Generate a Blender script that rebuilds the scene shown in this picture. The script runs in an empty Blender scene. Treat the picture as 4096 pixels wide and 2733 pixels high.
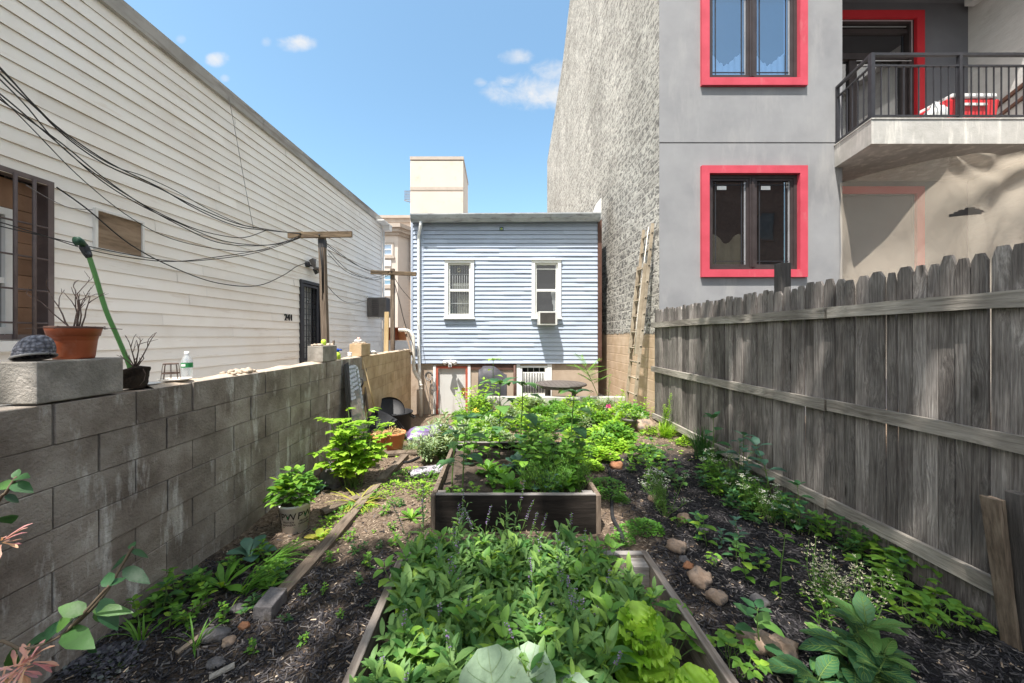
import bpy, math, random
from mathutils import Vector, Matrix, noise
S = bpy.context.scene
COL = S.collection
V = Vector
CAMZ, F, CX, CY = 1.65, 840.0, 1140.0, 772.0     # eye height, focal length, vanishing point of the yard's long axis

def W(px, py, y):                                 # where a sight line meets the depth y (metres)
    return V(((px - CX) / F * y, y, CAMZ - (py - CY) / F * y))
def sst(a, b, t):
    t = max(0.0, min(1.0, (t - a) / (b - a))); return t * t * (3 - 2 * t)
def gz(x, y):                                     # ground height
    z = 0.10 * sst(4.2, 6.0, y) * sst(1.2, 2.6, x)
    z += 0.10 * sst(5.0, 7.0, y) * sst(-0.7, 0.0, x)
    z -= 0.38 * sst(5.7, 6.6, y) * (1 - sst(-0.95, -0.45, x))
    k = sst(8.30, 8.40, y) * sst(-0.95, -0.45, x)
    z = z * (1 - k) - 0.30 * k
    if -2.3 < x < 3.2 and -1 < y < 8.3:
        z += 0.030 * noise.noise(V((x * 1.7, y * 1.7, 0))) + 0.014 * noise.noise(V((x * 6, y * 6, 3)))
    return z
def G(px, py):                                    # ground point under a sight line
    y = 3.0
    for _ in range(12):
        y = (CAMZ - gz((px - CX) / F * y, y)) * F / max(py - CY, 1)
    x = (px - CX) / F * y
    return V((x, y, gz(x, y)))

# ------------------------------------------------------------------ objects
def tag(o, label, cat, group=None, kind=None):
    if label: o['label'] = label
    if cat: o['category'] = cat
    if group: o['group'] = group
    if kind: o['kind'] = kind
    return o
def thing(name, label, cat, loc=(0, 0, 0), group=None):
    o = bpy.data.objects.new(name, None); COL.objects.link(o); o.location = loc
    o.empty_display_size = 0.1
    return tag(o, label, cat, group)
def wloc(o):
    l = V((0, 0, 0))
    while o is not None: l += V(o.location); o = o.parent
    return l
def copy_tree(o, parent=None):
    c = o.copy(); COL.objects.link(c)
    if parent is not None: c.parent = parent
    for ch in list(o.children): copy_tree(ch, c)
    return c

class MB:
    """collects shapes; build() links them as one mesh object"""
    def __init__(s, T=None): s.v = []; s.f = []; s.m = []; s.s = []; s.T = T
    def add(s, vs, fs, mi=0, sm=False):
        b = len(s.v)
        s.v += [s.T(*p) for p in vs] if s.T else [V(p) for p in vs]
        for f in fs: s.f.append([b + i for i in f]); s.m.append(mi); s.s.append(sm)
    def box(s, a, b, mi=0):
        x0, y0, z0 = a; x1, y1, z1 = b
        s.add([(x0, y0, z0), (x1, y0, z0), (x1, y1, z0), (x0, y1, z0), (x0, y0, z1), (x1, y0, z1), (x1, y1, z1), (x0, y1, z1)],
              [(3, 2, 1, 0), (4, 5, 6, 7), (0, 1, 5, 4), (1, 2, 6, 5), (2, 3, 7, 6), (3, 0, 4, 7)], mi)
    def beam(s, p, q, w, h, up=(0, 0, 1), mi=0, q_w=None, q_h=None):
        p, q = V(p), V(q); d = (q - p).normalized(); u = V(up)
        a = d.cross(u)
        if a.length < 1e-4: a = d.cross(V((1, 0, 0)))
        a.normalize(); u = a.cross(d)
        w2, h2 = q_w or w, q_h or h
        vs = [p + a * i * w / 2 + u * j * h / 2 for i, j in ((-1, -1), (1, -1), (1, 1), (-1, 1))]
        vs += [q + a * i * w2 / 2 + u * j * h2 / 2 for i, j in ((-1, -1), (1, -1), (1, 1), (-1, 1))]
        s.add(vs, [(3, 2, 1, 0), (4, 5, 6, 7), (0, 1, 5, 4), (1, 2, 6, 5), (2, 3, 7, 6), (3, 0, 4, 7)], mi)
    def tube(s, pts, r, n=6, mi=0, caps=True):
        pts = [V(p) for p in pts]; N = len(pts)
        rs = r if isinstance(r, (list, tuple)) else [r] * N
        vs, fs = [], []; a = None
        for i, p in enumerate(pts):
            d = (pts[min(i + 1, N - 1)] - pts[max(i - 1, 0)])
            d = d.normalized() if d.length > 1e-9 else V((0, 0, 1))
            if a is None:
                a = d.cross(V((0, 0, 1)) if abs(d.z) < .9 else V((1, 0, 0))).normalized()
            else:
                a = (a - d * a.dot(d)); a = a.normalized() if a.length > 1e-6 else d.orthogonal().normalized()
            b = d.cross(a)
            for k in range(n):
                t = 2 * math.pi * k / n
                vs.append(p + a * (math.cos(t) * rs[i]) + b * (math.sin(t) * rs[i]))
        for i in range(N - 1):
            for k in range(n):
                k2 = (k + 1) % n
                fs.append((i * n + k, i * n + k2, (i + 1) * n + k2, (i + 1) * n + k))
        if caps and n > 2:
            fs.append(tuple(range(n - 1, -1, -1))); fs.append(tuple((N - 1) * n + k for k in range(n)))
        s.add(vs, fs, mi, n > 4)
    def lathe(s, c, prof, n=24, mi=0, sx=1, sy=1):       # prof: (radius, z) pairs
        c = V(c); vs, fs = [], []
        for r, z in prof:
            for k in range(n):
                t = 2 * math.pi * k / n
                vs.append(c + V((math.cos(t) * r * sx, math.sin(t) * r * sy, z)))
        for i in range(len(prof) - 1):
            for k in range(n):
                k2 = (k + 1) % n
                fs.append((i * n + k, i * n + k2, (i + 1) * n + k2, (i + 1) * n + k))
        s.add(vs, fs, mi, True)
    def disc(s, c, r, n=24, mi=0, sx=1, sy=1):
        c = V(c)
        s.add([c + V((math.cos(2 * math.pi * k / n) * r * sx, math.sin(2 * math.pi * k / n) * r * sy, 0)) for k in range(n)], [tuple(range(n))], mi)
    def quad(s, a, b, c, d, mi=0): s.add([a, b, c, d], [(0, 1, 2, 3)], mi)
    def frame(s, x0, x1, z0, z1, y0, y1, w, mi=0, wb=None):  # a picture frame in the x-z plane
        wb = w if wb is None else wb
        s.box((x0, y0, z0), (x0 + w, y1, z1), mi); s.box((x1 - w, y0, z0), (x1, y1, z1), mi)
        s.box((x0 + w, y0, z1 - w), (x1 - w, y1, z1), mi); s.box((x0 + w, y0, z0), (x1 - w, y1, z0 + wb), mi)
    def blob(s, c, r, rng, mi=0, n=10, m=7, rough=.16):      # a stone: lumpy ellipsoid
        c = V(c); off = V((rng.uniform(0, 99), rng.uniform(0, 99), 0)); vs, fs = [], []
        for i in range(m + 1):
            ph = math.pi * i / m
            for k in range(n):
                t = 2 * math.pi * k / n
                d = V((math.sin(ph) * math.cos(t), math.sin(ph) * math.sin(t), math.cos(ph)))
                q = 1 + rough * noise.noise(d * 1.6 + off) * 2 + rough * .4 * noise.noise(d * 4 + off)
                vs.append(c + V((d.x * r[0] * q, d.y * r[1] * q, d.z * r[2] * q)))
        for i in range(m):
            for k in range(n):
                k2 = (k + 1) % n
                fs.append((i * n + k, i * n + k2, (i + 1) * n + k2, (i + 1) * n + k))
        s.add(vs, fs, mi, True)
    def build(s, name, mats, parent=None, loc=None, bevel=0):
        me = bpy.data.meshes.new(name)
        o0 = wloc(parent) if parent is not None else V(loc or (0, 0, 0))
        me.from_pydata([p - o0 for p in s.v], [], s.f)
        mats = mats if isinstance(mats, (list, tuple)) else [mats]
        for m in mats: me.materials.append(m)
        me.polygons.foreach_set('material_index', [min(i, len(mats) - 1) for i in s.m])
        me.polygons.foreach_set('use_smooth', s.s)
        me.update()
        o = bpy.data.objects.new(name, me); COL.objects.link(o)
        if parent is not None: o.parent = parent
        else: o.location = o0
        if bevel:
            b = o.modifiers.new('Bevel', 'BEVEL'); b.width = bevel; b.segments = 2; b.limit_method = 'ANGLE'; b.angle_limit = math.radians(50)
        return o

def text_mb(body, size, T, depth=.002, mi=0, mb=None, res=2):
    """letters of the built-in face as a mesh; T maps (x, height, depth) into the place"""
    cu = bpy.data.curves.new('letters', 'FONT'); cu.body = body; cu.size = size; cu.extrude = depth; cu.align_x = 'CENTER'; cu.resolution_u = res
    ob = bpy.data.objects.new('letters', cu); COL.objects.link(ob)
    dg = bpy.context.evaluated_depsgraph_get()
    me = bpy.data.meshes.new_from_object(ob.evaluated_get(dg))
    mb = mb or MB()
    mb.add([T(v.co.x, v.co.y, v.co.z) for v in me.vertices], [tuple(p.vertices) for p in me.polygons], mi)
    bpy.data.objects.remove(ob); bpy.data.curves.remove(cu); bpy.data.meshes.remove(me)
    return mb

# ------------------------------------------------------------------ materials
def _mat(name):
    m = bpy.data.materials.new(name); m.use_nodes = True
    nt = m.node_tree; nt.nodes.clear()
    return m, nt, nt.nodes, nt.links
def c4(c): return (c[0], c[1], c[2], 1)
def ramp(N, cols, pos=None):
    r = N.new('ShaderNodeValToRGB'); e = r.color_ramp.elements
    n = len(cols); pos = pos or [.3 + .4 * i / max(n - 1, 1) for i in range(n)]
    while len(e) < n: e.new(.5)
    for i in range(n): e[i].position = pos[i]; e[i].color = c4(cols[i])
    return r
def noise_node(N, L, co, scale, det=4, rough=.55, stretch=None, dist=0):
    if stretch:
        mp = N.new('ShaderNodeMapping'); mp.inputs['Scale'].default_value = stretch; L.new(co, mp.inputs['Vector']); co = mp.outputs['Vector']
    t = N.new('ShaderNodeTexNoise'); t.inputs['Scale'].default_value = scale; t.inputs['Detail'].default_value = det
    t.inputs['Roughness'].default_value = rough; t.inputs['Distortion'].default_value = dist
    L.new(co, t.inputs['Vector']); return t
def mixc(N, L, a, b, fac, mode='MIX'):
    x = N.new('ShaderNodeMix'); x.data_type = 'RGBA'; x.blend_type = mode
    for sock, val in ((x.inputs[6], a), (x.inputs[7], b)):
        if hasattr(val, 'links'): L.new(val, sock)
        else: sock.default_value = c4(val)
    if hasattr(fac, 'links'): L.new(fac, x.inputs[0])
    else: x.inputs[0].default_value = fac
    return x.outputs[2]
def mth(N, L, op, a, b=None, clamp=False):
    x = N.new('ShaderNodeMath'); x.operation = op; x.use_clamp = clamp
    for i, val in enumerate((a, b)):
        if val is None: continue
        if hasattr(val, 'links'): L.new(val, x.inputs[i])
        else: x.inputs[i].default_value = val
    return x.outputs[0]
def island(N):
    return N.new('ShaderNodeNewGeometry').outputs['Random Per Island']
def pm(name, cols, scale=6, rough=.8, bump=.0, bscale=None, stretch=None, det=5, spec=.3, isl=0.0, metal=0, coord='Object',
       stain=None, sscale=2.0, sstretch=None, samt=(.5, .65), pos=None, trans=0):
    """noise-coloured surface; isl = brightness spread between separate pieces; stain = a second colour in patches of its own shape"""
    m, nt, N, L = _mat(name)
    co = N.new('ShaderNodeTexCoord').outputs[coord]
    t = noise_node(N, L, co, scale, det, .6, stretch)
    r = ramp(N, cols, pos); L.new(t.outputs['Fac'], r.inputs['Fac']); col = r.outputs['Color']
    if stain is not None:
        t2 = noise_node(N, L, co, sscale, 6, .65, sstretch)
        mr = N.new('ShaderNodeMapRange'); mr.inputs[1].default_value = samt[0]; mr.inputs[2].default_value = samt[1]
        L.new(t2.outputs['Fac'], mr.inputs[0]); col = mixc(N, L, col, stain, mr.outputs[0])
    if isl:
        f = mth(N, L, 'MULTIPLY_ADD', island(N), 2 * isl); f.node.inputs[2].default_value = 1 - isl
        cb = N.new('ShaderNodeCombineColor')
        for i in range(3): L.new(f, cb.inputs[i])
        col = mixc(N, L, col, cb.outputs[0], 1.0, 'MULTIPLY')
    b = N.new('ShaderNodeBsdfPrincipled'); L.new(col, b.inputs['Base Color'])
    b.inputs['Roughness'].default_value = rough; b.inputs['Metallic'].default_value = metal
    b.inputs['Specular IOR Level'].default_value = spec
    if bump:
        t3 = noise_node(N, L, co, bscale or scale * 4, 6, .65, stretch)
        bp = N.new('ShaderNodeBump'); bp.inputs['Strength'].default_value = bump; bp.inputs['Distance'].default_value = .02
        L.new(t3.outputs['Fac'], bp.inputs['Height']); L.new(bp.outputs['Normal'], b.inputs['Normal'])
    out = N.new('ShaderNodeOutputMaterial'); sh = b.outputs[0]
    if trans:
        tr = N.new('ShaderNodeBsdfTranslucent'); L.new(col, tr.inputs['Color'])
        mx = N.new('ShaderNodeMixShader'); mx.inputs[0].default_value = trans; L.new(sh, mx.inputs[1]); L.new(tr.outputs[0], mx.inputs[2]); sh = mx.outputs[0]
    L.new(sh, out.inputs['Surface']); return m
def leafm(name, c1, c2, c3=None, trans=.38, rough=.5, spec=.35, vein=0.0):
    """leaf: each leaf its own tone between c1 and c2 (some c3), light shining through"""
    m, nt, N, L = _mat(name)
    isl = island(N)
    cols = [c1, c2] if c3 is None else [c1, c2, c3]
    r = ramp(N, cols, [0, .8] if c3 is None else [0, .72, 1.0]); L.new(isl, r.inputs['Fac'])
    co = N.new('ShaderNodeTexCoord').outputs['Object']
    t = noise_node(N, L, co, 22, 3)
    f = mth(N, L, 'MULTIPLY_ADD', t.outputs['Fac'], .7); f.node.inputs[2].default_value = .65
    cb = N.new('ShaderNodeCombineColor')
    for i in range(3): L.new(f, cb.inputs[i])
    col = mixc(N, L, r.outputs['Color'], cb.outputs[0], 1.0, 'MULTIPLY')
    b = N.new('ShaderNodeBsdfPrincipled'); L.new(col, b.inputs['Base Color'])
    b.inputs['Roughness'].default_value = rough; b.inputs['Specular IOR Level'].default_value = spec
    bp = N.new('ShaderNodeBump'); bp.inputs['Strength'].default_value = .35 + vein; bp.inputs['Distance'].default_value = .004
    t3 = noise_node(N, L, co, 60, 3); L.new(t3.outputs['Fac'], bp.inputs['Height']); L.new(bp.outputs['Normal'], b.inputs['Normal'])
    tr = N.new('ShaderNodeBsdfTranslucent')
    yel = mixc(N, L, col, (1.25, 1.15, .55), 1.0, 'MULTIPLY'); L.new(yel, tr.inputs['Color'])
    mx = N.new('ShaderNodeMixShader'); mx.inputs[0].default_value = trans
    L.new(b.outputs[0], mx.inputs[1]); L.new(tr.outputs[0], mx.inputs[2])
    out = N.new('ShaderNodeOutputMaterial'); L.new(mx.outputs[0], out.inputs['Surface']); return m
def glassm(name, tint, refl=.2, rough=.02, opac=.0, back=(.01, .012, .015)):
    """pane: part mirror, part see-through (or part dark)"""
    m, nt, N, L = _mat(name)
    g = N.new('ShaderNodeBsdfGlossy'); g.inputs['Roughness'].default_value = rough; g.inputs['Color'].default_value = (.95, .97, 1, 1)
    t = N.new('ShaderNodeBsdfTransparent'); t.inputs['Color'].default_value = c4(tint)
    d = N.new('ShaderNodeBsdfDiffuse'); d.inputs['Color'].default_value = c4(back)
    m1 = N.new('ShaderNodeMixShader'); m1.inputs[0].default_value = opac; L.new(t.outputs[0], m1.inputs[1]); L.new(d.outputs[0], m1.inputs[2])
    m2 = N.new('ShaderNodeMixShader'); m2.inputs[0].default_value = refl; L.new(m1.outputs[0], m2.inputs[1]); L.new(g.outputs[0], m2.inputs[2])
    co = N.new('ShaderNodeTexCoord').outputs['Object']; tx = noise_node(N, L, co, 1.7, 2)
    bp = N.new('ShaderNodeBump'); bp.inputs['Strength'].default_value = .06; bp.inputs['Distance'].default_value = .05
    L.new(tx.outputs['Fac'], bp.inputs['Height']); L.new(bp.outputs['Normal'], g.inputs['Normal'])
    out = N.new('ShaderNodeOutputMaterial'); L.new(m2.outputs[0], out.inputs['Surface']); return m
# ------------------------------------------------------------------ material list
M = {}
M['white_siding'] = pm('white_siding', [(.83, .78, .715), (.90, .86, .80), (.91, .885, .845)], 1.2, .55, .05, 40, isl=.05, stain=(.62, .52, .41), sscale=3.2, sstretch=(.35, .35, 2.2), samt=(.60, .80))
M['lap_dirt_shade'] = pm('lap_dirt_shade', [(.24, .17, .10), (.46, .37, .27)], 6, .9)  # brown lap undersides: grime plus shade painted into the colour
M['blue_siding'] = pm('blue_siding', [(.365, .415, .515), (.43, .485, .585)], 1.5, .5, .04, 50, isl=.07, stain=(.29, .32, .38), sscale=2.2, sstretch=(.5, .5, 2.5), samt=(.56, .80))
M['blue_lap_shade'] = pm('blue_lap_shade', [(.02, .035, .06), (.04, .06, .09)], 6, .8)  # shade under the blue laps, painted as near-black undersides
M['white_trim'] = pm('white_trim', [(.72, .71, .68), (.82, .81, .79)], 5, .45, .04, stain=(.40, .33, .25), sscale=7, samt=(.66, .8))
M['fascia'] = pm('fascia', [(.30, .28, .25), (.42, .40, .37)], 3, .5, .05, stain=(.20, .17, .14), sscale=2.5, sstretch=(1, .3, 3))
M['gutter'] = pm('gutter', [(.34, .36, .38), (.48, .49, .50)], 2, .4, .04, stain=(.24, .24, .25), sscale=4, sstretch=(1, 1, 4))
M['pvc'] = pm('pvc', [(.66, .60, .52), (.78, .74, .68)], 5, .4, .02)
M['beige'] = pm('beige', [(.52, .455, .40), (.58, .51, .455)], 1.0, .85, .05, 30)
M['beige_tower'] = pm('beige_tower', [(.52, .45, .38), (.58, .50, .43)], .5, .85, .05, 20, stain=(.44, .36, .30), sscale=1.4, samt=(.56, .75))
M['beige_trim'] = pm('beige_trim', [(.36, .305, .26), (.43, .37, .32)], 3, .8, .05)
M['block'] = pm('block', [(.155, .122, .10), (.285, .242, .205), (.43, .38, .33)], 3.6, .93, .75, 55, det=9, isl=.13, stain=(.74, .71, .67), sscale=3.4, sstretch=(2.2, 2.2, .55), samt=(.55, .74))
M['block_tan'] = pm('block_tan', [(.40, .27, .15), (.52, .37, .22), (.58, .43, .28)], 4, .85, .45, 45, isl=.09, stain=(.22, .14, .08), sscale=4, sstretch=(2.2, 2.2, .4), samt=(.60, .78))
M['tan_joint'] = pm('tan_joint', [(.20, .125, .07), (.30, .20, .12)], 6, .9, .3, 40)
M['mortar'] = pm('mortar', [(.14, .12, .10), (.26, .23, .20)], 8, .95, .7, 60)
M['mortar_top'] = pm('mortar_top', [(.42, .33, .25), (.55, .46, .37)], 10, .95, .8, 50)
M['loose_block'] = pm('loose_block', [(.20, .18, .155), (.31, .285, .255)], 9, .95, .6, 70, stain=(.40, .36, .32), sscale=6)
M['stucco'] = pm('stucco', [(.22, .22, .232), (.265, .265, .275), (.30, .30, .31)], 1.1, .9, .25, 90, det=9, stain=(.325, .32, .322), sscale=1.6, sstretch=(1.8, 1.8, .45), samt=(.54, .76))
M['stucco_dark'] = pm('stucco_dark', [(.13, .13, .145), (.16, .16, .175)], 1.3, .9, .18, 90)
M['red_trim'] = pm('red_trim', [(.44, .05, .075), (.54, .07, .105)], 3, .7, .08, 50, det=7, stain=(.50, .12, .14), sscale=4, sstretch=(1.5, 1.5, .5), samt=(.58, .75))
M['red_dark'] = pm('red_dark', [(.50, .02, .03), (.56, .03, .04)], 2, .65, .05, 60)
M['dark_frame'] = pm('dark_frame', [(.035, .027, .027), (.055, .043, .043)], 5, .45, .02)
M['black_metal'] = pm('black_metal', [(.018, .018, .022), (.035, .035, .042)], 8, .5, .04, spec=.4)
M['silver_line'] = pm('silver_line', [(.55, .55, .57), (.7, .7, .72)], 4, .3, metal=.6)
M['glass_dark'] = glassm('glass_dark', (.6, .6, .58), .30, .015, .30, (.012, .012, .012))
M['glass_up'] = glassm('glass_up', (.45, .6, .8), .30, .015, .22, (.02, .07, .20))  # blue tint and backing paint a sky reflection into the panes
M['glass_house'] = glassm('glass_house', (.75, .78, .8), .055, .02, .22)
M['interior'] = pm('interior', [(.012, .012, .013), (.03, .028, .027)], 2, .9)
M['curtain'] = pm('curtain', [(.62, .62, .60), (.74, .74, .72)], 3, .9, trans=.3)
M['sheer'] = pm('sheer', [(.46, .44, .34), (.62, .60, .50)], 6, .9, trans=.3)
M['slab'] = pm('slab', [(.36, .345, .32), (.50, .48, .455)], 4, .9, .25, 40, stain=(.66, .63, .58), sscale=2.6, sstretch=(2.8, 2.8, .35), samt=(.52, .70))
M['paint_brick'] = pm('paint_brick', [(.52, .50, .48), (.62, .60, .58)], 3, .9, .5, 9, stretch=(1, 1, 2.5), stain=(.30, .27, .24), sscale=1.2, samt=(.56, .75))
M['fence'] = pm('fence', [(.075, .062, .052), (.19, .165, .142), (.33, .295, .26)], 7, .9, .7, 12, stretch=(6, 6, .35), isl=.34, det=8, stain=(.045, .040, .040), sscale=3, sstretch=(2.5, 2.5, .6), samt=(.54, .72))
M['rail'] = pm('rail', [(.17, .155, .14), (.31, .285, .255), (.47, .44, .40)], 7, .9, .5, 12, stretch=(6, .35, 6), isl=.15, det=7)
M['post'] = pm('post', [(.04, .037, .036), (.10, .09, .085)], 8, .9, .5, 14, stretch=(5, 5, .4), det=6)
M['old_wood'] = pm('old_wood', [(.065, .048, .036), (.16, .12, .09), (.25, .195, .15)], 7, .88, .5, 10, stretch=(6, 6, .4), det=6, isl=.1)
M['arm_wood'] = pm('arm_wood', [(.05, .035, .022), (.14, .10, .065), (.24, .18, .115)], 9, .9, .6, 12, stretch=(.6, 6, 6), det=6)
M['timber'] = pm('timber', [(.13, .10, .08), (.24, .185, .14), (.34, .27, .21)], 8, .9, .5, 12, stretch=(6, .4, 6), det=7, stain=(.10, .08, .065), sscale=5, samt=(.52, .7))
M['bed_wood'] = pm('bed_wood', [(.009, .006, .005), (.017, .013, .010), (.030, .023, .019)], 7, .8, .3, 10, stretch=(.5, 4, 4), det=5, isl=.12)
M['bed_side'] = pm('bed_side', [(.11, .085, .07), (.20, .165, .14), (.29, .25, .22)], 7, .85, .4, 10, stretch=(5, .4, 5), det=6, isl=.12)
M['bed_cap'] = pm('bed_cap', [(.13, .115, .105), (.22, .20, .185), (.32, .29, .27)], 8, .85, .4, 10, stretch=(.5, 5, 5), det=6, isl=.12)
M['gate_wood'] = pm('gate_wood', [(.42, .29, .14), (.56, .42, .24)], 6, .6, .1, stretch=(4, 4, .4))
M['terracotta'] = pm('terracotta', [(.48, .17, .065), (.60, .25, .11)], 6, .75, .1, 40, stain=(.66, .42, .27), sscale=7, samt=(.6, .8))
M['plastic_red'] = pm('plastic_red', [(.26, .06, .022), (.36, .09, .035)], 3, .45, .02, spec=.4, stain=(.42, .20, .13), sscale=6, sstretch=(1, 1, .6), samt=(.58, .8))
M['white_plastic'] = pm('white_plastic', [(.78, .76, .74), (.84, .82, .80)], 4, .4, .02, spec=.5, stain=(.38, .32, .26), sscale=9, samt=(.66, .8))
M['black_plastic'] = pm('black_plastic', [(.012, .012, .014), (.026, .026, .029)], 5, .55, .05, 30, spec=.3)
M['ink'] = pm('ink', [(.02, .02, .02), (.035, .03, .03)], 4, .6)
M['green_ink'] = pm('green_ink', [(.02, .20, .06), (.04, .28, .09)], 8, .5)
M['soil'] = pm('soil', [(.030, .022, .017), (.075, .055, .042), (.12, .092, .072)], 12, .98, .8, 50)
M['rock_tan'] = pm('rock_tan', [(.20, .135, .095), (.32, .23, .17), (.38, .29, .23)], 9, .9, .5, 30, isl=.15, stain=(.13, .11, .10), sscale=12)
M['rock_grey'] = pm('rock_grey', [(.065, .06, .062), (.125, .115, .117), (.19, .175, .175)], 9, .93, .7, 30, det=8, isl=.2, stain=(.06, .05, .042), sscale=6, samt=(.52, .66))
M['rock_red'] = pm('rock_red', [(.26, .11, .055), (.40, .20, .11)], 8, .9, .5, 30)
M['straw'] = pm('straw', [(.36, .23, .10), (.56, .40, .20)], 9, .9, isl=.35)
M['twig'] = pm('twig', [(.085, .055, .045), (.17, .12, .10)], 10, .9, .3)
M['root'] = pm('root', [(.018, .013, .010), (.06, .042, .03)], 14, .98, 1.0, 50)
M['cable'] = pm('cable', [(.012, .012, .013), (.03, .028, .027)], 8, .6)
M['cable_grey'] = pm('cable_grey', [(.16, .15, .15), (.28, .27, .26)], 8, .5)
M['hose_green'] = pm('hose_green', [(.07, .20, .045), (.10, .27, .07)], 5, .4, spec=.5)
M['dark_green'] = pm('dark_green', [(.012, .045, .025), (.025, .075, .045)], 6, .45)
M['weave'] = None
M['table_wood'] = pm('table_wood', [(.055, .047, .045), (.11, .095, .088), (.16, .14, .13)], 8, .75, .3, 12, stretch=(.4, 6, 6))
M['grill_cover'] = pm('grill_cover', [(.035, .034, .042), (.065, .062, .072)], 3, .55, .25, 9)
M['foundation'] = pm('foundation', [(.36, .275, .205), (.46, .37, .29)], 2.5, .92, .2, 30, stain=(.24, .17, .12), sscale=2, samt=(.56, .75))
M['red_oxide'] = pm('red_oxide', [(.36, .075, .045), (.46, .12, .075)], 5, .6, .05)
M['steel_door'] = pm('steel_door', [(.52, .51, .49), (.62, .61, .59)], 1.3, .42, .03, spec=.4, stain=(.44, .42, .39), sscale=2, sstretch=(2.5, 2.5, .4))
M['brown_trim'] = pm('brown_trim', [(.07, .035, .025), (.12, .06, .045)], 5, .6)
M['ac_dark'] = pm('ac_dark', [(.10, .09, .083), (.145, .13, .12)], 5, .5)
M['ac_light'] = pm('ac_light', [(.55, .54, .52), (.66, .65, .63)], 5, .5)
M['louver'] = pm('louver', [(.05, .045, .045), (.11, .10, .10)], 3, .5)
M['ladder'] = pm('ladder', [(.22, .18, .13), (.33, .27, .20), (.40, .34, .26)], 6, .6, .15, 20, stain=(.14, .11, .085), sscale=9, samt=(.58, .75))
M['plywood'] = pm('plywood', [(.13, .09, .058), (.28, .20, .135), (.36, .27, .19)], 4, .85, .2, 20, stretch=(.6, .6, 3), det=6, stain=(.10, .075, .055), sscale=5, sstretch=(.5, .5, 1.5), samt=(.6, .75))
M['brown_tile'] = pm('brown_tile', [(.24, .135, .08), (.32, .19, .12)], 4, .85, .2, 40, isl=.1)
M['mauve_metal'] = pm('mauve_metal', [(.11, .085, .082), (.17, .135, .13)], 6, .6, .1)
M['brass'] = pm('brass', [(.55, .36, .10), (.7, .48, .18)], 5, .3, metal=.8)
M['cooler_red'] = pm('cooler_red', [(.62, .03, .04), (.68, .045, .055)], 2, .4, spec=.5)
M['bag_white'] = pm('bag_white', [(.62, .61, .6), (.75, .74, .73)], 5, .5, .4, 9)
M['yellow_handle'] = pm('yellow_handle', [(.58, .40, .05), (.66, .48, .09)], 5, .5)
M['shovel_metal'] = pm('shovel_metal', [(.10, .09, .085), (.19, .17, .16)], 6, .5, .2, metal=.3)
M['pane_glass'] = glassm('pane_glass', (.72, .76, .75), .20, .03, .55, (.40, .41, .39))
M['water_bottle'] = glassm('water_bottle', (.93, .95, .96), .12, .08, .25, (.85, .87, .9))
M['stone_base'] = pm('stone_base', [(.22, .16, .12), (.40, .32, .25)], 9, .9, .6, 30)
M['white_paint'] = pm('white_paint', [(.62, .61, .6), (.74, .73, .72)], 3, .8, .1)
M['cloud_ledge'] = pm('ledge', [(.36, .34, .31), (.47, .45, .42)], 6, .92, .3, 50)
M['lime'] = pm('lime_plastic', [(.45, .65, .05), (.55, .75, .10)], 3, .4)
M['blue_plastic'] = pm('blue_plastic', [(.01, .05, .30), (.02, .08, .38)], 3, .4)
M['soaker'] = pm('soaker', [(.012, .012, .014), (.03, .03, .032)], 18, .95, .8, 60)
M['far_ground'] = None
# leaves
M['l_sage'] = leafm('leaf_sage', (.05, .15, .035), (.19, .33, .10), (.32, .50, .05), .38, .5, .3)
M['l_straw'] = leafm('leaf_strawberry', (.085, .22, .035), (.19, .36, .05), (.30, .46, .05), .38)
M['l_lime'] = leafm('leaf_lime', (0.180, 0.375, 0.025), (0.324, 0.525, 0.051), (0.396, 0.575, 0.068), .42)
M['l_lettuce'] = leafm('leaf_lettuce', (0.228, 0.450, 0.038), (0.372, 0.600, 0.072), (0.432, 0.650, 0.102), .42, .42)
M['l_mid'] = leafm('leaf_mid', (0.078, 0.206, 0.025), (0.150, 0.325, 0.043), (0.264, 0.425, 0.043), .38)
M['l_dark'] = leafm('leaf_dark', (.026, .085, .022), (.06, .155, .045), (.11, .22, .035), .28)
M['l_sun'] = leafm('leaf_sunflower', (.028, .095, .035), (.06, .155, .06), (.12, .25, .045), .24)
M['l_blue'] = leafm('leaf_blue', (.05, .12, .085), (.085, .18, .12), None, .25)
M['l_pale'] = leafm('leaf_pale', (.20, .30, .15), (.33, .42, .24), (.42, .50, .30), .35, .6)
M['l_fern'] = leafm('leaf_fern', (0.054, 0.169, 0.021), (0.114, 0.288, 0.038), (0.192, 0.375, 0.051), .35)
M['l_yellow'] = leafm('leaf_yellow', (.28, .36, .04), (.42, .44, .07), (.5, .40, .10), .4)
M['l_collard'] = leafm('leaf_collard', (.25, .35, .23), (.29, .39, .26), None, .25, .5, .3, .4)
M['l_purple'] = leafm('leaf_purple', (.04, .04, .05), (.09, .085, .105), (.12, .14, .12), .12)
M['l_honey'] = leafm('leaf_honeysuckle', (.018, .065, .028), (.04, .115, .04), (.09, .19, .03), .22, .45)
M['l_tree'] = leafm('leaf_tree', (.04, .11, .025), (.08, .17, .04), None, .25)
M['f_purple'] = leafm('petal_purple', (.22, .13, .38), (.42, .30, .55), None, .3)
M['f_white'] = leafm('petal_white', (.62, .60, .56), (.78, .77, .74), None, .3)
M['f_cream'] = leafm('petal_cream', (.66, .60, .42), (.78, .72, .56), None, .3)
M['f_pink'] = leafm('petal_pink', (.62, .04, .30), (.75, .12, .42), None, .3)
M['f_honey'] = leafm('petal_honeysuckle', (.62, .26, .30), (.72, .45, .28), (.70, .38, .45), .35)
M['f_yellow'] = leafm('petal_yellow', (.60, .50, .04), (.75, .62, .10), None, .3)
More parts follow.
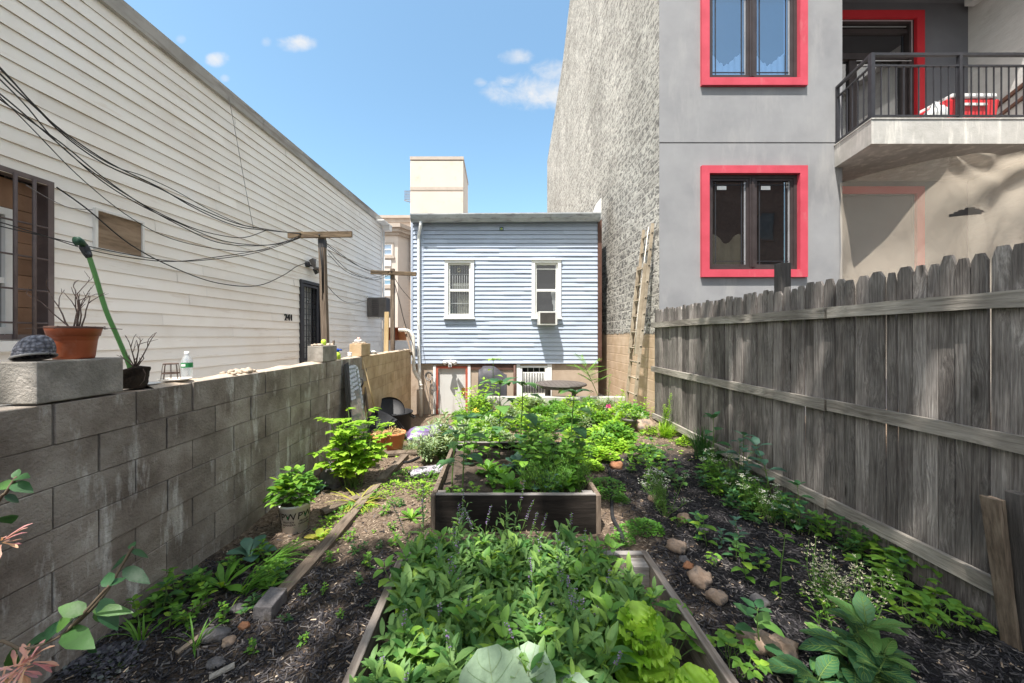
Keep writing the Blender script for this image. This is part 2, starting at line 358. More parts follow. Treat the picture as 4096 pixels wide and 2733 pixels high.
M['stem'] = pm('stem_green', [(.08, .15, .035), (.15, .24, .06)], 9, .6, trans=.15)
M['stem_brown'] = pm('stem_brown', [(.09, .065, .045), (.16, .12, .08)], 9, .8)

def chips_mat(name, cols, pos=None):
    m, nt, N, L = _mat(name)
    r = ramp(N, cols, pos or [i / (len(cols) - 1) for i in range(len(cols))]); L.new(island(N), r.inputs['Fac'])
    b = N.new('ShaderNodeBsdfPrincipled'); b.inputs['Roughness'].default_value = .9; b.inputs['Specular IOR Level'].default_value = .2
    L.new(r.outputs['Color'], b.inputs['Base Color'])
    out = N.new('ShaderNodeOutputMaterial'); L.new(b.outputs[0], out.inputs['Surface']); return m
M['chips_dark'] = chips_mat('mulch_chips_dark', [(.008, .007, .009), (.030, .028, .032), (.085, .078, .080), (.20, .175, .16)], [0, .5, .86, 1])
M['chips_tan'] = chips_mat('debris_tan', [(.07, .045, .032), (.20, .14, .10), (.34, .26, .19), (.46, .37, .28)])

def weave_mat():
    m, nt, N, L = _mat('scale_weave')
    co = N.new('ShaderNodeTexCoord').outputs['Object']
    v = N.new('ShaderNodeTexVoronoi'); v.inputs['Scale'].default_value = 62; L.new(co, v.inputs['Vector'])
    v.inputs['Randomness'].default_value = .7
    r = ramp(N, [(.25, .25, .29), (.16, .16, .19), (.06, .06, .075)], [.1, .45, .75]); L.new(v.outputs['Distance'], r.inputs['Fac'])
    b = N.new('ShaderNodeBsdfPrincipled'); b.inputs['Roughness'].default_value = .8; L.new(r.outputs['Color'], b.inputs['Base Color'])
    bp = N.new('ShaderNodeBump'); bp.inputs['Strength'].default_value = .9; bp.inputs['Distance'].default_value = .01; bp.invert = True
    L.new(v.outputs['Distance'], bp.inputs['Height']); L.new(bp.outputs['Normal'], b.inputs['Normal'])
    out = N.new('ShaderNodeOutputMaterial'); L.new(b.outputs[0], out.inputs['Surface']); return m
M['weave'] = weave_mat()

def ground_mat():
    m, nt, N, L = _mat('garden_ground')
    g = N.new('ShaderNodeNewGeometry'); co = g.outputs['Position']
    sx = N.new('ShaderNodeSeparateXYZ'); L.new(co, sx.inputs[0])
    fine = noise_node(N, L, co, 34, 8, .72); mid = noise_node(N, L, co, 5, 6, .65); big = noise_node(N, L, co, 1.1, 3)
    soil = ramp(N, [(.065, .046, .035), (.17, .122, .088), (.30, .225, .165), (.42, .33, .25)], [.28, .45, .58, .74]); L.new(fine.outputs['Fac'], soil.inputs['Fac'])
    dark = ramp(N, [(.010, .010, .011), (.032, .030, .032), (.085, .078, .078)], [.3, .52, .75]); L.new(fine.outputs['Fac'], dark.inputs['Fac'])
    mul = ramp(N, [(.022, .018, .016), (.075, .058, .047), (.17, .135, .108)], [.3, .5, .75]); L.new(fine.outputs['Fac'], mul.inputs['Fac'])
    # black mulch on the right of the yard, dark shredded bark near the lower left, bare dry soil in the middle
    a = mth(N, L, 'MULTIPLY_ADD', mid.outputs['Fac'], .9); a.node.inputs[2].default_value = -.45
    xr = mth(N, L, 'ADD', sx.outputs['X'], a)
    mr = N.new('ShaderNodeMapRange'); mr.inputs[1].default_value = 1.15; mr.inputs[2].default_value = 1.5; L.new(xr, mr.inputs[0])
    yl = mth(N, L, 'ADD', sx.outputs['Y'], mth(N, L, 'MULTIPLY', a, 1.3))
    mf = N.new('ShaderNodeMapRange'); mf.inputs[1].default_value = 5.6; mf.inputs[2].default_value = 4.9; L.new(yl, mf.inputs[0])
    mn = N.new('ShaderNodeMapRange'); mn.inputs[1].default_value = 3.1; mn.inputs[2].default_value = 2.6; L.new(yl, mn.inputs[0])
    col = mixc(N, L, soil.outputs['Color'], mul.outputs['Color'], mn.outputs[0])
    col = mixc(N, L, col, dark.outputs['Color'], mth(N, L, 'MULTIPLY', mr.outputs[0], mf.outputs[0]))
    b = N.new('ShaderNodeBsdfPrincipled'); b.inputs['Roughness'].default_value = .97; b.inputs['Specular IOR Level'].default_value = .15
    L.new(col, b.inputs['Base Color'])
    bp = N.new('ShaderNodeBump'); bp.inputs['Strength'].default_value = 1.0; bp.inputs['Distance'].default_value = .05
    L.new(fine.outputs['Fac'], bp.inputs['Height']); L.new(bp.outputs['Normal'], b.inputs['Normal'])
    out = N.new('ShaderNodeOutputMaterial'); L.new(b.outputs[0], out.inputs['Surface']); return m
M['ground'] = ground_mat()

def splitface_mat():
    """rough-faced block wall: coursed blocks, pitted grey faces, the lowest part painted tan with a ragged edge"""
    m, nt, N, L = _mat('split_face_block')
    g = N.new('ShaderNodeNewGeometry'); co = g.outputs['Position']
    sx = N.new('ShaderNodeSeparateXYZ'); L.new(co, sx.inputs[0])
    cb = N.new('ShaderNodeCombineXYZ'); L.new(sx.outputs['Y'], cb.inputs[0]); L.new(sx.outputs['Z'], cb.inputs[1])
    br = N.new('ShaderNodeTexBrick'); L.new(cb.outputs[0], br.inputs['Vector'])
    br.inputs['Scale'].default_value = 1.0; br.inputs['Brick Width'].default_value = .406; br.inputs['Row Height'].default_value = .203
    br.inputs['Mortar Size'].default_value = .013; br.inputs['Mortar Smooth'].default_value = .4
    br.inputs['Color1'].default_value = (.42, .40, .37, 1); br.inputs['Color2'].default_value = (.58, .56, .52, 1); br.inputs['Mortar'].default_value = (.60, .57, .53, 1)
    n1 = noise_node(N, L, co, 11, 9, .74, (1, .8, 1.3), .6); n2 = noise_node(N, L, co, 38, 5, .7)
    pit = N.new('ShaderNodeMapRange'); pit.inputs[1].default_value = .52; pit.inputs[2].default_value = .47; L.new(n1.outputs['Fac'], pit.inputs[0])
    p2 = N.new('ShaderNodeMapRange'); p2.inputs[1].default_value = .42; p2.inputs[2].default_value = .34; L.new(n2.outputs['Fac'], p2.inputs[0])
    up = N.new('ShaderNodeMapRange'); up.inputs[1].default_value = 7.5; up.inputs[2].default_value = 3.0; up.inputs[3].default_value = .62; up.inputs[4].default_value = .85; L.new(sx.outputs['Z'], up.inputs[0])
    col = mixc(N, L, br.outputs['Color'], (.075, .072, .072), mth(N, L, 'MULTIPLY', mth(N, L, 'MULTIPLY', pit.outputs[0], mth(N, L, 'SUBTRACT', 1.0, br.outputs['Fac'])), up.outputs[0]))  # low spots coloured dark: stain plus pit shade painted in
    col = mixc(N, L, col, (.20, .19, .18), mth(N, L, 'MULTIPLY', p2.outputs[0], .55))
    n5 = noise_node(N, L, co, .55, 4, .6, (1, 1, .5)); r5 = ramp(N, [(.80, .79, .77), (1.12, 1.11, 1.09)], [.36, .64]); L.new(n5.outputs['Fac'], r5.inputs['Fac'])
    col = mixc(N, L, col, r5.outputs['Color'], 1.0, 'MULTIPLY')
    n3 = noise_node(N, L, co, 9, 5, .7)
    zz = mth(N, L, 'ADD', sx.outputs['Z'], mth(N, L, 'MULTIPLY', n3.outputs['Fac'], -.25))
    tm = N.new('ShaderNodeMapRange'); tm.inputs[1].default_value = 1.60; tm.inputs[2].default_value = 1.57; L.new(zz, tm.inputs[0])
    tr = ramp(N, [(.50, .36, .24), (.62, .47, .34)], [.35, .65]); L.new(noise_node(N, L, co, 3, 4).outputs['Fac'], tr.inputs['Fac'])
    col = mixc(N, L, col, tr.outputs['Color'], tm.outputs[0])
    b = N.new('ShaderNodeBsdfPrincipled'); b.inputs['Roughness'].default_value = .95; b.inputs['Specular IOR Level'].default_value = .15; L.new(col, b.inputs['Base Color'])
    h = mth(N, L, 'ADD', mth(N, L, 'MULTIPLY', n1.outputs['Fac'], 1.0), mth(N, L, 'MULTIPLY', n2.outputs['Fac'], .35))
    h = mth(N, L, 'ADD', h, mth(N, L, 'MULTIPLY', br.outputs['Fac'], -.55))
    keep = mth(N, L, 'MULTIPLY_ADD', tm.outputs[0], -.88); keep.node.inputs[2].default_value = 1.0
    h = mth(N, L, 'MULTIPLY', h, keep)
    bp = N.new('ShaderNodeBump'); bp.inputs['Strength'].default_value = 1.0; bp.inputs['Distance'].default_value = .055
    L.new(h, bp.inputs['Height']); L.new(bp.outputs['Normal'], b.inputs['Normal'])
    out = N.new('ShaderNodeOutputMaterial'); L.new(b.outputs[0], out.inputs['Surface']); return m
M['split'] = splitface_mat()

def tarp_mat():
    """thin screen cloth: part see-through, so what stands behind shows where no sun falls on it"""
    m, nt, N, L = _mat('screen_cloth')
    co = N.new('ShaderNodeTexCoord').outputs['Object']
    t = noise_node(N, L, co, 2, 4); r = ramp(N, [(.70, .60, .49), (.80, .70, .58)]); L.new(t.outputs['Fac'], r.inputs['Fac'])
    d = N.new('ShaderNodeBsdfDiffuse'); tl = N.new('ShaderNodeBsdfTranslucent'); tp = N.new('ShaderNodeBsdfTransparent')
    L.new(r.outputs['Color'], d.inputs['Color']); L.new(r.outputs['Color'], tl.inputs['Color'])
    tb = noise_node(N, L, co, 2.2, 3, .5, (1.8, 1.8, .45), .6); bp = N.new('ShaderNodeBump'); bp.inputs['Strength'].default_value = .6; bp.inputs['Distance'].default_value = .09; L.new(tb.outputs['Fac'], bp.inputs['Height']); L.new(bp.outputs['Normal'], d.inputs['Normal'])
    m1 = N.new('ShaderNodeMixShader'); m1.inputs[0].default_value = .2; L.new(d.outputs[0], m1.inputs[1]); L.new(tl.outputs[0], m1.inputs[2])
    m2 = N.new('ShaderNodeMixShader'); m2.inputs[0].default_value = .68; L.new(m1.outputs[0], m2.inputs[1]); L.new(tp.outputs[0], m2.inputs[2])
    out = N.new('ShaderNodeOutputMaterial'); L.new(m2.outputs[0], out.inputs['Surface']); return m
M['tarp'] = tarp_mat()

def plank_mat(name, cols, stretch, sc, knot, isl):
    """weathered board: long grain, dark knots with rings, each board its own tone"""
    m, nt, N, L = _mat(name)
    co = N.new('ShaderNodeTexCoord').outputs['Object']; off = N.new('ShaderNodeVectorMath'); off.operation = 'ADD'; L.new(co, off.inputs[0])
    cbo = N.new('ShaderNodeCombineXYZ'); iv = island(N); L.new(mth(N, L, 'MULTIPLY', iv, 37.0), cbo.inputs[2]); L.new(mth(N, L, 'MULTIPLY', iv, 11.0), cbo.inputs[0]); L.new(cbo.outputs[0], off.inputs[1]); co = off.outputs[0]
    mp = N.new('ShaderNodeMapping'); mp.inputs['Scale'].default_value = [1 if q > 1 else .28 for q in stretch]; L.new(co, mp.inputs['Vector'])
    vo = N.new('ShaderNodeTexVoronoi'); vo.inputs['Scale'].default_value = 7.0; L.new(mp.outputs[0], vo.inputs['Vector'])
    kn = N.new('ShaderNodeMapRange'); kn.inputs[1].default_value = .16; kn.inputs[2].default_value = .05; L.new(vo.outputs['Distance'], kn.inputs[0])
    wv = N.new('ShaderNodeMapRange'); wv.inputs[1].default_value = .5; wv.inputs[2].default_value = .0; wv.inputs[4].default_value = .045; L.new(vo.outputs['Distance'], wv.inputs[0])
    sh = N.new('ShaderNodeVectorMath'); sh.operation = 'ADD'; L.new(co, sh.inputs[0]); L.new(wv.outputs[0], sh.inputs[1])
    g1 = noise_node(N, L, sh.outputs[0], sc, 8, .66, stretch); g2 = noise_node(N, L, sh.outputs[0], sc * 2.7, 5, .7, stretch); g3 = noise_node(N, L, co, 2.2, 4, .6, [1 if q > 1 else .5 for q in stretch])
    r = ramp(N, cols, [.30, .48, .68]); L.new(mth(N, L, 'ADD', mth(N, L, 'MULTIPLY', g1.outputs['Fac'], .65), mth(N, L, 'MULTIPLY', g2.outputs['Fac'], .35)), r.inputs['Fac'])
    r2 = ramp(N, [(.55, .53, .52), (1.15, 1.14, 1.12)], [.36, .62]); L.new(g3.outputs['Fac'], r2.inputs['Fac'])
    col = mixc(N, L, r.outputs['Color'], r2.outputs['Color'], 1.0, 'MULTIPLY')
    col = mixc(N, L, col, (.03, .024, .02), mth(N, L, 'MULTIPLY', kn.outputs[0], knot))
    f = mth(N, L, 'MULTIPLY_ADD', iv, 2 * isl); f.node.inputs[2].default_value = 1 - isl; cb = N.new('ShaderNodeCombineColor')
    for i in range(3): L.new(f, cb.inputs[i])
    col = mixc(N, L, col, cb.outputs[0], 1.0, 'MULTIPLY')
    b = N.new('ShaderNodeBsdfPrincipled'); b.inputs['Roughness'].default_value = .9; b.inputs['Specular IOR Level'].default_value = .2; L.new(col, b.inputs['Base Color'])
    bp = N.new('ShaderNodeBump'); bp.inputs['Strength'].default_value = .8; bp.inputs['Distance'].default_value = .012; L.new(g1.outputs['Fac'], bp.inputs['Height']); L.new(bp.outputs['Normal'], b.inputs['Normal'])
    out = N.new('ShaderNodeOutputMaterial'); L.new(b.outputs[0], out.inputs['Surface']); return m
M['fence'] = plank_mat('fence_board', [(.062, .054, .051), (.18, .162, .152), (.37, .343, .325)], (7, 7, .30), 12, .75, .36)
M['rail'] = plank_mat('fence_rail', [(.13, .115, .10), (.29, .265, .235), (.44, .41, .37)], (6, .35, 6), 8, .6, .12)
M['timber'] = plank_mat('edging_board', [(.10, .078, .06), (.23, .18, .14), (.34, .28, .22)], (6, .35, 6), 8, .6, .12)
# ------------------------------------------------------------------ camera, sky, sun
cam = bpy.data.cameras.new('camera'); co_ = bpy.data.objects.new('camera', cam); COL.objects.link(co_)
cam.sensor_width = 36; cam.lens = 36 * F / 2350; cam.shift_x = 35 / 2350; cam.shift_y = -12 / 2350
cam.clip_start = .05; cam.clip_end = 500
co_.location = (0, 0, CAMZ); co_.rotation_euler = (math.radians(90), 0, 0); S.camera = co_
SUN = V((-.223, -.38, .97)).normalized()
sl = bpy.data.lights.new('sun', 'SUN'); sl.energy = 3.85; sl.angle = math.radians(.5); sl.color = (1, .955, .88)
so = bpy.data.objects.new('sun', sl); COL.objects.link(so); so.rotation_euler = (-SUN).to_track_quat('-Z', 'Y').to_euler()

wd = bpy.data.worlds.new('World'); S.world = wd; wd.use_nodes = True
nt = wd.node_tree; N = nt.nodes; L = nt.links; N.clear()
sky = N.new('ShaderNodeTexSky'); sky.sky_type = 'NISHITA'; sky.sun_disc = False
sky.sun_elevation = math.asin(SUN.z); sky.sun_rotation = math.atan2(SUN.x, SUN.y)
sky.altitude = 0; sky.air_density = 1.0; sky.dust_density = 1.5; sky.ozone_density = 1.6
tc = N.new('ShaderNodeTexCoord'); sp = N.new('ShaderNodeSeparateXYZ'); L.new(tc.outputs['Generated'], sp.inputs[0])
yy = mth(N, L, 'MAXIMUM', sp.outputs['Y'], .02)
uu = mth(N, L, 'DIVIDE', sp.outputs['X'], yy); vv = mth(N, L, 'DIVIDE', sp.outputs['Z'], yy)
cn = noise_node(N, L, tc.outputs['Generated'], 16, 7, .62, (1, 1, 1.6), .3)
mask = None
for (px, py, ax, ay, s_) in ((678, 100, 46, 20, 1.0), (500, 137, 27, 17, .95), (1182, 130, 40, 20, .7), (1240, 208, 115, 42, 1.0), (1102, 188, 16, 12, .55), (612, 96, 14, 12, .45), (517, 180, 12, 9, .4), (1275, 170, 60, 30, .8), (415, 90, 12, 10, .3)):
    u0 = (px - CX) / F; v0 = -(py - CY) / F
    du = mth(N, L, 'MULTIPLY', mth(N, L, 'SUBTRACT', uu, u0), F / ax); dv = mth(N, L, 'MULTIPLY', mth(N, L, 'SUBTRACT', vv, v0), F / ay)
    d2 = mth(N, L, 'ADD', mth(N, L, 'MULTIPLY', du, du), mth(N, L, 'MULTIPLY', dv, dv))
    q = mth(N, L, 'SUBTRACT', 1.0, d2)
    q = mth(N, L, 'ADD', mth(N, L, 'MULTIPLY', q, .75), mth(N, L, 'MULTIPLY_ADD', cn.outputs['Fac'], 2.6)); q.node.inputs[1].default_value = 1
    # noise centred on zero
    src = q.node.inputs[1]
    z = mth(N, L, 'MULTIPLY', mth(N, L, 'SUBTRACT', cn.outputs['Fac'], .5), 3.0)
    q = mth(N, L, 'ADD', mth(N, L, 'MULTIPLY', mth(N, L, 'SUBTRACT', 1.0, d2), .85), z)
    mr = N.new('ShaderNodeMapRange'); mr.interpolation_type = 'SMOOTHSTEP'; mr.inputs[1].default_value = -.3; mr.inputs[2].default_value = 1.5; mr.inputs[4].default_value = s_
    L.new(q, mr.inputs[0])
    edge = N.new('ShaderNodeMapRange'); edge.inputs[1].default_value = 2.2; edge.inputs[2].default_value = 1.0; L.new(d2, edge.inputs[0])
    mm = mth(N, L, 'MULTIPLY', mr.outputs[0], edge.outputs[0])
    mask = mm if mask is None else mth(N, L, 'MAXIMUM', mask, mm)
mask = mth(N, L, 'MULTIPLY', mask, mth(N, L, 'GREATER_THAN', sp.outputs['Y'], .02))
SKY = 0.13
skc = mixc(N, L, mixc(N, L, sky.outputs[0], (.84, .985, .90), 1.0, 'MULTIPLY'), (2.75, 2.75, 2.75), mask)
# bright cloud added in the unseen sky behind and above the viewpoint as fill
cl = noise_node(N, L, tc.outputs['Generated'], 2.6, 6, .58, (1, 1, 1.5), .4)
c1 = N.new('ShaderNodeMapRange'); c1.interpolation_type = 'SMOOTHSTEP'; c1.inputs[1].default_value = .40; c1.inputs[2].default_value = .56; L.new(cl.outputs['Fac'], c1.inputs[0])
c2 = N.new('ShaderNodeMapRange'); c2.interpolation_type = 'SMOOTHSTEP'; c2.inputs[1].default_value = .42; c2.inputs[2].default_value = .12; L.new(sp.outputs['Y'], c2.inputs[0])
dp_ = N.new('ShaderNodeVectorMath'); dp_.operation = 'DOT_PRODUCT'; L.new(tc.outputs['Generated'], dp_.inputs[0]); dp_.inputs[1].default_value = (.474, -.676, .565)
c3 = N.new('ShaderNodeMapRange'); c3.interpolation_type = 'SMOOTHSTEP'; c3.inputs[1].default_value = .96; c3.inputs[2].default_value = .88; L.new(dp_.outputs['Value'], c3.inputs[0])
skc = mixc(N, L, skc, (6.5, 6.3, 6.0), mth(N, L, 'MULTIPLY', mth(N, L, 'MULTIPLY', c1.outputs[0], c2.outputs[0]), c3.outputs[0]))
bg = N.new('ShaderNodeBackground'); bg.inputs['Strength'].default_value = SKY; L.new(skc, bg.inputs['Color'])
wo = N.new('ShaderNodeOutputWorld'); L.new(bg.outputs[0], wo.inputs['Surface'])
S.view_settings.view_transform = 'Standard'; S.view_settings.look = 'None'; S.view_settings.gamma = 1; S.view_settings.exposure = 1.38
S.cycles.use_denoising = True; S.cycles.max_bounces = 8; S.cycles.diffuse_bounces = 4; S.cycles.transparent_max_bounces = 12; S.cycles.glossy_bounces = 4
S.cycles.sample_clamp_indirect = 6

# ------------------------------------------------------------------ ground: one sheet, fine in the yard, reaching the horizon
def axis(lo, hi, step, far):
    a = [lo + step * i for i in range(int(round((hi - lo) / step)) + 1)]
    e = [step * 4, step * 14, 3, 9, 25, far]
    return [lo - x for x in reversed(e)] + a + [hi + x for x in e]
gx = axis(-2.6, 3.2, .05, 180); gy = axis(-.4, 9.8, .05, 180)
mb = MB()
mb.v = [V((x, y, gz(x, y))) for y in gy for x in gx]
nx = len(gx)
for j in range(len(gy) - 1):
    for i in range(nx - 1):
        a = j * nx + i; mb.f.append([a, a + 1, a + nx + 1, a + nx]); mb.m.append(0); mb.s.append(True)
tag(mb.build('ground', M['ground']), 'dry brown garden soil with dark bark mulch', 'ground', kind='structure')

f = MB(); f.box((-4.45, .2, -.02), (-2.345, 11.5, .02)); tag(f.build('added_pavement', pm('concrete_path', [(.42, .40, .37), (.55, .53, .49)], 3, .9, .2, 40), None, (-3.4, 5, 0)), 'pale concrete slab added out of view between the block wall and the white building', 'added_pavement', kind='structure')  # unseen slab added to bounce sunlight onto the white siding
# ------------------------------------------------------------------ lapped siding
def siding(mb, u0, u1, z0, z1, rh, holes, proj, rng, wob=.006, seg=(1.6, 3.4)):
    z = z0
    while z < z1 - .02:
        zt = min(z + rh, z1); iv = [(u0, u1)]
        for (a, b, c, d) in holes:
            if c < z + rh * .5 < d:
                nv = []
                for (p, q) in iv:
                    if b <= p or a >= q: nv.append((p, q)); continue
                    if a > p: nv.append((p, a))
                    if b < q: nv.append((b, q))
                iv = nv
        for (p, q) in iv:
            a = p; nxt = a + rng.uniform(.4, seg[1]); k = 0
            while a < q - 1e-3:
                b = min(nxt, q)
                if q - b < .15: b = q
                ns = max(1, int((b - a) / .4)); off = (.005 if k % 2 else 0) + rng.uniform(0, .0015)
                vs, fs = [], []
                for i in range(ns + 1):
                    u = a + (b - a) * i / ns; w = wob * noise.noise(V((u * 1.4, z * 9, 1)))
                    w2 = wob * .8 * noise.noise(V((u * 2.3, z * 7, 5)))
                    vs += [(u, -.004, z + w), (u, proj + off + w2, z + w), (u, off * .5, zt + w * .5 + .002)]
                for i in range(ns):
                    o = i * 3; fs += [(o + 1, o + 4, o + 5, o + 2)]
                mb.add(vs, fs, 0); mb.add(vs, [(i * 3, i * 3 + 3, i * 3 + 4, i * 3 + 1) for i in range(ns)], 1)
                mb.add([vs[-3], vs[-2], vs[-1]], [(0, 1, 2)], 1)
                a = b; nxt = a + rng.uniform(*seg); k += 1
        z = zt

# ------------------------------------------------------------------ white sided building on the left
D = V((.071, 1, 0)).normalized(); Nn = V((D.y, -D.x, 0)); P0 = V((-4.5, 0, 0))
def TL(u, n, z): return P0 + D * u + Nn * n + V((0, 0, z))
def UL(px, n=0):            # distance along that wall of a sight line
    k = (px - CX) / F       # (-4.5 + D.x u + n Nn.x) = k (D.y u + n Nn.y)
    return (-4.5 + n * Nn.x - k * n * Nn.y) / (k * D.y - D.x)
def ZL(px, py, n=0): return CAMZ - (py - CY) / F * TL(UL(px, n), n, 0).y
rng = random.Random(3)
wb = thing('white_sided_building', 'long low building clad in white lapped siding, along the left side of the yard', 'building', (-4.3, 7, 0))
UE = UL(875); ZTOP = 5.22
winh = (.6, UL(120), 1.62, 3.12); venth = (UL(211), UL(324), 2.56, 2.995); doorh = (UL(686), UL(734), .30, 2.80)
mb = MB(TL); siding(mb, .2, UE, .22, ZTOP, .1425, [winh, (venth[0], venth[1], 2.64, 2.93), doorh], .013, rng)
mb.build('siding', [M['white_siding'], M['lap_dirt_shade']], wb)
mb = MB(TL); mb.box((.2, -6, 0), (UE, -.30, ZTOP + .1), 0)
mb.box((.2, -.30, 0), (UE, -.012, .22), 0); mb.box((UE - .02, -.30, 0), (UE, -.01, ZTOP), 0)
mb.box((.2, -.3, ZTOP), (UE, -.012, ZTOP + .08), 0)
mb.build('wall', M['white_trim'], wb)
mb = MB(TL)
u = .2
while u < UE:
    b = min(u + 3.05, UE + .1); mb.box((u + .004, -.35, ZTOP - .02), (b - .004, .055 + rng.uniform(0, .004), ZTOP + .17), 0); u = b
mb.build('roof_fascia', M['fascia'], wb)
mb = MB(TL); mb.box((UE - .06, -.06, .2), (UE + .02, .022, ZTOP - .02), 0); mb.build('corner_trim', M['white_trim'], wb)
mb = MB(TL); mb.box((UE - .55, .055, ZTOP - .06), (UE + .18, .30, ZTOP - .03)); mb.box((UE - .05, .055, ZTOP - .2), (UE + .18, .28, ZTOP - .06)); mb.build('eave_box', M['white_trim'], wb)
mb = MB(TL); mb.tube([(UE + .05, .06, .3), (UE + .05, .06, ZTOP - .15)], .035, 8); mb.build('downspout', M['white_trim'], wb)
# barred window with brown boards
u1 = winh[1]
w_ = MB(TL); w_.frame(.7, u1, winh[2], winh[3], -.10, .022, .045); wf = w_.build('barred_window', M['mauve_metal'], wb)
bb = MB(TL)
ub = UL(58); zz = winh[2]
while zz < winh[3] - .08:
    bb.box((ub, -.20, zz + .002), (u1 - .045, -.11 - rng.uniform(0, .004), min(zz + .145, winh[3] - .06))); zz += .148
bb.box((.7, -.20, 2.80), (ub - .002, -.112, winh[3] - .06))
bb.build('brown_infill', M['brown_tile'], wf)
sb = MB(TL); sb.frame(1.6, ub - .01, winh[2] + .05, 2.79, -.16, -.09, .06); sb.box((1.66, -.15, 2.12), (ub - .07, -.10, 2.17)); sb.build('sash', M['white_trim'], wf)
pn = MB(TL); pn.quad((1.66, -.13, winh[2] + .1), (ub - .07, -.13, winh[2] + .1), (ub - .07, -.13, 2.74), (1.66, -.13, 2.74)); pn.build('pane', M['glass_dark'], wf)
pn = MB(TL); pn.box((.7, -.29, winh[2]), (ub, -.21, winh[3])); pn.build('dark_room', M['interior'], wf)
br = MB(TL)
for px in (-60, -20, 28, 72): br.tube([(UL(px), .03, winh[2]), (UL(px), .03, winh[3] - .03)], .014, 6)
for k in range(4): br.tube([(.75, .022, 1.78 + k * .30), (u1 - .05, .022, 1.78 + k * .30 - .01)], .009, 5)
br.build('security_bars', M['mauve_metal'], wf)
sl_ = MB(TL); sl_.box((1.0, .014, winh[2] - .10), (UL(80), .09, winh[2] - .012)); sl_.build('sill', M['white_trim'], wf)
# boarded vent window
v0 = MB(TL); v0.frame(venth[0], venth[1], venth[2], venth[3], -.02, .045, .022); vf = v0.build('boarded_window', M['white_trim'], wb)
v1 = MB(TL); v1.box((venth[0] + .024, -.01, venth[2] + .024), (venth[1] - .024, .026, venth[3] - .024)); v1.build('plywood_board', M['plywood'], vf)
# iron security door
d0 = MB(TL); d0.frame(doorh[0], doorh[1], doorh[2], doorh[3], -.03, .05, .06); dr = d0.build('security_door', M['black_metal'], wb)
a_, b_ = doorh[0] + .06, doorh[1] - .06
d1 = MB(TL); d1.box((a_ + .05, -.12, .4), (b_ - .12, -.10, 2.70)); d1.build('glazed_door', pm('dim_glass', [(.22, .24, .25), (.55, .57, .58)], 5, .25, .1, spec=.5), dr)
d1 = MB(TL); d1.box((a_ - .05, -.29, .3), (b_ + .05, -.16, 2.8)); d1.build('dark_hall', M['interior'], dr)
d2 = MB(TL); d2.frame(a_, b_ - .07, doorh[2] + .02, 2.72, .0, .045, .045)
d2.box((a_ + .045, .005, 1.15), (b_ - .115, .04, 1.20)); d2.box((a_ + .045, .005, .86), (b_ - .115, .04, .91))
for k in range(6):
    uu_ = a_ + .08 + k * (b_ - a_ - .2) / 5; d2.tube([(uu_, .02, .35), (uu_, .02, 2.70)], .009, 5)
zz = 1.3
while zz < 2.65: d2.tube([(a_ + .03, .02, zz), (b_ - .1, .02, zz)], .006, 4); zz += .115
for zc in (1.55, 1.95, 2.35):
    for du in (-.09, .09):
        um = (a_ + b_) / 2 - .03 + du
        d2.tube([(um + .05 * math.cos(t * .7), .022, zc + .05 * math.sin(t * .7)) for t in range(8)], .008, 5)
d2.build('iron_grille', M['black_metal'], dr)
d3 = MB(TL); d3.box((a_ + .05, .0, .91), (b_ - .12, .03, 1.15)); d3.build('lock_plate', pm('lock_plate', [(.10, .12, .13), (.2, .22, .23)], 4, .35, .05, metal=.4), dr)
for zc in (.955, 1.09):
    d4 = MB(TL); d4.tube([(a_ + .035, .03, zc), (a_ + .035, .085, zc), (a_ + .035, .10, zc)], [.03, .026, .012], 10); d4.build('knob', M['brass'], dr)
un = UL(660)
nm = text_mb('241', .175, lambda x, y, z: TL(un + x * .95, .022 + z, ZL(660, 736) + y), .010)
nm.build('house_number', M['ink'], wb)

# flood light above that door
uf = UL(708)
fl = thing('floodlight', 'twin-headed black floodlight on the white siding above the iron door', 'lamp', TL(uf, .02, ZL(708, 612)))
zf = ZL(708, 610)
m_ = MB(TL); m_.tube([(uf - .10, .012, zf), (uf - .10, .07, zf)], .055, 12); m_.tube([(uf - .1, .07, zf), (uf, .12, zf - .02)], .018, 6); m_.build('base', M['black_metal'], fl)
for (du, dz, n_) in ((0, .02, .10), (.16, -.05, .12)):
    m_ = MB(TL); m_.beam((uf + du - .02, n_ + .0, zf + dz + .10), (uf + du - .02, n_ + .10, zf + dz - .10), .13, .10, (0, 1, 0), 0, .10, .07)
    h_ = m_.build('lamp_head', M['ac_dark'], fl)
    m_ = MB(TL); m_.box((uf + du - .075, n_ + .105, zf + dz - .07), (uf + du + .035, n_ + .12, zf + dz + .08)); m_.build('lens', M['ac_light'], h_)
m_ = MB(TL); m_.tube([(uf + .03, .10, zf - .06), (uf + .06, .15, zf - .16)], [.03, .04], 8); m_.build('sensor', M['black_metal'], fl)
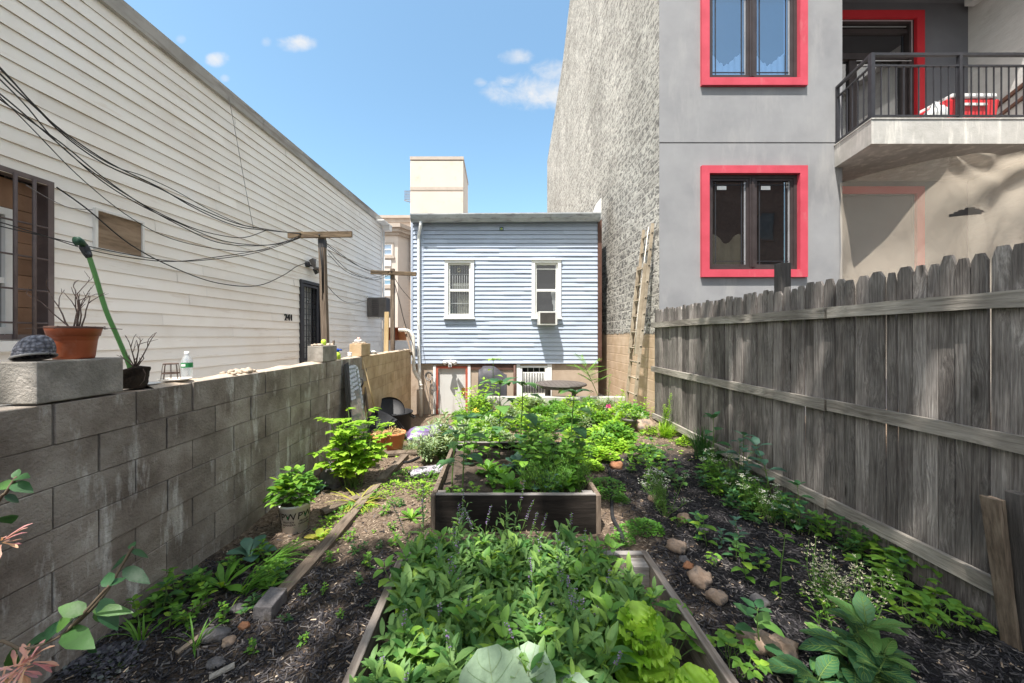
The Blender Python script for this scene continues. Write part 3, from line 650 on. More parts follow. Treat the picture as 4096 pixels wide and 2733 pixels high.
# air conditioner in the white wall
ua0, ua1 = UL(841), UL(871)
zt, zb_ = ZL(841, 683), ZL(841, 727)
ac = thing('air_conditioner', 'brown window air conditioner sticking out of the white siding near its far corner', 'air conditioner', TL(ua0, .2, zb_))
m_ = MB(TL); m_.box((ua0, .02, zb_), (ua0 + .62, .58, zt)); m_.build('casing', M['ac_dark'], ac, bevel=.008)
m_ = MB(TL)
for k in range(9):
    z_ = zb_ + .05 + k * (zt - zb_ - .1) / 8.5; m_.beam((ua0 - .006, .16, z_), (ua0 - .006, .36, z_), .02, .02, (0, 0, 1))
m_.build('side_louvers', M['louver'], ac)
m_ = MB(TL)
for k in range(14):
    z_ = zb_ + .04 + k * (zt - zb_ - .08) / 13; m_.beam((ua0 + .04, .586, z_), (ua0 + .58, .586, z_), .012, .012)
m_.build('back_grille', M['louver'], ac)
m_ = MB(TL); m_.box((ua0 - .02, .012, zt - .02), (ua0 + .66, .05, zt + .05)); m_.box((ua0 + .1, .0, zb_ - .06), (ua0 + .5, .35, zb_ - .003)); m_.build('bracket', M['white_trim'], ac)

# ------------------------------------------------------------------ blue house at the end of the yard
YH = 9.5; SC = YH / F
def TB(x, n, z): return V((x, YH - n, z))
def XH(px, n=0): return (px - CX) / F * (YH - n)
def ZH(py, n=0): return CAMZ - (py - CY) / F * (YH - n)
bh = thing('blue_house', 'small two-storey row house with light blue horizontal siding and a tan base', 'house', (.2, YH + 2, -.4))
xl, xr = XH(946), XH(1372); zsb, zst = ZH(834), ZH(505)
w1 = (XH(1021), XH(1088), ZH(730), ZH(597)); w2 = (XH(1220), XH(1287), ZH(730), ZH(597))
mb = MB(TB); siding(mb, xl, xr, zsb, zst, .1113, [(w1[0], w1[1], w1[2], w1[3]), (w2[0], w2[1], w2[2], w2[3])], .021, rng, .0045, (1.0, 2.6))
mb.build('siding', [M['blue_siding'], M['blue_lap_shade']], bh)
mb = MB(); mb.box((xl + .005, YH + .16, zsb), (xr, YH + 9, zst + .06)); mb.box((xl, YH + .001 + .002, zsb - .02), (xl + .04, YH + 9, zst)); mb.build('wall', M['blue_siding'], bh)
mb = MB(TB); mb.box((xl - .03, -.1, zsb - .02), (xl + .02, .03, zst)); mb.box((XH(966) - .01, .0, zsb), (XH(972), .016, zst - .02)); mb.build('corner_trim', M['blue_siding'], bh)
mb = MB(TB); mb.box((xr - .01, -.1, zsb + .05), (XH(1380), .045, ZH(505))); mb.build('brown_corner_board', M['brown_trim'], bh)
# gutter
mb = MB(TB); xg0, xg1 = XH(941, .3), XH(1380, .3)
zg0, zg1 = ZH(506, .3), ZH(490, .3)
prof = [(.05, zg0 + .03), (.05, zg1 - .02), (.10, zg1 - .02), (.10, zg0 + .0), (.20, zg0 - .01), (.27, zg0 + .06), (.31, zg1 - .03), (.31, zg1), (.29, zg1), (.285, zg1 - .03), (.255, zg0 + .075), (.19, zg0 + .01), (.11, zg0 + .02), (.11, zg1 - .0)]
vs = [(xg0, n, z) for n, z in prof] + [(xg1, n, z + .03) for n, z in prof]; k = len(prof)
mb.add(vs, [(i, i + 1, k + i + 1, k + i) for i in range(k - 1)]); mb.box((xg0, .05, zg0 + .01), (xg0 + .01, .30, zg1 - .02)); mb.box((xg1 - .01, .05, zg0 + .03), (xg1, .30, zg1))
mb.build('gutter', M['gutter'], bh)
mb = MB(TB); mb.box((xl, -.15, zst), (xr, .05, zst + .04)); mb.box((xl - .04, .03, zst + .0), (xr, .06, zg1 - .06)); mb.build('soffit', M['white_trim'], bh)
mb = MB(TB); mb.quad((xg0, .06, zg1 - .02), (xg1, .06, zg1 + .01), (xg1, -8.5, zg1 + .25), (xg0, -8.5, zg1 + .22)); mb.build('roof', M['fascia'], bh)
mb = MB(TB); mb.add([(XH(1362), .0, zg1), (XH(1380), .0, zg1), (XH(1380), .0, ZH(454)), (XH(1362), -.5, zg1), (XH(1380), -.5, zg1), (XH(1380), -.5, ZH(454))], [(0, 1, 2), (3, 4, 5), (0, 3, 5, 2), (1, 4, 5, 2)]); mb.build('roof_flashing', M['white_trim'], bh)
# windows
def sash_window(parent, x0, x1, z0, z1, bars, curtain_side):
    T = TB
    f = MB(T); f.frame(x0, x1, z0, z1, .0, .055, .085, 0, .06); f.box((x0 - .015, .0, z1 - .012), (x1 + .015, .085, z1 + .012)); f.box((x0 - .02, .0, z0 - .03), (x1 + .02, .10, z0 + .022))
    fo = f.build('window', M['white_trim'], parent)
    a, b, c, d = x0 + .086, x1 - .086, z0 + .062, z1 - .086
    s = MB(T); s.frame(a, b, c, d, -.06, .0, .045); zm = (c + d) / 2 - .02; s.box((a + .045, -.055, zm - .03), (b - .045, -.01, zm + .03)); s.build('sash', M['white_trim'], fo)
    p = MB(T); p.quad((a + .04, -.045, c + .04), (b - .04, -.045, c + .04), (b - .04, -.045, d - .04), (a + .04, -.045, d - .04)); p.build('pane', M['glass_house'], fo)
    r = MB(T); r.box((x0, -.155, z0), (x1, -.14, z1)); r.build('dark_room', M['interior'], fo)
    cu = MB(T)
    def drape(ua, ub, za, zb, nn):
        n = 40; vs, fs = [], []
        for i in range(n + 1):
            t = i / n; u_ = ua + (ub - ua) * t; o = -.095 + .012 * math.sin(t * nn * 6.28)
            vs += [(u_, o, za), (u_, o, zb)]
        for i in range(n): fs.append((2 * i, 2 * i + 2, 2 * i + 3, 2 * i + 1))
        cu.add(vs, fs, 0, True)
    if bars:
        drape(a + .22, b - .04, c + .04, zm - .1, 8); drape(a + .1, b - .04, zm + .03, zm + .2, 9)
        cu.build('curtain', M['sheer'], fo)
        g = MB(T); k = 8
        for i in range(k + 1):
            xx = a + .05 + (b - a - .1) * i / k; g.tube([(xx, -.068, c + .05), (xx, -.068, d - .05)], .0065, 5)
        for zz in (c + .32, zm + .14, zm + .42): g.tube([(a + .04, -.068, zz), (b - .04, -.068, zz)], .009, 5)
        g.build('window_guard', M['white_trim'], fo)
        st = MB(T); st.lathe((0, 0, 0), [(.0, 0)], 3)
        st = MB(T); ring = [((a + b) / 2 - .015 + .04 * math.cos(t * .5236), -.035, d - .17 + .048 * math.sin(t * .5236)) for t in range(13)]
        st.tube(ring, .011, 6); st.build('round_sticker', M['sheer'], fo)
    else:
        n = 12; vs, fs = [], []
        for i in range(n + 1):
            t = i / n; vs += [(b - .03, -.09, c + (zm - c) * t), (b - .05 - .11 * t ** .8 + .01 * math.sin(i * 1.7), -.1, c + (zm - c) * t)]
        for i in range(n): fs.append((2 * i, 2 * i + 1, 2 * i + 3, 2 * i + 2))
        cu.add(vs, fs, 0, True); cu.build('curtain', M['curtain'], fo)
        s = MB(T); s.box((a + .045, -.05, d - .16), (b - .045, -.02, d - .13)); s.build('blind_rail', M['white_trim'], fo)
    return fo
sash_window(bh, *w1, True, 0); sash_window(bh, *w2, False, 1)
# foundation, door, basement window
zg = -.48
bx0, bx1, bz0, bz1 = XH(1194), XH(1256), ZH(912), ZH(840)
dx0, dx1, dz1 = XH(1000), XH(1073), ZH(841)
mb = MB(TB); Y1, Y2 = -.05, -.30
mb.box((xl - .05, Y2, zg), (dx0 - .07, Y1, zsb)); mb.box((dx1 + .07, Y2, zg), (bx0, Y1, zsb)); mb.box((bx1, Y2, zg), (xr + .02, Y1, zsb))
mb.box((dx0 - .07, Y2, dz1 + .01), (dx1 + .07, Y1, zsb)); mb.box((bx0, Y2, zg), (bx1, Y1, bz0)); mb.box((bx0, Y2, bz1), (bx1, Y1, zsb))
mb.build('foundation_wall', M['foundation'], bh)
mb = MB(TB); mb.box((xl + .05, -.3, zsb - .012), (xr, -.004, zsb - .003)); mb.box((dx1 + .07, -.049, ZH(849)), (bx0 - .12, -.02, zsb - .02)); mb.build('sill_board', M['brown_trim'], bh)
for a_, b_ in (((dx0 - .07, -.06, zg), (dx0 - .004, -.015, dz1 + .02)), ((dx1 + .004, -.06, zg), (dx1 + .075, -.015, dz1 + .02)), ((bx0 - .09, -.049, zg), (bx0 - .004, -.02, zsb - .03)), ((bx1 + .004, -.049, zg), (bx1 + .12, -.02, zsb - .03))):
    mb = MB(TB); mb.box(a_, b_); mb.build('white_post', M['white_trim'], bh)
f = MB(TB); f.frame(dx0, dx1, zg, dz1, -.12, -.03, .055, 0, .01); fd = f.build('basement_door', M['red_oxide'], bh)
f = MB(TB); f.box((dx0 + .055, -.14, zg + .01), (dx1 - .055, -.095, dz1 - .055)); f.build('door_panel', M['steel_door'], fd)
f = MB(TB); 
for z_ in (.78, .28, -.3): f.tube([(dx0 + .058, -.08, z_ - .07), (dx0 + .058, -.08, z_ + .07)], .014, 8)
f.build('hinges', M['white_trim'], fd)
f = MB(TB); f.box((dx1 - .16, -.094, .10), (dx1 - .07, -.085, .30)); f.tube([(dx1 - .11, -.085, .16), (dx1 - .11, -.03, .16)], [.014, .028], 8); f.build('lock_plate', M['brass'], fd)
f = MB(TB); f.frame(bx0, bx1, bz0, bz1, -.14, -.03, .05); bw = f.build('basement_window', M['white_trim'], bh)
f = MB(TB); f.box((bx0 + .05, -.30, bz0 + .05), (bx1 - .05, -.22, bz1 - .05)); f.build('dark_room', M['interior'], bw)
f = MB(TB); f.quad((bx0 + .05, -.12, bz0 + .05), (bx1 - .05, -.12, bz0 + .05), (bx1 - .05, -.12, bz1 - .05), (bx0 + .05, -.12, bz1 - .05)); f.build('pane', M['glass_house'], bw)
f = MB(TB); zb2 = bz1 - .05
f.box((bx0 + .05, -.09, zb2 - .14), (bx1 - .05, -.07, zb2 - .115)); f.box((bx0 + .05, -.09, bz0 + .30), (bx1 - .05, -.07, bz0 + .35)); f.box((bx0 + .05, -.09, bz0 + .05), (bx1 - .05, -.07, bz0 + .09))
for i in range(15):
    xx = bx0 + .06 + (bx1 - bx0 - .12) * i / 14; f.tube([(xx, -.06, bz0 + .06), (xx, -.06, zb2 - .12)], .0075, 5)
for i in range(5): xx = bx0 + .05 + (bx1 - bx0 - .1) * i / 4; f.tube([(xx, -.06, zb2 - .12), (xx, -.06, zb2)], .006, 5)
f.build('window_guard', M['white_trim'], bw)
mb = MB(TB); mb.tube([(XH(1181), .0, zg), (XH(1181), .0, zsb - .05)], .03, 8); mb.build('drain_pipe', M['brown_trim'], bh)
# downspout on its face
mb = MB(TB); xd = XH(962)
mb.tube([(XH(965, .2), .20, zg0), (XH(965, .2), .19, zg0 - .10), (xd, .06, zg0 - .32), (xd, .055, zg0 - .5), (xd, .055, ZH(800)), (xd + .02, .055, ZH(850)), (xd + .02, .055, ZH(868))], .042, 8)
mb.build('downspout', M['white_trim'], bh)
# soil pipe beside the house
pp = thing('drain_pipe', 'fat white plastic drain pipe with elbows at the left corner of the blue house', 'pipe', (XH(966), YH - .1, zg))
yp = 9.28
def PP(px, py): return W(px, py, yp)
mb = MB(); mb.tube([PP(915, 757), PP(932, 758), PP(942, 762), PP(948, 772), PP(949, 800), PP(949, 838), PP(951, 852), PP(957, 864), PP(963, 872), PP(965, 885), PP(966, 956)], .045, 10); mb.build('pipe', M['pvc'], pp)
for py in (836, 850, 884, 893):
    c = PP(949.2 if py < 840 else (951 if py < 860 else 965.2), py); m2 = MB(); m2.tube([c + V((0, 0, -.02)), c + V((0, 0, .02))], .053, 10); m2.build('collar', M['pvc'], pp)
# air conditioner in its right window
a0, a1, zt, zb_ = XH(1236, .4), XH(1279, .4), ZH(715, .4), ZH(746, .4)
ac2 = thing('air_conditioner', 'white window air conditioner under the right-hand sash of the blue house', 'air conditioner', ((a0 + a1) / 2, YH - .2, zb_))
m_ = MB(TB); m_.box((a0, -.04, zb_), (a1, .40, zt)); m_.build('casing', M['ac_light'], ac2, bevel=.006)
m_ = MB(TB); m_.box((a0 + .04, .395, zb_ + .035), (a1 - .05, .404, zt - .03)); m_.build('back_panel', M['louver'], ac2)
m_ = MB(TB)
for k in range(12): z_ = zb_ + .045 + k * (zt - zb_ - .085) / 11; m_.beam((a0 + .045, .407, z_), (a1 - .055, .407, z_), .007, .009)
m_.build('fins', M['ac_dark'], ac2)
# security light over the basement door
cxl = XH(1033, .12); czl = ZH(832, .12)
sl2 = thing('security_light', 'white twin-head security light above the red-framed basement door', 'lamp', (cxl, YH - .05, czl))
m_ = MB(TB); m_.tube([(cxl, .01, czl), (cxl, .06, czl)], .06, 12); m_.tube([(cxl, .05, czl), (cxl, .11, czl + .02)], .02, 6); m_.build('base', M['white_trim'], sl2)
for s_ in (-1, 1):
    m_ = MB(TB); m_.tube([(cxl + s_ * .05, .10, czl + .03), (cxl + s_ * .11, .17, czl + .01), (cxl + s_ * .14, .21, czl - .005), (cxl + s_ * .15, .22, czl - .01)], [.03, .05, .06, .05], 10); m_.build('lamp_head', M['white_plastic'], sl2)
m_ = MB(TB); m_.box((cxl - .035, .07, czl - .12), (cxl + .035, .15, czl - .02)); ms = m_.build('sensor', M['white_trim'], sl2)
m_ = MB(TB); m_.box((cxl - .022, .15, czl - .105), (cxl + .022, .156, czl - .045)); m_.build('lens', M['black_plastic'], ms)
# little green plate under the gutter
m_ = MB(TB); gx_, gz_ = XH(1151), ZH(526); m_.frame(gx_ - .05, gx_ + .05, gz_ - .04, gz_ + .04, .014, .03, .015); gp = m_.build('green_plate', M['dark_green'], None, (gx_, YH, gz_))
tag(gp, 'tiny green plate fixed to the blue siding under the gutter', 'plate')
m_ = MB(TB); m_.tube([(gx_, .014, gz_), (gx_, .026, gz_)], .022, 8); m_.build('yellow_centre', M['lime'], gp)
# cable coil beside the door
cc = V((XH(986), YH - .06, ZH(863)))
co2 = thing('cable_coil', 'coil of grey cable hanging on the tan base left of the basement door', 'cable coil', cc)
m_ = MB()
for k in range(5):
    r = .075 + .012 * k; m_.tube([cc + V((r * .85 * math.cos(t * .35), -.01 - .008 * k, r * math.sin(t * .35) + .012 * math.sin(k * 2))) for t in range(19)], .0075, 5)
m_.build('coil', M['cable_grey'], co2)
m_ = MB()
for (dx, dz, wd_) in ((.04, -.85, .06), (.10, -.95, .05), (.16, -.8, .05)):
    pts = []
    for t in range(13):
        a = t / 12 * math.pi; pts.append(cc + V((dx + (wd_ if t > 6 else -wd_) * math.sin(a) * (1 if t < 7 else 1), -.02, -.05 + dz * math.sin(a))))
    m_.tube(pts, .006, 5)
m_.tube([cc + V((-.05, -.02, -.02)), cc + V((-.09, -.02, -.4)), cc + V((-.12, -.03, -.9)), cc + V((-.13, -.03, -1.25))], .006, 5)
m_.build('loose_ends', M['cable_grey'], co2)

# ------------------------------------------------------------------ beige building beyond, with its roof tower
YB = 22.0
def XB(px, y=YB): return (px - CX) / F * y
def ZB(py, y=YB): return CAMZ - (py - CY) / F * y
def TF(x, n, z): return V((x, YB - n, z))
bb_ = thing('beige_building', 'tall beige plastered building with a blank roof tower, seen behind the blue house', 'building', (-5, YB + 3, 0))
mb = MB(); mb.box((-10.5, YB, 0), (2, YB + 8, ZB(503))); mb.build('wall', M['beige'], bb_)
mb = MB(TF); mb.box((-10.5, .0, ZB(503)), (2, .25, ZB(497))); mb.box((-10.5, .0, ZB(512)), (2, .12, ZB(503))); mb.build('roof_edge', M['beige_trim'], bb_)
# bay
bx_l, bx_r, bn = -10.0, XB(913, YB - 1.2), 1.2
mb = MB(TF); z0, z1 = ZB(757), ZB(549)
mb.add([(bx_l, bn, z0), (bx_r, bn, z0), (bx_r + .75, 0, z0), (bx_l, bn, z1), (bx_r, bn, z1), (bx_r + .75, 0, z1)], [(0, 1, 4, 3), (1, 2, 5, 4), (3, 4, 5)]); mb.build('bay', M['beige'], bb_)
mb = MB(TF)
for (o, za, zb2) in ((.12, ZB(553), ZB(547)), (.26, ZB(547), ZB(539)), (.40, ZB(539), ZB(531))):
    mb.add([(bx_l, bn + o, za), (bx_r + o * .6, bn + o, za), (bx_r + .75 + o, .0, za), (bx_l, bn + o, zb2), (bx_r + o * .6, bn + o, zb2), (bx_r + .75 + o, .0, zb2), (bx_l, 0, zb2), (bx_l, 0, za)], [(0, 1, 4, 3), (1, 2, 5, 4), (3, 4, 5, 6), (0, 1, 2, 7)])
mb.build('bay_cornice', M['beige_trim'], bb_)
yb_ = YB - bn
for (pa, pb) in ((557, 589), (627, 658)):
    x0, x1, z0, z1 = XB(876, yb_), XB(904, yb_), ZB(pb, yb_), ZB(pa, yb_)
    T2 = lambda x, n, z: V((x, yb_ - n, z))
    f = MB(T2); f.frame(x0, x1, z0, z1, .0, .06, .09); f.box((x0 - .05, 0, z0 - .12), (x1 + .05, .1, z0)); wo_ = f.build('window', M['beige_trim'], bb_)
    f = MB(T2); f.frame(x0 + .09, x1 - .09, z0 + .09, z1 - .09, .0, .04, .05); f.box((x0 + .14, .0, (z0 + z1) / 2 - .03), (x1 - .14, .04, (z0 + z1) / 2 + .03)); f.build('sash', M['white_trim'], wo_)
    f = MB(T2); f.quad((x0 + .1, .012, z0 + .1), (x1 - .1, .012, z0 + .1), (x1 - .1, .012, z1 - .1), (x0 + .1, .012, z1 - .1)); f.build('pane', M['glass_up'], wo_)
    f = MB(T2); f.box((x0 + .1, .0, z0 - .55), (x1 - .15, .05, z0 - .2)); f.build('air_vent', M['white_trim'], bb_)
mb = MB(TF); mb.box((-10.5, bn - .1, 0), (-1, bn + .04, ZB(757, yb_))); mb.build('stone_base', M['stone_base'], bb_)
# tower
xa, xb = XB(947), XB(1065)
mb = MB(); mb.box((xa, YB - .6, 0), (xb, YB + 3.0, ZB(380))); tw = mb.build('roof_tower', M['beige_tower'], bb_)
mb = MB(TF); mb.box((xa - .02, -3.02, ZB(378)), (xb + .03, .63, ZB(371))); mb.box((xa - .01, .6, ZB(446)), (xb + .01, .63, ZB(439))); mb.build('band', M['beige_trim'], tw)
mb = MB(TF)
for k in range(7): mb.tube([(xa - .38 + .05 * k, .4, ZB(466)), (xa - .38 + .05 * k, .4, ZB(443))], .012, 4)
for k in range(4): mb.tube([(xa - .40, .4, ZB(464 - 6 * k)), (xa, .4, ZB(464 - 6 * k))], .012, 4)
mb.tube([(xa - .40, .4, ZB(466)), (xa, .4, ZB(470))], .03, 5); mb.build('roof_cage', M['cable_grey'], tw)
# low white wall with two pots in the gap
lw = MB(); lw.box((-3.95, 12.6, 0), (-2.3, 12.85, ZB(782, 12.6))); tag(lw.build('low_wall', M['white_paint'], None, (-3.1, 12.7, 0)), 'low white-painted wall in the gap left of the blue house', 'wall')
lw = MB(); lw.box((-4.3, 13.6, 0), (-2.3, 13.9, ZB(757, 13.6))); tag(lw.build('stone_wall', M['stone_base'], None, (-3.1, 13.7, 0)), 'rough brown stone wall behind the low white wall', 'wall')
# ------------------------------------------------------------------ grey apartment building on the right
YG = 6.7
def XG(px, y=YG): return (px - CX) / F * y
def ZG(py, y=YG): return CAMZ - (py - CY) / F * y
def TG(x, n, z): return V((x, YG - n, z))
ab = thing('apartment_building', 'grey plastered apartment building with red window surrounds and a rough block side wall', 'building', (5, 9, 0))
XW = XG(1513)                                        # its long block side
mb = MB()
prof = [(6.7, 0), (6.7, 16.5), (13.6, 16.5), (14.85, 15.35), (16.6, 13.95), (21.6, 11.95), (21.6, 0)]
y_ = [6.705, 8, 9.5, 11, 13.6, 14.85, 16.6, 19, 21.6]
def topz(y):
    for (a, za), (b, zb) in zip(prof[1:-1], prof[2:-1]):
        if a <= y <= b: return za + (zb - za) * (y - a) / (b - a)
    return 16.5
for a, b in zip(y_, y_[1:]):
    for k in range(6):
        f0, f1 = k / 6, (k + 1) / 6
        mb.quad((XW, a, topz(a) * f0), (XW, b, topz(b) * f0), (XW, b, topz(b) * f1), (XW, a, topz(a) * f1))
mb.quad((XW, 21.6, 0), (XW + 6, 21.6, 0), (XW + 6, 21.6, 11.9), (XW, 21.6, 11.9))
mb.build('block_side_wall', M['split'], ab)
xe = XG(1933)
win = [(XG(1607), XG(1848), ZG(637), ZG(383)), (XG(1607), XG(1848), ZG(200), ZG(-56))]
def front(mb, x0, x1, z0, z1, holes, yf, yb):
    """a plastered wall with openings"""
    hs = sorted(holes, key=lambda h: h[2]); z = z0
    for (a, b, c, d) in hs:
        mb.box((x0, yf, z), (x1, yb, c)); mb.box((x0, yf, c), (a, yb, d)); mb.box((b, yf, c), (x1, yb, d)); z = d
    mb.box((x0, yf, z), (x1, yb, z1))
mb = MB(); zj = ZG(328)
inn = [(w[0] + .10, w[1] - .10, w[2] + .10, w[3] - .10) for w in win]
front(mb, XW + .001, xe, 0, zj - .012, inn[:1], YG, YG + .35); front(mb, XW + .001, xe, zj + .012, 14, inn[1:], YG, YG + .35)
mb.box((XW + .01, YG + .02, zj - .012), (xe - .01, YG + .3, zj + .012))
mb.build('front_wall', M['stucco'], ab)
for wi, (x0, x1, z0, z1) in enumerate(win):
    f = MB(TG); f.frame(x0, x1, z0, z1, -.10, .06, .138); rf = f.build('window', M['red_trim'], ab)
    a, b, c, d = x0 + .139, x1 - .139, z0 + .139, z1 - .139; xm = (a + b) / 2
    f = MB(TG)
    f.frame(a, b, c, d, -.10, -.015, .06)
    f.box((xm - .05, -.105, c + .06), (xm + .05, -.008, d - .06)); f.box((xm - .012, -.008, c + .06), (xm + .012, .005, d - .06))
    for (p, q) in ((a + .06, xm - .05), (xm + .05, b - .06)): f.frame(p, q, c + .06, d - .06, -.095, -.03, .045)
    f.build('frame', M['dark_frame'], rf)
    for (p, q) in ((a + .105, xm - .095), (xm + .095, b - .105)):
        g = MB(TG); g.quad((p, -.065, c + .1), (q, -.065, c + .1), (q, -.065, d - .1), (p, -.065, d - .1)); pa = g.build('pane', M['glass_up' if wi else 'glass_dark'], rf)
        g = MB(TG); iw = .07
        for xx in (p + iw, q - iw): g.box((xx - .006, -.063, c + .1), (xx + .006, -.055, d - .1))
        for zz in (c + .1 + iw, d - .1 - iw): g.box((p, -.062, zz - .006), (q, -.054, zz + .006))
        g.box((q - .018, -.063, c + .1), (q - .004, -.051, d - .1), 1)
        g.build('muntins', [M['black_metal'], M['silver_line']], rf)
        if wi:
            g = MB(TG); n = 26; vs, fs = [], []
            for i in range(n + 1):
                t = i / n; tt = abs(t - .5) * 2
                h = .10 + .38 * (.5 + .5 * math.cos(tt * 3.14 * 1.15 + 3.6)) * (.35 + .65 * tt) + .03 * math.sin(i * 1.9)
                o = -.17 + .012 * math.sin(i * 1.4)
                vs += [(p - .02 + (q - p + .04) * t, o, c + .05), (p - .02 + (q - p + .04) * t, o, c + .1 + .62 * (.35 + h))]
            for i in range(n): fs.append((2 * i, 2 * i + 2, 2 * i + 3, 2 * i + 1))
            g.add(vs, fs, 0, True); g.build('curtain', M['white_paint'], rf)
        else:
            if p < xm:
                g = MB(TG); n = 14; vs = []
                for i in range(n + 1): vs += [(p + (q - p) * i / n, -.2 + .015 * math.sin(i * 1.5), c), (p + (q - p) * i / n, -.2 + .015 * math.sin(i * 1.5), c + .62 + .09 * math.sin(i * .6))]
                g.add(vs, [(2 * i, 2 * i + 2, 2 * i + 3, 2 * i + 1) for i in range(n)], 0, True); g.build('curtain', M['sheer'], rf)
            g = MB(TG); g.box((p + .1, -.062, d - .26), (p + .27, -.057, d - .19)); g.build('paper_label', M['white_trim'], rf)
    f = MB(TG); f.box((a, -.34, c), (b, -.32, d)); f.build('dark_room', M['interior'], rf)
# balcony bay, recessed
YR = 7.3
slx, sly = 6.01, 5.87; zs0, zs1 = ZG(330, sly), ZG(274, sly)
dxa, dxb = 5.9, XG(2116, YR); dtop = ZG(28, YR)
mb = MB()
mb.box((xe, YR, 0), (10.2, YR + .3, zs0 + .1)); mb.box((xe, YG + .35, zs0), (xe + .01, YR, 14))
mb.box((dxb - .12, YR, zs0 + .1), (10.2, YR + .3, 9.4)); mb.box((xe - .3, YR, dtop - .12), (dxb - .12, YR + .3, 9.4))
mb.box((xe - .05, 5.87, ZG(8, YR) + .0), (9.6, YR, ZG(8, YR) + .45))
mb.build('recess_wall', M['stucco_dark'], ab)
mb = MB(); xw = XG(1915)
def slab(z0, z1, o):
    q = [(slx - o, sly - o), (9.38, sly - o), (9.38, YR - .003), (xe + .003, YR - .003), (xe + .003, YG - .003), (xw - o, YG - .003)]; k = len(q)
    mb.add([(x, y, z0) for x, y in q] + [(x, y, z1) for x, y in q], [tuple(range(k - 1, -1, -1)), tuple(range(k, 2 * k))] + [(i, (i + 1) % k, k + (i + 1) % k, k + i) for i in range(k)])
slab(zs0, zs1, 0); slab(zs1 + .0005, zs1 + .018, .012); mb.build('balcony_slab', M['slab'], ab)
def TR(x, n, z): return V((x, YR - n, z))
def balcony_door(zb, zt, light):
    f = MB(TR); f.box((xe - .2, -.02, zt - .14), (dxb, .05, zt)); f.box((dxb - .15, -.02, zb), (dxb, .05, zt - .14)); rd = f.build('balcony_door', M['red_dark'], ab)
    a, b, c, d = xe - .3, dxb - .15, zb, zt - .14
    f = MB(TR); f.box((b - .09, -.12, c), (b, -.01, d)); f.box((a, -.12, d - .08), (b - .09, -.01, d)); tz = d - .72
    f.box((a, -.11, tz - .06), (b - .09, -.02, tz + .06)); f.box((b - .20, -.12, c), (b - .09, -.05, tz - .06)); f.box((a, -.12, tz + .48), (b - .09, -.05, tz + .56)); f.box((b - 1.25, -.12, c), (b - 1.10, -.05, tz - .06)); f.box((a, -.12, c), (b, -.05, c + .16))
    f.build('frame', M['dark_frame'], rd)
    f = MB(TR); f.box((a, -.012, d - .035), (b - .04, .0, d - .02)); f.box((b - .055, -.012, tz), (b - .04, .0, d - .035)); f.box((a, -.042, d - .13), (b - .13, -.03, d - .118)); f.box((b - 1.15, -.016, tz - .11), (b - .05, -.004, tz - .098)); f.build('silver_edging', M['silver_line'], rd)
    f = MB(TR); f.quad((a, -.09, c + .1), (b - .15, -.09, c + .1), (b - .15, -.09, d - .1), (a, -.09, d - .1)); f.build('pane', M['glass_dark'], rd)
    f = MB(TR); f.box((a, -.29, c), (b, -.26, d)); f.build('dark_room', M['interior'], rd)
    if light:
        f = MB(TR); n = 16; vs, fs = [], []
        for i in range(n + 1): vs += [(b - .45 + .3 * i / n, -.2 + .02 * math.sin(i * 2.1), c + .1), (b - .45 + .3 * i / n, -.2 + .02 * math.sin(i * 2.1), tz - .1)]
        f.add(vs, [(2 * i, 2 * i + 2, 2 * i + 3, 2 * i + 1) for i in range(n)], 0, True); f.build('curtain', M['white_paint'], rd)
    return rd
balcony_door(zs1 + .0, dtop, True)
balcony_door(.4, ZG(430, YR), False)
# railing
ra = MB(); zr = ZG(119, sly); ra.box((slx + .01, sly + .01, zs1 + .02), (slx + .07, sly + .07, zr)); rl = ra.build('balcony_railing', M['black_metal'], ab)
def rail_run(p, q, posts, mid):
    p, q = V(p), V(q); L_ = (q - p).length; d = (q - p) / L_
    for zo, aw, ah in ((zr - .02, .05, .04), (zr - .20, .03, .026), (zs1 + .075, .03, .026)):
        f = MB(); f.beam(p + V((0, 0, zo)), q + V((0, 0, zo)), aw, ah); f.build('handrail', M['black_metal'], rl)
    f = MB(); k = int(L_ / .118)
    for i in range(1, k): c = p + d * (L_ * i / k); f.box((c.x - .007, c.y - .007, zs1 + .09), (c.x + .007, c.y + .007, zr - .215))
    f.build('balusters', M['black_metal'], rl)
    for t in posts: c = p + d * t; f = MB(); f.box((c.x - .024, c.y - .024, zs1 + .02), (c.x + .024, c.y + .024, zr)); f.build('post', M['black_metal'], rl)
rail_run((slx + .075, sly + .04, 0), (9.36, sly + .04, 0), (XG(2213, sly) - slx - .1, 3.0), 0)
rail_run((slx + .045, sly + .075, 0), (xw + .04, YG - .01, 0), (.76,), 0)
# painted brick neighbour closing the balcony off
nb = MB(); nb.box((9.4, 2.0, 0), (9.8, 9.0, 12)); nbo = nb.build('brick_neighbour', M['paint_brick'], None, (9.6, 5, 0)); tag(nbo, 'pale painted brick side wall of the next building, beyond the balcony', 'building')
for (za, zb3, aw) in ((.72, 2.35, .06), (.50, 2.10, .045)):
    f = MB(); f.beam((9.36, 7.1, zs1 + za), (9.36, 3.5, zs1 + zb3), .05, aw); f.build('handrail', M['brown_trim'], nbo)
f = MB(); f.box((9.2, 4.5, ZG(15, 7.2)), (9.39, 7.2, ZG(15, 7.2) + .25)); f.build('ledge', M['white_paint'], nbo)
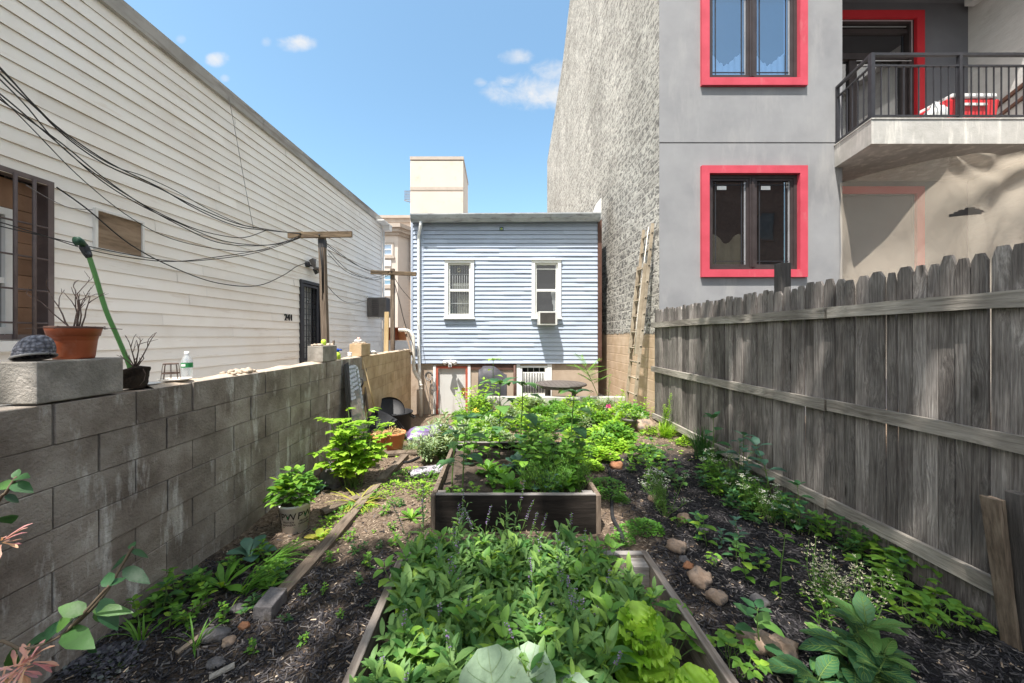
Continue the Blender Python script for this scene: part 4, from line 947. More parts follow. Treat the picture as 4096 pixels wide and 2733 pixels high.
# red cool box and bag on the balcony
cb_ = thing('cool_box', 'red cool box with a white lid standing on the balcony', 'cool box', (7.4, 6.45, zs1))
cx0, cx1 = XG(2160, 6.1), XG(2264, 6.1)
f = MB(); f.beam(((cx0 + cx1) / 2, 6.20, zs1 + .03), ((cx0 + cx1) / 2, 6.20, zs1 + .40), .80, .40, (0, 1, 0), 0, .88, .46); b_o = f.build('box', M['cooler_red'], cb_, bevel=.03)
f = MB(); f.box((cx0 + .01, 5.955, zs1 + .405), (cx1 - .01, 6.445, zs1 + .48)); f.build('lid', M['bag_white'], cb_, bevel=.02)
f = MB(); f.box(((cx0 + cx1) / 2 - .2, 5.955, zs1 + .28), ((cx0 + cx1) / 2 + .2, 5.985, zs1 + .32)); f.build('handle', M['bag_white'], cb_)
f = MB(); f.blob((cx0 - .06, 6.12, zs1 + .20), (.17, .13, .20), rng, 0, 14, 10, .3); tag(f.build('plastic_bag', M['bag_white'], None, (cx0 - .05, 6.25, zs1)), 'crumpled white plastic bag beside the red cool box', 'bag')
# screen cloth under the balcony
f = MB(); nx_, nz_ = 150, 150; vs, fs = [], []
def cloth(x, t):          # t 0 at the top
    b = sst(6.3, 7.8, x)
    y = 6.62 - .79 * b
    sag = .16 * math.exp(-((x - 7.9) / .8) ** 2) * (1 - t) ** 3
    z = (zs0 - .02 - sag - .30 * max(0, (8.1 - x) / 1.9) ** 2 * (1 - t)) * (1 - t) + .9 * t
    fold = (.07 + .16 * sst(8.2, 9.0, x)) * math.sin(x * 11 + 4 * t + 2 * noise.noise(V((x, t * 2, 0)))) * (.3 + t) * b + .11 * math.sin((t * 26 + (x - 7.6) ** 2 * 5)) * math.exp(-t * 9) * sst(6.9, 7.6, x) + .05 * noise.noise(V((x * 2.2, t * 3, 2)))
    y += .05 * math.sin(x * 5 + t * 14) * sst(.35, .8, t) * sst(6.5, 7.2, x) + .03 * abs(noise.noise(V((x * 3 + t * 5, t * 2 - x, 8))))
    y += .045 * math.sin(16 * math.atan2(t * 3.8 + .15, x - 9.2)) * math.exp(-t * 2.2) * b + .03 * math.sin(12 * math.atan2(t * 3.8 + .1, x - 7.35)) * math.exp(-t * 3.0) * b
    r = math.hypot(x - 6.75, (t - .58) * 2.6)
    y -= .16 * math.exp(-(r / .35) ** 2)
    y += .04 * math.sin((x * 2 + t * 5) * 3) * t * (1 - b * .5)
    return V((x, y + fold * .6, z))
for j in range(nz_ + 1):
    for i in range(nx_ + 1): vs.append(cloth(6.22 + 3.16 * i / nx_, j / nz_))
def hole(i, j):
    x = 6.22 + 3.16 * (i + .5) / nx_; t = (j + .5) / nz_
    u, v_ = (x - 7.60) / .19, (t - .268) / .020
    return abs(u) < 1 and -.9 * (1 - abs(u + .1) ** 2) - .1 < v_ + .3 * u < .35 + .5 * (u + 1) * (1 if u < .8 else .2) * .6
for j in range(nz_):
    for i in range(nx_):
        if not hole(i, j): a = j * (nx_ + 1) + i; fs.append((a, a + 1, a + nx_ + 2, a + nx_ + 1))
f.add(vs, fs, 0, True); tag(f.build('screen_cloth', M['tarp'], None, (7.8, 6.2, .9)), 'torn beige screen cloth hanging under the concrete balcony', 'tarpaulin')

# ------------------------------------------------------------------ timber fence
XF = 2.80
fe = thing('wooden_fence', 'weathered grey dog-ear picket fence along the right side of the yard', 'fence', (XF, 4, 0))
rng = random.Random(11)
pk = MB(); y = .2
while y < 6.42:
    w = rng.uniform(.056, .108); t = 2.115 + rng.uniform(-.022, .022) + (.02 if y < 2.4 else 0)
    x0 = XF + rng.uniform(-.006, .014); th = .018; lean = rng.uniform(-.006, .006); g0 = gz(XF, y) + rng.uniform(-.02, .02) - .03
    ea = w * rng.uniform(.18, .30); eh = rng.uniform(.035, .075); bow = rng.uniform(-.006, .006)
    out = [(y, g0), (y + w, g0), (y + w + bow, 1.0), (y + w + lean, t - eh), (y + w - ea + lean, t), (y + ea + lean, t), (y + lean, t - eh), (y + bow, 1.0)]
    n = len(out); vs = [(x0, a, b) for a, b in out] + [(x0 + th, a, b) for a, b in out]
    pk.add(vs, [tuple(range(n - 1, -1, -1)), tuple(range(n, 2 * n))] + [(i, (i + 1) % n, n + (i + 1) % n, n + i) for i in range(n)])
    gap = rng.choice([.005, .007, .009, .013, .007])
    if rng.random() < .05: gap = .018
    y += w + gap
pk.build('picket_panel', M['fence'], fe)
def rail(y0, y1, z, dz=0):
    f = MB(); n = 12; vs, fs = [], []
    for i in range(n + 1):
        yy_ = y0 + (y1 - y0) * i / n; zz = z + dz * i / n + .006 * noise.noise(V((yy_ * 1.1, z * 5, 0))); h = .046 + .005 * noise.noise(V((yy_ * 3, z, 7)))
        xo = XF - .042 + .004 * noise.noise(V((yy_ * 2, z, 3)))
        vs += [(xo, yy_, zz - h), (xo, yy_, zz + h), (XF - .0065, yy_, zz + h), (XF - .0065, yy_, zz - h)]
    for i in range(n):
        for k in range(4): a, b = i * 4 + k, i * 4 + (k + 1) % 4; fs.append((a, b, b + 4, a + 4))
    fs += [(3, 2, 1, 0), tuple(n * 4 + k for k in range(4))]
    f.add(vs, fs); f.build('rail', M['rail'], fe)
for (za, zb) in ((1.85, 1.85), (1.075, 1.07), (.255, .245)):
    rail(.2, 3.06, za); rail(3.085, 6.55 if za > .5 else 6.5, zb)
for (yp_, zt, w) in ((3.69, 2.385, .10), (6.44, 1.95, .09), (.9, 2.0, .09)):
    f = MB(); f.box((XF + .03, yp_ - w / 2, -.1), (XF + .03 + w, yp_ + w / 2, zt)); f.build('post', M['post'], fe, bevel=.008)
# old boards leaning on it
tops = [((2.60, 1.93, .80), (2.72, 1.93, -.03), .075, .018), ((2.655, 1.945, .79), (2.745, 1.95, -.03), .06, .018), ((2.70, 1.90, .84), (2.76, 1.88, -.03), .06, .05)]
lab = ['split grey board leaning on the fence, the outermost of three', 'narrow brown board between two others leaning on the fence', 'dark square post end leaning on the fence behind two boards']
for (a, b, w, h), lb, mt in zip(tops, lab, ('old_wood', 'old_wood', 'post')):
    f = MB(); f.beam(b, a, h, w, (0, 1, 0)); o = f.build('leaning_board', M[mt], None, b, bevel=.003); tag(o, lb, 'board', 'old boards leaning on the fence')

# ------------------------------------------------------------------ block wall on the left
rng = random.Random(5)
XB0, XB1 = -2.335, -2.14; CH = .203; ZT = 1.325
bw_ = thing('block_wall', 'grey concrete block garden wall, its far end painted tan', 'wall', (-2.24, 4.5, 0))
ba = MB(); bt = MB(); mo = MB(); CR = 8
for c in range(CR):
    z1 = ZT - c * CH; z0 = z1 - CH
    y0_ = .142 if c % 2 == 0 else -.061
    while y0_ < 9.1:
        y1_ = min(y0_ + .406, 9.14)
        mbk = bt if y0_ + rng.uniform(-.02, .02) > 5.72 - (.15 if c > 3 else 0) else ba
        jx = rng.uniform(-.004, .004); jz = .0032; jy = .004 if mbk is bt else rng.choice([.003, .004, .004, .008])
        if mbk is bt: jx *= .4; jz = .003
        dz = rng.uniform(-.004, .004) if c == 0 else 0
        mbk.box((XB0, y0_ + jy, z0 + jz), (XB1 + jx, y1_ - jy, z1 - jz * .4 + dz)); y0_ += .406
ba.build('block_courses', M['block'], bw_, bevel=.003); bt.build('painted_courses', M['block_tan'], bw_, bevel=.003)
mo.box((XB0 + .01, .1, -.3), (XB1 - .009, 5.72, ZT - .01)); mo.build('mortar', M['mortar'], bw_)
mo = MB(); mo.box((XB0 + .01, 5.72, -.5), (XB1 - .008, 9.135, ZT - .012)); mo.build('painted_mortar', M['tan_joint'], bw_)
mo = MB(); n = 130; vs, fs = [], []
for i in range(n + 1):
    y = 2.3 + 6.8 * i / n
    for j, x in enumerate((XB0 + .008, XB0 + .06, (XB0 + XB1) / 2, XB1 - .05, XB1 - .01)):
        h = 0 if j in (0, 4) else .014 + .016 * noise.noise(V((x * 9, y * 5, 0)))
        vs.append((x, y, ZT + h - .004))
for i in range(n):
    for j in range(4): a = i * 5 + j; fs.append((a, a + 1, a + 6, a + 5))
mo.add(vs, fs, 0, True); mo.build('mortar_cap', M['mortar_top'], bw_)
# single blocks set on top
def top_block(y0, y1, label, mt, z=ZT):
    f = MB(); f.box((XB0 + .006, y0, z + .008), (XB1 + .004, y1, z + .205)); o = f.build('concrete_block', M[mt], None, (-2.24, (y0 + y1) / 2, z), bevel=.006)
    tag(o, label, 'block', 'single blocks on top of the wall'); return o
top_block(1.70, 2.095, 'grey block on the wall carrying the terracotta-coloured pot', 'loose_block')
top_block(4.50, 4.895, 'sandy block on the wall in front of the first timber pole', 'loose_block')
top_block(5.78, 6.19, 'tan-painted block on the wall where the rake handle leans', 'block_tan')
for (ya, yb, lb) in ((4.5, 4.9, 'crust of old mortar on the block by the first pole'), (5.8, 6.18, 'crust of old mortar on the tan block'), (3.0, 3.35, 'crumbly lump of mortar on the grey wall top beyond the bottle')):
    f = MB(); zc = ZT + (.205 if ya > 4 else .01)
    for k in range(16 if ya > 4 else 26):
        r = rng.uniform(.012, .032); f.blob((rng.uniform(-2.30, -2.17), rng.uniform(ya + .03, yb - .03), zc + r * .35), (r, r, r * .6), rng, 0, 7, 5, .3)
    tag(f.build('mortar_lump', M['mortar_top'], None, (-2.24, (ya + yb) / 2, zc)), lb, 'mortar')

# ------------------------------------------------------------------ poles and wires
def pole(label, x, y, ztop, zarm, xl_, xr_, w, tilt=0, dz=0):
    p = thing('timber_pole', label, 'pole', (x, y, 0), 'timber poles behind the block wall')
    f = MB(); f.beam((x + tilt, y, 0), (x, y, ztop), w, w, (0, 1, 0)); f.build('post', M['old_wood'], p, bevel=.004)
    f = MB(); f.beam((xl_, y - w / 2 - .022, zarm), (xr_, y - w / 2 - .022, zarm + dz), .04, .09, (0, 0, 1)); f.build('crossarm', M['arm_wood'], p, bevel=.004)
    f = MB(); f.tube([(x, y - w / 2 - .04, zarm), (x, y - w / 2 - .052, zarm)], .012, 6); f.build('bolt', M['black_metal'], p)
    return p
y1p = 5.56; p1 = pole('leaning timber pole with crossarm behind the wall, the nearer one', XG(739, y1p), y1p, ZG(541, y1p), ZG(543, y1p), XG(667, y1p), XG(812, y1p), .088, .10, .015)
f = MB(); xq, zq = XG(740, y1p), ZG(560, y1p); f.box((xq - .046, y1p - .047, zq - .06), (xq + .046, y1p + .047, zq + .06)); f.build('tar_wrap', M['black_metal'], p1)
f = MB()
for dx, zz in ((-.03, -.75), (-.012, -.55), (.02, -.65)): f.tube([(XG(740, y1p) + dx, y1p - .05, ZG(560, y1p)), (XG(741, y1p) + dx * .4 + .02, y1p - .052, ZG(575, y1p) - .25), (XG(745, y1p) + dx * .3, y1p - .05, ZG(575, y1p) + zz)], .006, 5)
f.build('wire_wrap', M['cable'], p1)
y2p = 8.2; p2 = pole('straight timber pole with crossarm behind the wall, the farther one', XG(901, y2p), y2p, ZG(617, y2p), ZG(626, y2p), XG(853, y2p), XG(957, y2p), .085, 0, -.045)
f = MB(); f.beam(W(886, 812, 7.9), W(888, 716, 7.9), .09, .05, (0, 1, 0)); o = f.build('stake', M['gate_wood'], None, W(886, 812, 7.9)); tag(o, 'short sawn timber stake beside the farther pole', 'stake')
f = MB(); f.beam(W(944, 812, 9.0), W(928, 752, 9.6), .12, .04, (1, 0, 0)); o = f.build('board', M['old_wood'], None, W(944, 812, 9.0)); tag(o, 'brown board leaning at the left corner of the blue house', 'board')

def smooth(pts, k=5):
    out = []; n = len(pts)
    for i in range(n - 1):
        p0, p1_, p2_, p3 = pts[max(i - 1, 0)], pts[i], pts[i + 1], pts[min(i + 2, n - 1)]
        for j in range(k):
            t = j / k
            out.append(.5 * ((2 * p1_) + (p2_ - p0) * t + (2 * p0 - 5 * p1_ + 4 * p2_ - p3) * t * t + (3 * p1_ - p0 - 3 * p2_ + p3) * t ** 3))
    out.append(pts[-1]); return out
def wire(label, pts, ya, yb, r, strands=1, off=.02, mt='cable', extend=True):
    n = len(pts); P = [W(px, py, ya + (yb - ya) * (i / (n - 1)) ** .9) for i, (px, py) in enumerate(pts)]
    if extend: P = [P[0] * 1 + (P[0] - P[1]) * 1.2] + P
    P = smooth(P); f = MB()
    for s in range(strands):
        f.tube([p + V((0, off * math.sin(i * .23 + s * 2.1), off * math.cos(i * .19 + s * 2.6))) for i, p in enumerate(P)], r * .78, 5)
    o = f.build('cable', M[mt], None, P[-1]); tag(o, label, 'cable', 'overhead cables'); return o
wire('thick double cable, topmost of those running to the first pole', [(0, 163), (65, 228), (150, 308), (250, 378), (360, 430), (450, 478), (540, 515), (610, 527), (695, 537)], 2.6, 5.5, .0085, 2)
wire('thin black cable just above the thick double one', [(-8, 158), (70, 232), (160, 312), (262, 378), (330, 405), (400, 440), (480, 485), (560, 518), (610, 525)], 2.6, 5.3, .006, 1)
wire('black cable drooping into a loop and joining the topmost cable', [(0, 190), (60, 245), (130, 320), (220, 395), (330, 470), (430, 522), (500, 542), (560, 546), (612, 528)], 2.6, 5.2, .007, 1)
wire('paired black cable in the middle of the bundle to the first pole', [(0, 222), (70, 275), (150, 338), (240, 415), (330, 475), (420, 520), (500, 553), (580, 563), (645, 558), (690, 541)], 2.6, 5.5, .0075, 2)
wire('thin cable running just below the paired one', [(0, 230), (80, 303), (180, 398), (290, 488), (380, 543), (470, 570), (560, 580), (625, 570), (690, 543)], 2.6, 5.5, .0055, 1)
wire('low double cable sagging past the boarded window', [(0, 514), (110, 543), (200, 568), (300, 589), (400, 601), (500, 592), (600, 575), (690, 545)], 2.9, 5.5, .0065, 2)
wire('two wires dipping between the first and the farther pole', [(750, 562), (790, 590), (830, 614), (865, 625), (900, 623)], 5.6, 8.1, .007, 2, .015, extend=False)
wire('slack loop of wire between the two poles', [(752, 578), (795, 620), (840, 638), (870, 638), (898, 626)], 5.6, 8.1, .006, 2, .03, extend=False)
wire('wire from the farther pole to the corner of the blue house', [(903, 636), (918, 660), (936, 680), (949, 692)], 8.2, 9.4, .009, 1, extend=False)
wire('thin wire falling from the farther pole down the blue house corner', [(903, 642), (916, 690), (930, 745), (944, 780), (950, 800)], 8.2, 9.35, .006, 2, .02, extend=False)
wire('wire dropping from the first pole to the brown air conditioner', [(748, 655), (768, 677), (790, 691), (815, 694), (843, 688)], 5.7, 9.7, .007, 1, extend=False)
def wall_wire(label, pts, r, n=.06, mt='cable'):
    P = smooth([TL(UL(px, n), n, 0) * 1 + V((0, 0, ZL(px, py, n))) for px, py in pts]); f = MB(); f.tube(P, r, 5)
    o = f.build('cable', M[mt], None, P[0]); tag(o, label, 'cable', 'cables on the white siding')
wall_wire('black cable drooping across the siding to the floodlight', [(130, 430), (200, 480), (300, 562), (400, 615), (500, 650), (590, 656), (650, 632), (680, 612), (702, 604)], .007)
wall_wire('thin vertical wire hanging from the eave of the white building', [(525, 222), (545, 330), (565, 440), (582, 526)], .004, .07, 'cable_grey')
wall_wire('thin grey wire tacked between the barred and the boarded window', [(60, 425), (110, 455), (160, 477), (212, 482)], .004, .06, 'cable_grey')

# ------------------------------------------------------------------ the house behind the viewpoint (only its reflection reaches the picture)
rb_ = thing('brick_house', 'brown brick house behind the viewpoint, mirrored in the grey building\'s windows', 'house', (16, -10, 0))
f = MB(); f.box((6, -16, 0), (26, -9.5, 11.5)); f.build('wall', pm('brick', [(.11, .06, .045), (.17, .10, .075)], 5, .9, .3, 20), rb_)
f = MB(); f.box((5.8, -16.2, 11.5), (26.2, -9.3, 11.8)); f.build('roof', M['fascia'], rb_)
for k in range(4):
    for z in (1.2, 4.4, 7.6):
        f = MB(); T_ = lambda x, n, zz: V((x, -9.5 + n, zz)); f.T = T_; x = 8 + 4.2 * k; f.frame(x, x + 1.2, z, z + 1.8, .003, .08, .1); wo2 = f.build('window', M['brown_trim'], rb_)
        f = MB(); f.box((x + .1, -9.497, z + .1), (x + 1.1, -9.46, z + 1.7)); f.build('pane', M['louver'], wo2)
# ------------------------------------------------------------------ raised beds
def raised_bed(label, x0, x1, y0, y1, ztop, zsoil, faces, sides='bed_side'):
    b = thing('raised_bed', label, 'garden bed', ((x0 + x1) / 2, (y0 + y1) / 2, 0), 'timber raised beds'); t = .04
    for (ya, yb, mt) in ((y0, y0 + t, faces), (y1 - t, y1, faces)):
        f = MB(); n = 8; vs, fs = [], []
        f.box((x0 + t + .002, ya, -.06), (x1 - t - .002, yb, ztop)); f.build('end_board', M[mt], b, bevel=.003)
        f = MB(); f.box((x0 + t + .002, ya - .001, ztop + .0005), (x1 - t - .002, yb + .001, ztop + .006)); f.build('board_edge', M['bed_cap'], b)
    for (xa, xb) in ((x0, x0 + t), (x1 - t, x1)):
        f = MB(); f.box((xa, y0 - .004, -.06), (xb, y1 + .004, ztop + .002)); f.build('side_board', M[sides], b, bevel=.004)
    for (xa, ya) in ((x0 + t + .003, y0 + t + .003), (x1 - t - .093, y0 + t + .003), (x0 + t + .003, y1 - t - .093), (x1 - t - .093, y1 - t - .093)):
        f = MB(); f.box((xa, ya, -.02), (xa + .09, ya + .09, ztop - .012)); f.build('corner_post', M['bed_cap'], b)
    f = MB(); nx, ny = 40, 44; xs = [x0 + t + (x1 - x0 - 2 * t) * i / nx for i in range(nx + 1)]; ys = [y0 + t + (y1 - y0 - 2 * t) * j / ny for j in range(ny + 1)]
    vs = [(x, y, zsoil + .025 * noise.noise(V((x * 4, y * 4, 9))) + .012 * noise.noise(V((x * 17, y * 17, 2)))) for y in ys for x in xs]
    f.add(vs, [(j * (nx + 1) + i, j * (nx + 1) + i + 1, (j + 1) * (nx + 1) + i + 1, (j + 1) * (nx + 1) + i) for j in range(ny) for i in range(nx)], 0, True)
    f.build('soil', M['soil'], b); return b
raised_bed('near raised bed of weathered boards full of sage and lettuce', -.595, .93, .60, 2.26, .32, .20, 'bed_side')
raised_bed('dark-stained raised bed in the middle of the yard with sunflowers', -.555, .875, 3.07, 4.62, .315, .24, 'bed_wood', 'old_wood')

# ------------------------------------------------------------------ yard clutter
def G0(px, py, z=0.0):
    y = (CAMZ - z) * F / (py - CY); return V(((px - CX) / F * y, y, z))
def one(mb, name, mats, loc, label, cat, group=None, bevel=0):
    return tag(mb.build(name, mats, None, loc, bevel), label, cat, group)
rng = random.Random(21)
# edging timbers
f = MB(); a = V((-1.37, 2.30, .018)); b = V((-1.30, 4.05, .022)); n = 14; vs, fs = [], []
for i in range(n + 1):
    t = i / n; c = a.lerp(b, t); w = .045 + .004 * noise.noise(V((t * 5, 0, 1))); c.x += .012 * math.sin(t * 5)
    vs += [(c.x - w, c.y, -.04), (c.x + w, c.y, -.04), (c.x + w, c.y, c.z + .012), (c.x - w, c.y, c.z + .02)]
for i in range(n):
    for k in range(4): q, r = i * 4 + k, i * 4 + (k + 1) % 4; fs.append((q, r, r + 4, q + 4))
fs += [(3, 2, 1, 0), (n * 4, n * 4 + 1, n * 4 + 2, n * 4 + 3)]
f.add(vs, fs); one(f, 'edging_timber', M['timber'], a, 'long weathered timber edging the planting strip along the block wall', 'timber', 'edging timbers', .003)
f = MB(); f.beam((-1.31, 4.13, .02), (-1.24, 4.95, .035), .10, .05); one(f, 'edging_timber', M['timber'], (-1.3, 4.5, 0), 'short brown timber lying in line beyond the leafy bush', 'timber', 'edging timbers', .003)
f = MB(); f.beam((-1.75, 5.0, .03), (-1.02, 5.13, .04), .14, .035); one(f, 'plank', M['timber'], (-1.4, 5.06, 0), 'pale plank lying under the terracotta pots', 'plank', None, .003)
f = MB(); f.beam((-1.62, 3.40, .02), (-1.35, 3.75, .03), .09, .03); one(f, 'plank', M['timber'], (-1.5, 3.6, 0), 'short pale offcut lying in the flattened grass beside the edging timber', 'plank', None, .003)
f = MB(); vs = [(-1.425, 2.13, 0), (-1.305, 2.115, 0), (-1.315, 2.295, 0), (-1.42, 2.29, 0)]
f.add([(x, y, -.03) for x, y, _ in vs] + [(x + .005, y, .075 + .012 * (i % 2)) for i, (x, y, _) in enumerate(vs)], [(0, 1, 5, 4), (1, 2, 6, 5), (2, 3, 7, 6), (3, 0, 4, 7), (4, 5, 6, 7)])
one(f, 'stone_block', M['rock_grey'], (-1.35, 2.17, 0), 'squared grey stone at the near end of the edging timber', 'stone', None, .008)
f = MB(); c = G0(480, 1556); f.beam(c, c + V((.08, .06, .01)), .03, .01); one(f, 'wood_scrap', M['rail'], c, 'pale scrap of wood lying in the mulch at the bottom left', 'wood')
f = MB(); c = G0(405, 1500); f.beam(c, c + V((.05, .12, .01)), .03, .012); one(f, 'wood_scrap', M['timber'], c, 'thin brown scrap of wood beside the dark sedum', 'wood')

# stones
stones = [(1607, 1338, .078, .066, .06, 'rock_tan', 'large tan stone beside the near raised bed, the farther of a touching pair'),
          (1643, 1378, .062, .052, .046, 'rock_tan', 'rounded tan stone touching the larger one beside the near bed'),
          (1581, 1305, .04, .035, .03, 'rock_red', 'small reddish stone just beyond the big tan stone'),
          (1570, 1290, .035, .04, .028, 'rock_grey', 'small grey stone beyond the reddish one on the right path'),
          (1553, 1262, .07, .06, .05, 'rock_tan', 'brown stone half hidden by mulch right of the near bed corner'),
          (1735, 1480, .10, .07, .05, 'rock_tan', 'flat tan stone under the big-leaved seedling'),
          (1790, 1500, .085, .06, .055, 'rock_tan', 'pitted tan stone at the foot of the big-leaved seedling'),
          (1745, 1385, .05, .045, .03, 'rock_grey', 'dark slate chip below the tall sunflower seedling'),
          (1570, 1196, .055, .05, .045, 'rock_tan', 'brown stone behind the feathery parsley mound'),
          (1500, 1150, .05, .05, .045, 'rock_tan', 'pale stone left of the white coriander flowers'),
          (1612, 1190 + 30, .05, .035, .02, 'rock_grey', 'flat pale chip of stone on the black mulch'),
          (1415, 1075, .075, .06, .06, 'rock_red', 'reddish stone in the sun beyond the dark bed corner'),
          (1480, 985, .17, .13, .13, 'rock_tan', 'large flat tan rock behind the dark pot near the fence'),
          (1395, 1050, .06, .05, .05, 'rock_tan', 'tan stone among the sunlit lime greens'),
          (1490, 1035, .12, .08, .04, 'rock_grey', 'flat grey stone below the feathery tall plant'),
          (495, 1462, .075, .05, .03, 'rock_grey', 'long brown-grey rock in the mulch at lower left'),
          (560, 1440, .03, .027, .02, 'rock_red', 'small pinkish stone beside the long grey rock'),
          (525, 1478, .034, .03, .026, 'rock_tan', 'pale rounded stone just below the pinkish one'),
          (495, 1525, .045, .035, .015, 'rock_grey', 'flat purple-grey slate near the bottom edge'),
          (545, 1400, .055, .035, .02, 'rock_grey', 'flat grey stone beside the squared stone block'),
          (765, 1110, .16, .15, .16, 'rock_grey', 'big dark boulder against the wall behind the leafy bush'),
          (735, 1082, .08, .08, .08, 'rock_red', 'reddish broken brick at the foot of the block wall'),
          (713, 1090, .07, .06, .06, 'rock_tan', 'small pale stone at the foot of the block wall')]
for px, py, a, b, c, mt, lb in stones:
    p = G(px, py); f = MB(); f.blob(p + V((0, 0, c * .45)), (a, b, c), rng, 0, 16, 11, .20)
    one(f, 'stone', M[mt], p, lb, 'stone', 'stones in the yard')
# soaker hoses
def ground_hose(pts, label, r=.017):
    P = smooth([G(px, py) + V((0, 0, r * .8)) for px, py in pts], 6); f = MB(); f.tube(P, r, 7); one(f, 'soaker_hose', M['soaker'], P[0], label, 'hose')
ground_hose([(1398, 1078), (1402, 1115), (1404, 1150), (1406, 1190), (1422, 1222), (1432, 1250)], 'black soaker hose lying right of the dark raised bed')
ground_hose([(962, 1052), (940, 1062), (915, 1066), (905, 1078), (898, 1092), (880, 1098)], 'short end of black soaker hose by the fallen mulch bag')

# pots on the ground
def pot(label, c, r0, r1, h, mt, soilz=.8, fill='soil', rim=.02, name='plant_pot', rimh=.035):
    p = thing(name, label, 'pot', c); f = MB()
    f.lathe(c, [(0, .002), (r0, .002), (r0 + (r1 - r0) * .85, h - rimh), (r1, h - rimh), (r1 + rim * .3, h), (r1 - .008, h), (r1 - .012, h - rimh), (r0 * .95, h * .3), (0, h * .3)], 28)
    f.build('pot', M[mt], p); f = MB(); f.disc(V(c) + V((0, 0, h * soilz)), r0 + (r1 - r0) * soilz - .012, 20); f.build('potting_soil', M[fill], p); return p
wp = V((-1.74, 3.16, gz(-1.74, 3.16) - .005))
pp_ = pot('white nursery pot with printed lettering, beside the edging timber', wp, .095, .128, .25, 'white_plastic', .9, 'soil', .006, 'nursery_pot', .02)
def cyl(phi0, zc):
    def T(x, y, z):
        zz = zc + y; r = .095 + .033 * min(1, zz / .23) * .97 + .0025 + z; a = phi0 + x / r
        return wp + V((math.sin(a) * r, -math.cos(a) * r, zz))
    return T
lm = MB(); gm = MB()
for ph in (math.radians(2), math.radians(68), math.radians(-62)):
    text_mb('PW', .085, cyl(ph, .135), .0006, 0, lm); text_mb('PROVEN', .024, cyl(ph, .108), .0006, 0, lm); text_mb('WINNERS', .024, cyl(ph, .084), .0006, 0, lm)
    T = cyl(ph, .13); gm.add([T(-.010, .012, .001), T(.004, .03, .001), T(.008, .052, .001), T(-.006, .036, .001)], [(0, 1, 2, 3)])
    gm.add([T(-.05, -.058, .001), T(.05, -.058, .001), T(.05, -.061, .001), T(-.05, -.061, .001)], [(0, 1, 2, 3)])
lm.build('lettering', M['ink'], pp_); gm.build('leaf_mark', M['green_ink'], pp_)
t1 = G0(905, 1036); t2 = V((-1.66, 5.55, .0))
pot('terracotta pot heaped with dry straw, the nearer of two', V((-1.465, 5.25, .0)), .105, .155, .28, 'terracotta', .88, 'straw', .02)
pot('low terracotta pot with dead grass, behind the nearer one', V((-1.71, 5.45, .0)), .12, .165, .19, 'terracotta', .88, 'straw', .02)
pot('terracotta pot lying at the foot of the wall behind the boulder', V((-1.95, 4.35, .0)), .07, .10, .13, 'terracotta', .85, 'soil', .015)
dp = G(1445, 986)
pot('small dark grey pot in the sun near the ladder foot', dp, .10, .125, .20, 'ac_dark', .9, 'soil', .008)
for c, lb, z in ((V((-1.465, 5.25, .245)), 'heap of dry straw in the nearer terracotta pot', .15), (V((-1.71, 5.45, .165)), 'dead grass in the low terracotta pot', .14)):
    f = MB()
    for k in range(130):
        a, r = rng.uniform(0, 6.28), z * math.sqrt(rng.random()); h = (1 - (r / z) ** 2) * .07; q = c + V((r * math.cos(a), r * math.sin(a), h)); d = V((rng.gauss(0, 1), rng.gauss(0, 1), rng.gauss(0, .35))).normalized() * rng.uniform(.03, .07)
        f.tube([q - d, q + V((0, 0, .008)), q + d], .0035, 3, caps=False)
    one(f, 'straw', M['straw'], c, lb, 'straw')
# mulch bags
def bag(label, p, q, r, mats, seed):
    rr = random.Random(seed); p, q = V(p), V(q); d = (q - p); L_ = d.length; d.normalize(); s = d.cross(V((0, 0, 1))).normalized(); f = MB(); n, m = 26, 22; vs, fs = [], []
    for i in range(n + 1):
        t = i / n; e = (1 - abs(2 * t - 1) ** 5) ** .6
        for k in range(m):
            a = 2 * math.pi * k / m; w = 1 + .10 * noise.noise(V((t * 5, math.cos(a) * 2, math.sin(a) * 2 + seed))) + .05 * noise.noise(V((t * 16, a * 3, seed)))
            vs.append(p + d * L_ * t + s * math.cos(a) * r * (1.25 - .2 * e) * w * max(e, .75) + V((0, 0, r * .5 + math.sin(a) * r * .62 * e * w)))
    for i in range(n):
        for k in range(m): k2 = (k + 1) % m; fs.append((i * m + k, i * m + k2, (i + 1) * m + k2, (i + 1) * m + k))
    fs += [tuple(range(m - 1, -1, -1)), tuple(n * m + k for k in range(m))]
    f.add(vs, fs, 0, True); return one(f, 'soil_bag', mats, p, label, 'bag', 'plastic bags of mulch')
def bag_mat(name, cols, scale, stretch):
    m = pm(name, cols, scale, .3, .5, 14, stretch=stretch, spec=.6, pos=[.36, .46, .5, .56, .66][:len(cols)]); return m
bag('purple and green plastic bag of soil beside the trash can', (-1.40, 5.62, .0), (-.68, 5.9, .02), .21, bag_mat('bag_purple', [(.05, .03, .06), (.20, .13, .30), (.16, .42, .05), (.55, .50, .58), (.22, .14, .32)], 3.5, (1, 1.6, 2.4)), 3)
bag('black and white plastic mulch bag lying left of the dark bed', (-1.02, 4.25, 0), (-.58, 4.48, .0), .09, bag_mat('bag_black', [(.02, .02, .02), (.05, .05, .05), (.62, .60, .62), (.10, .06, .12), (.5, .48, .5)], 9, (1, 2, 3)), 8)
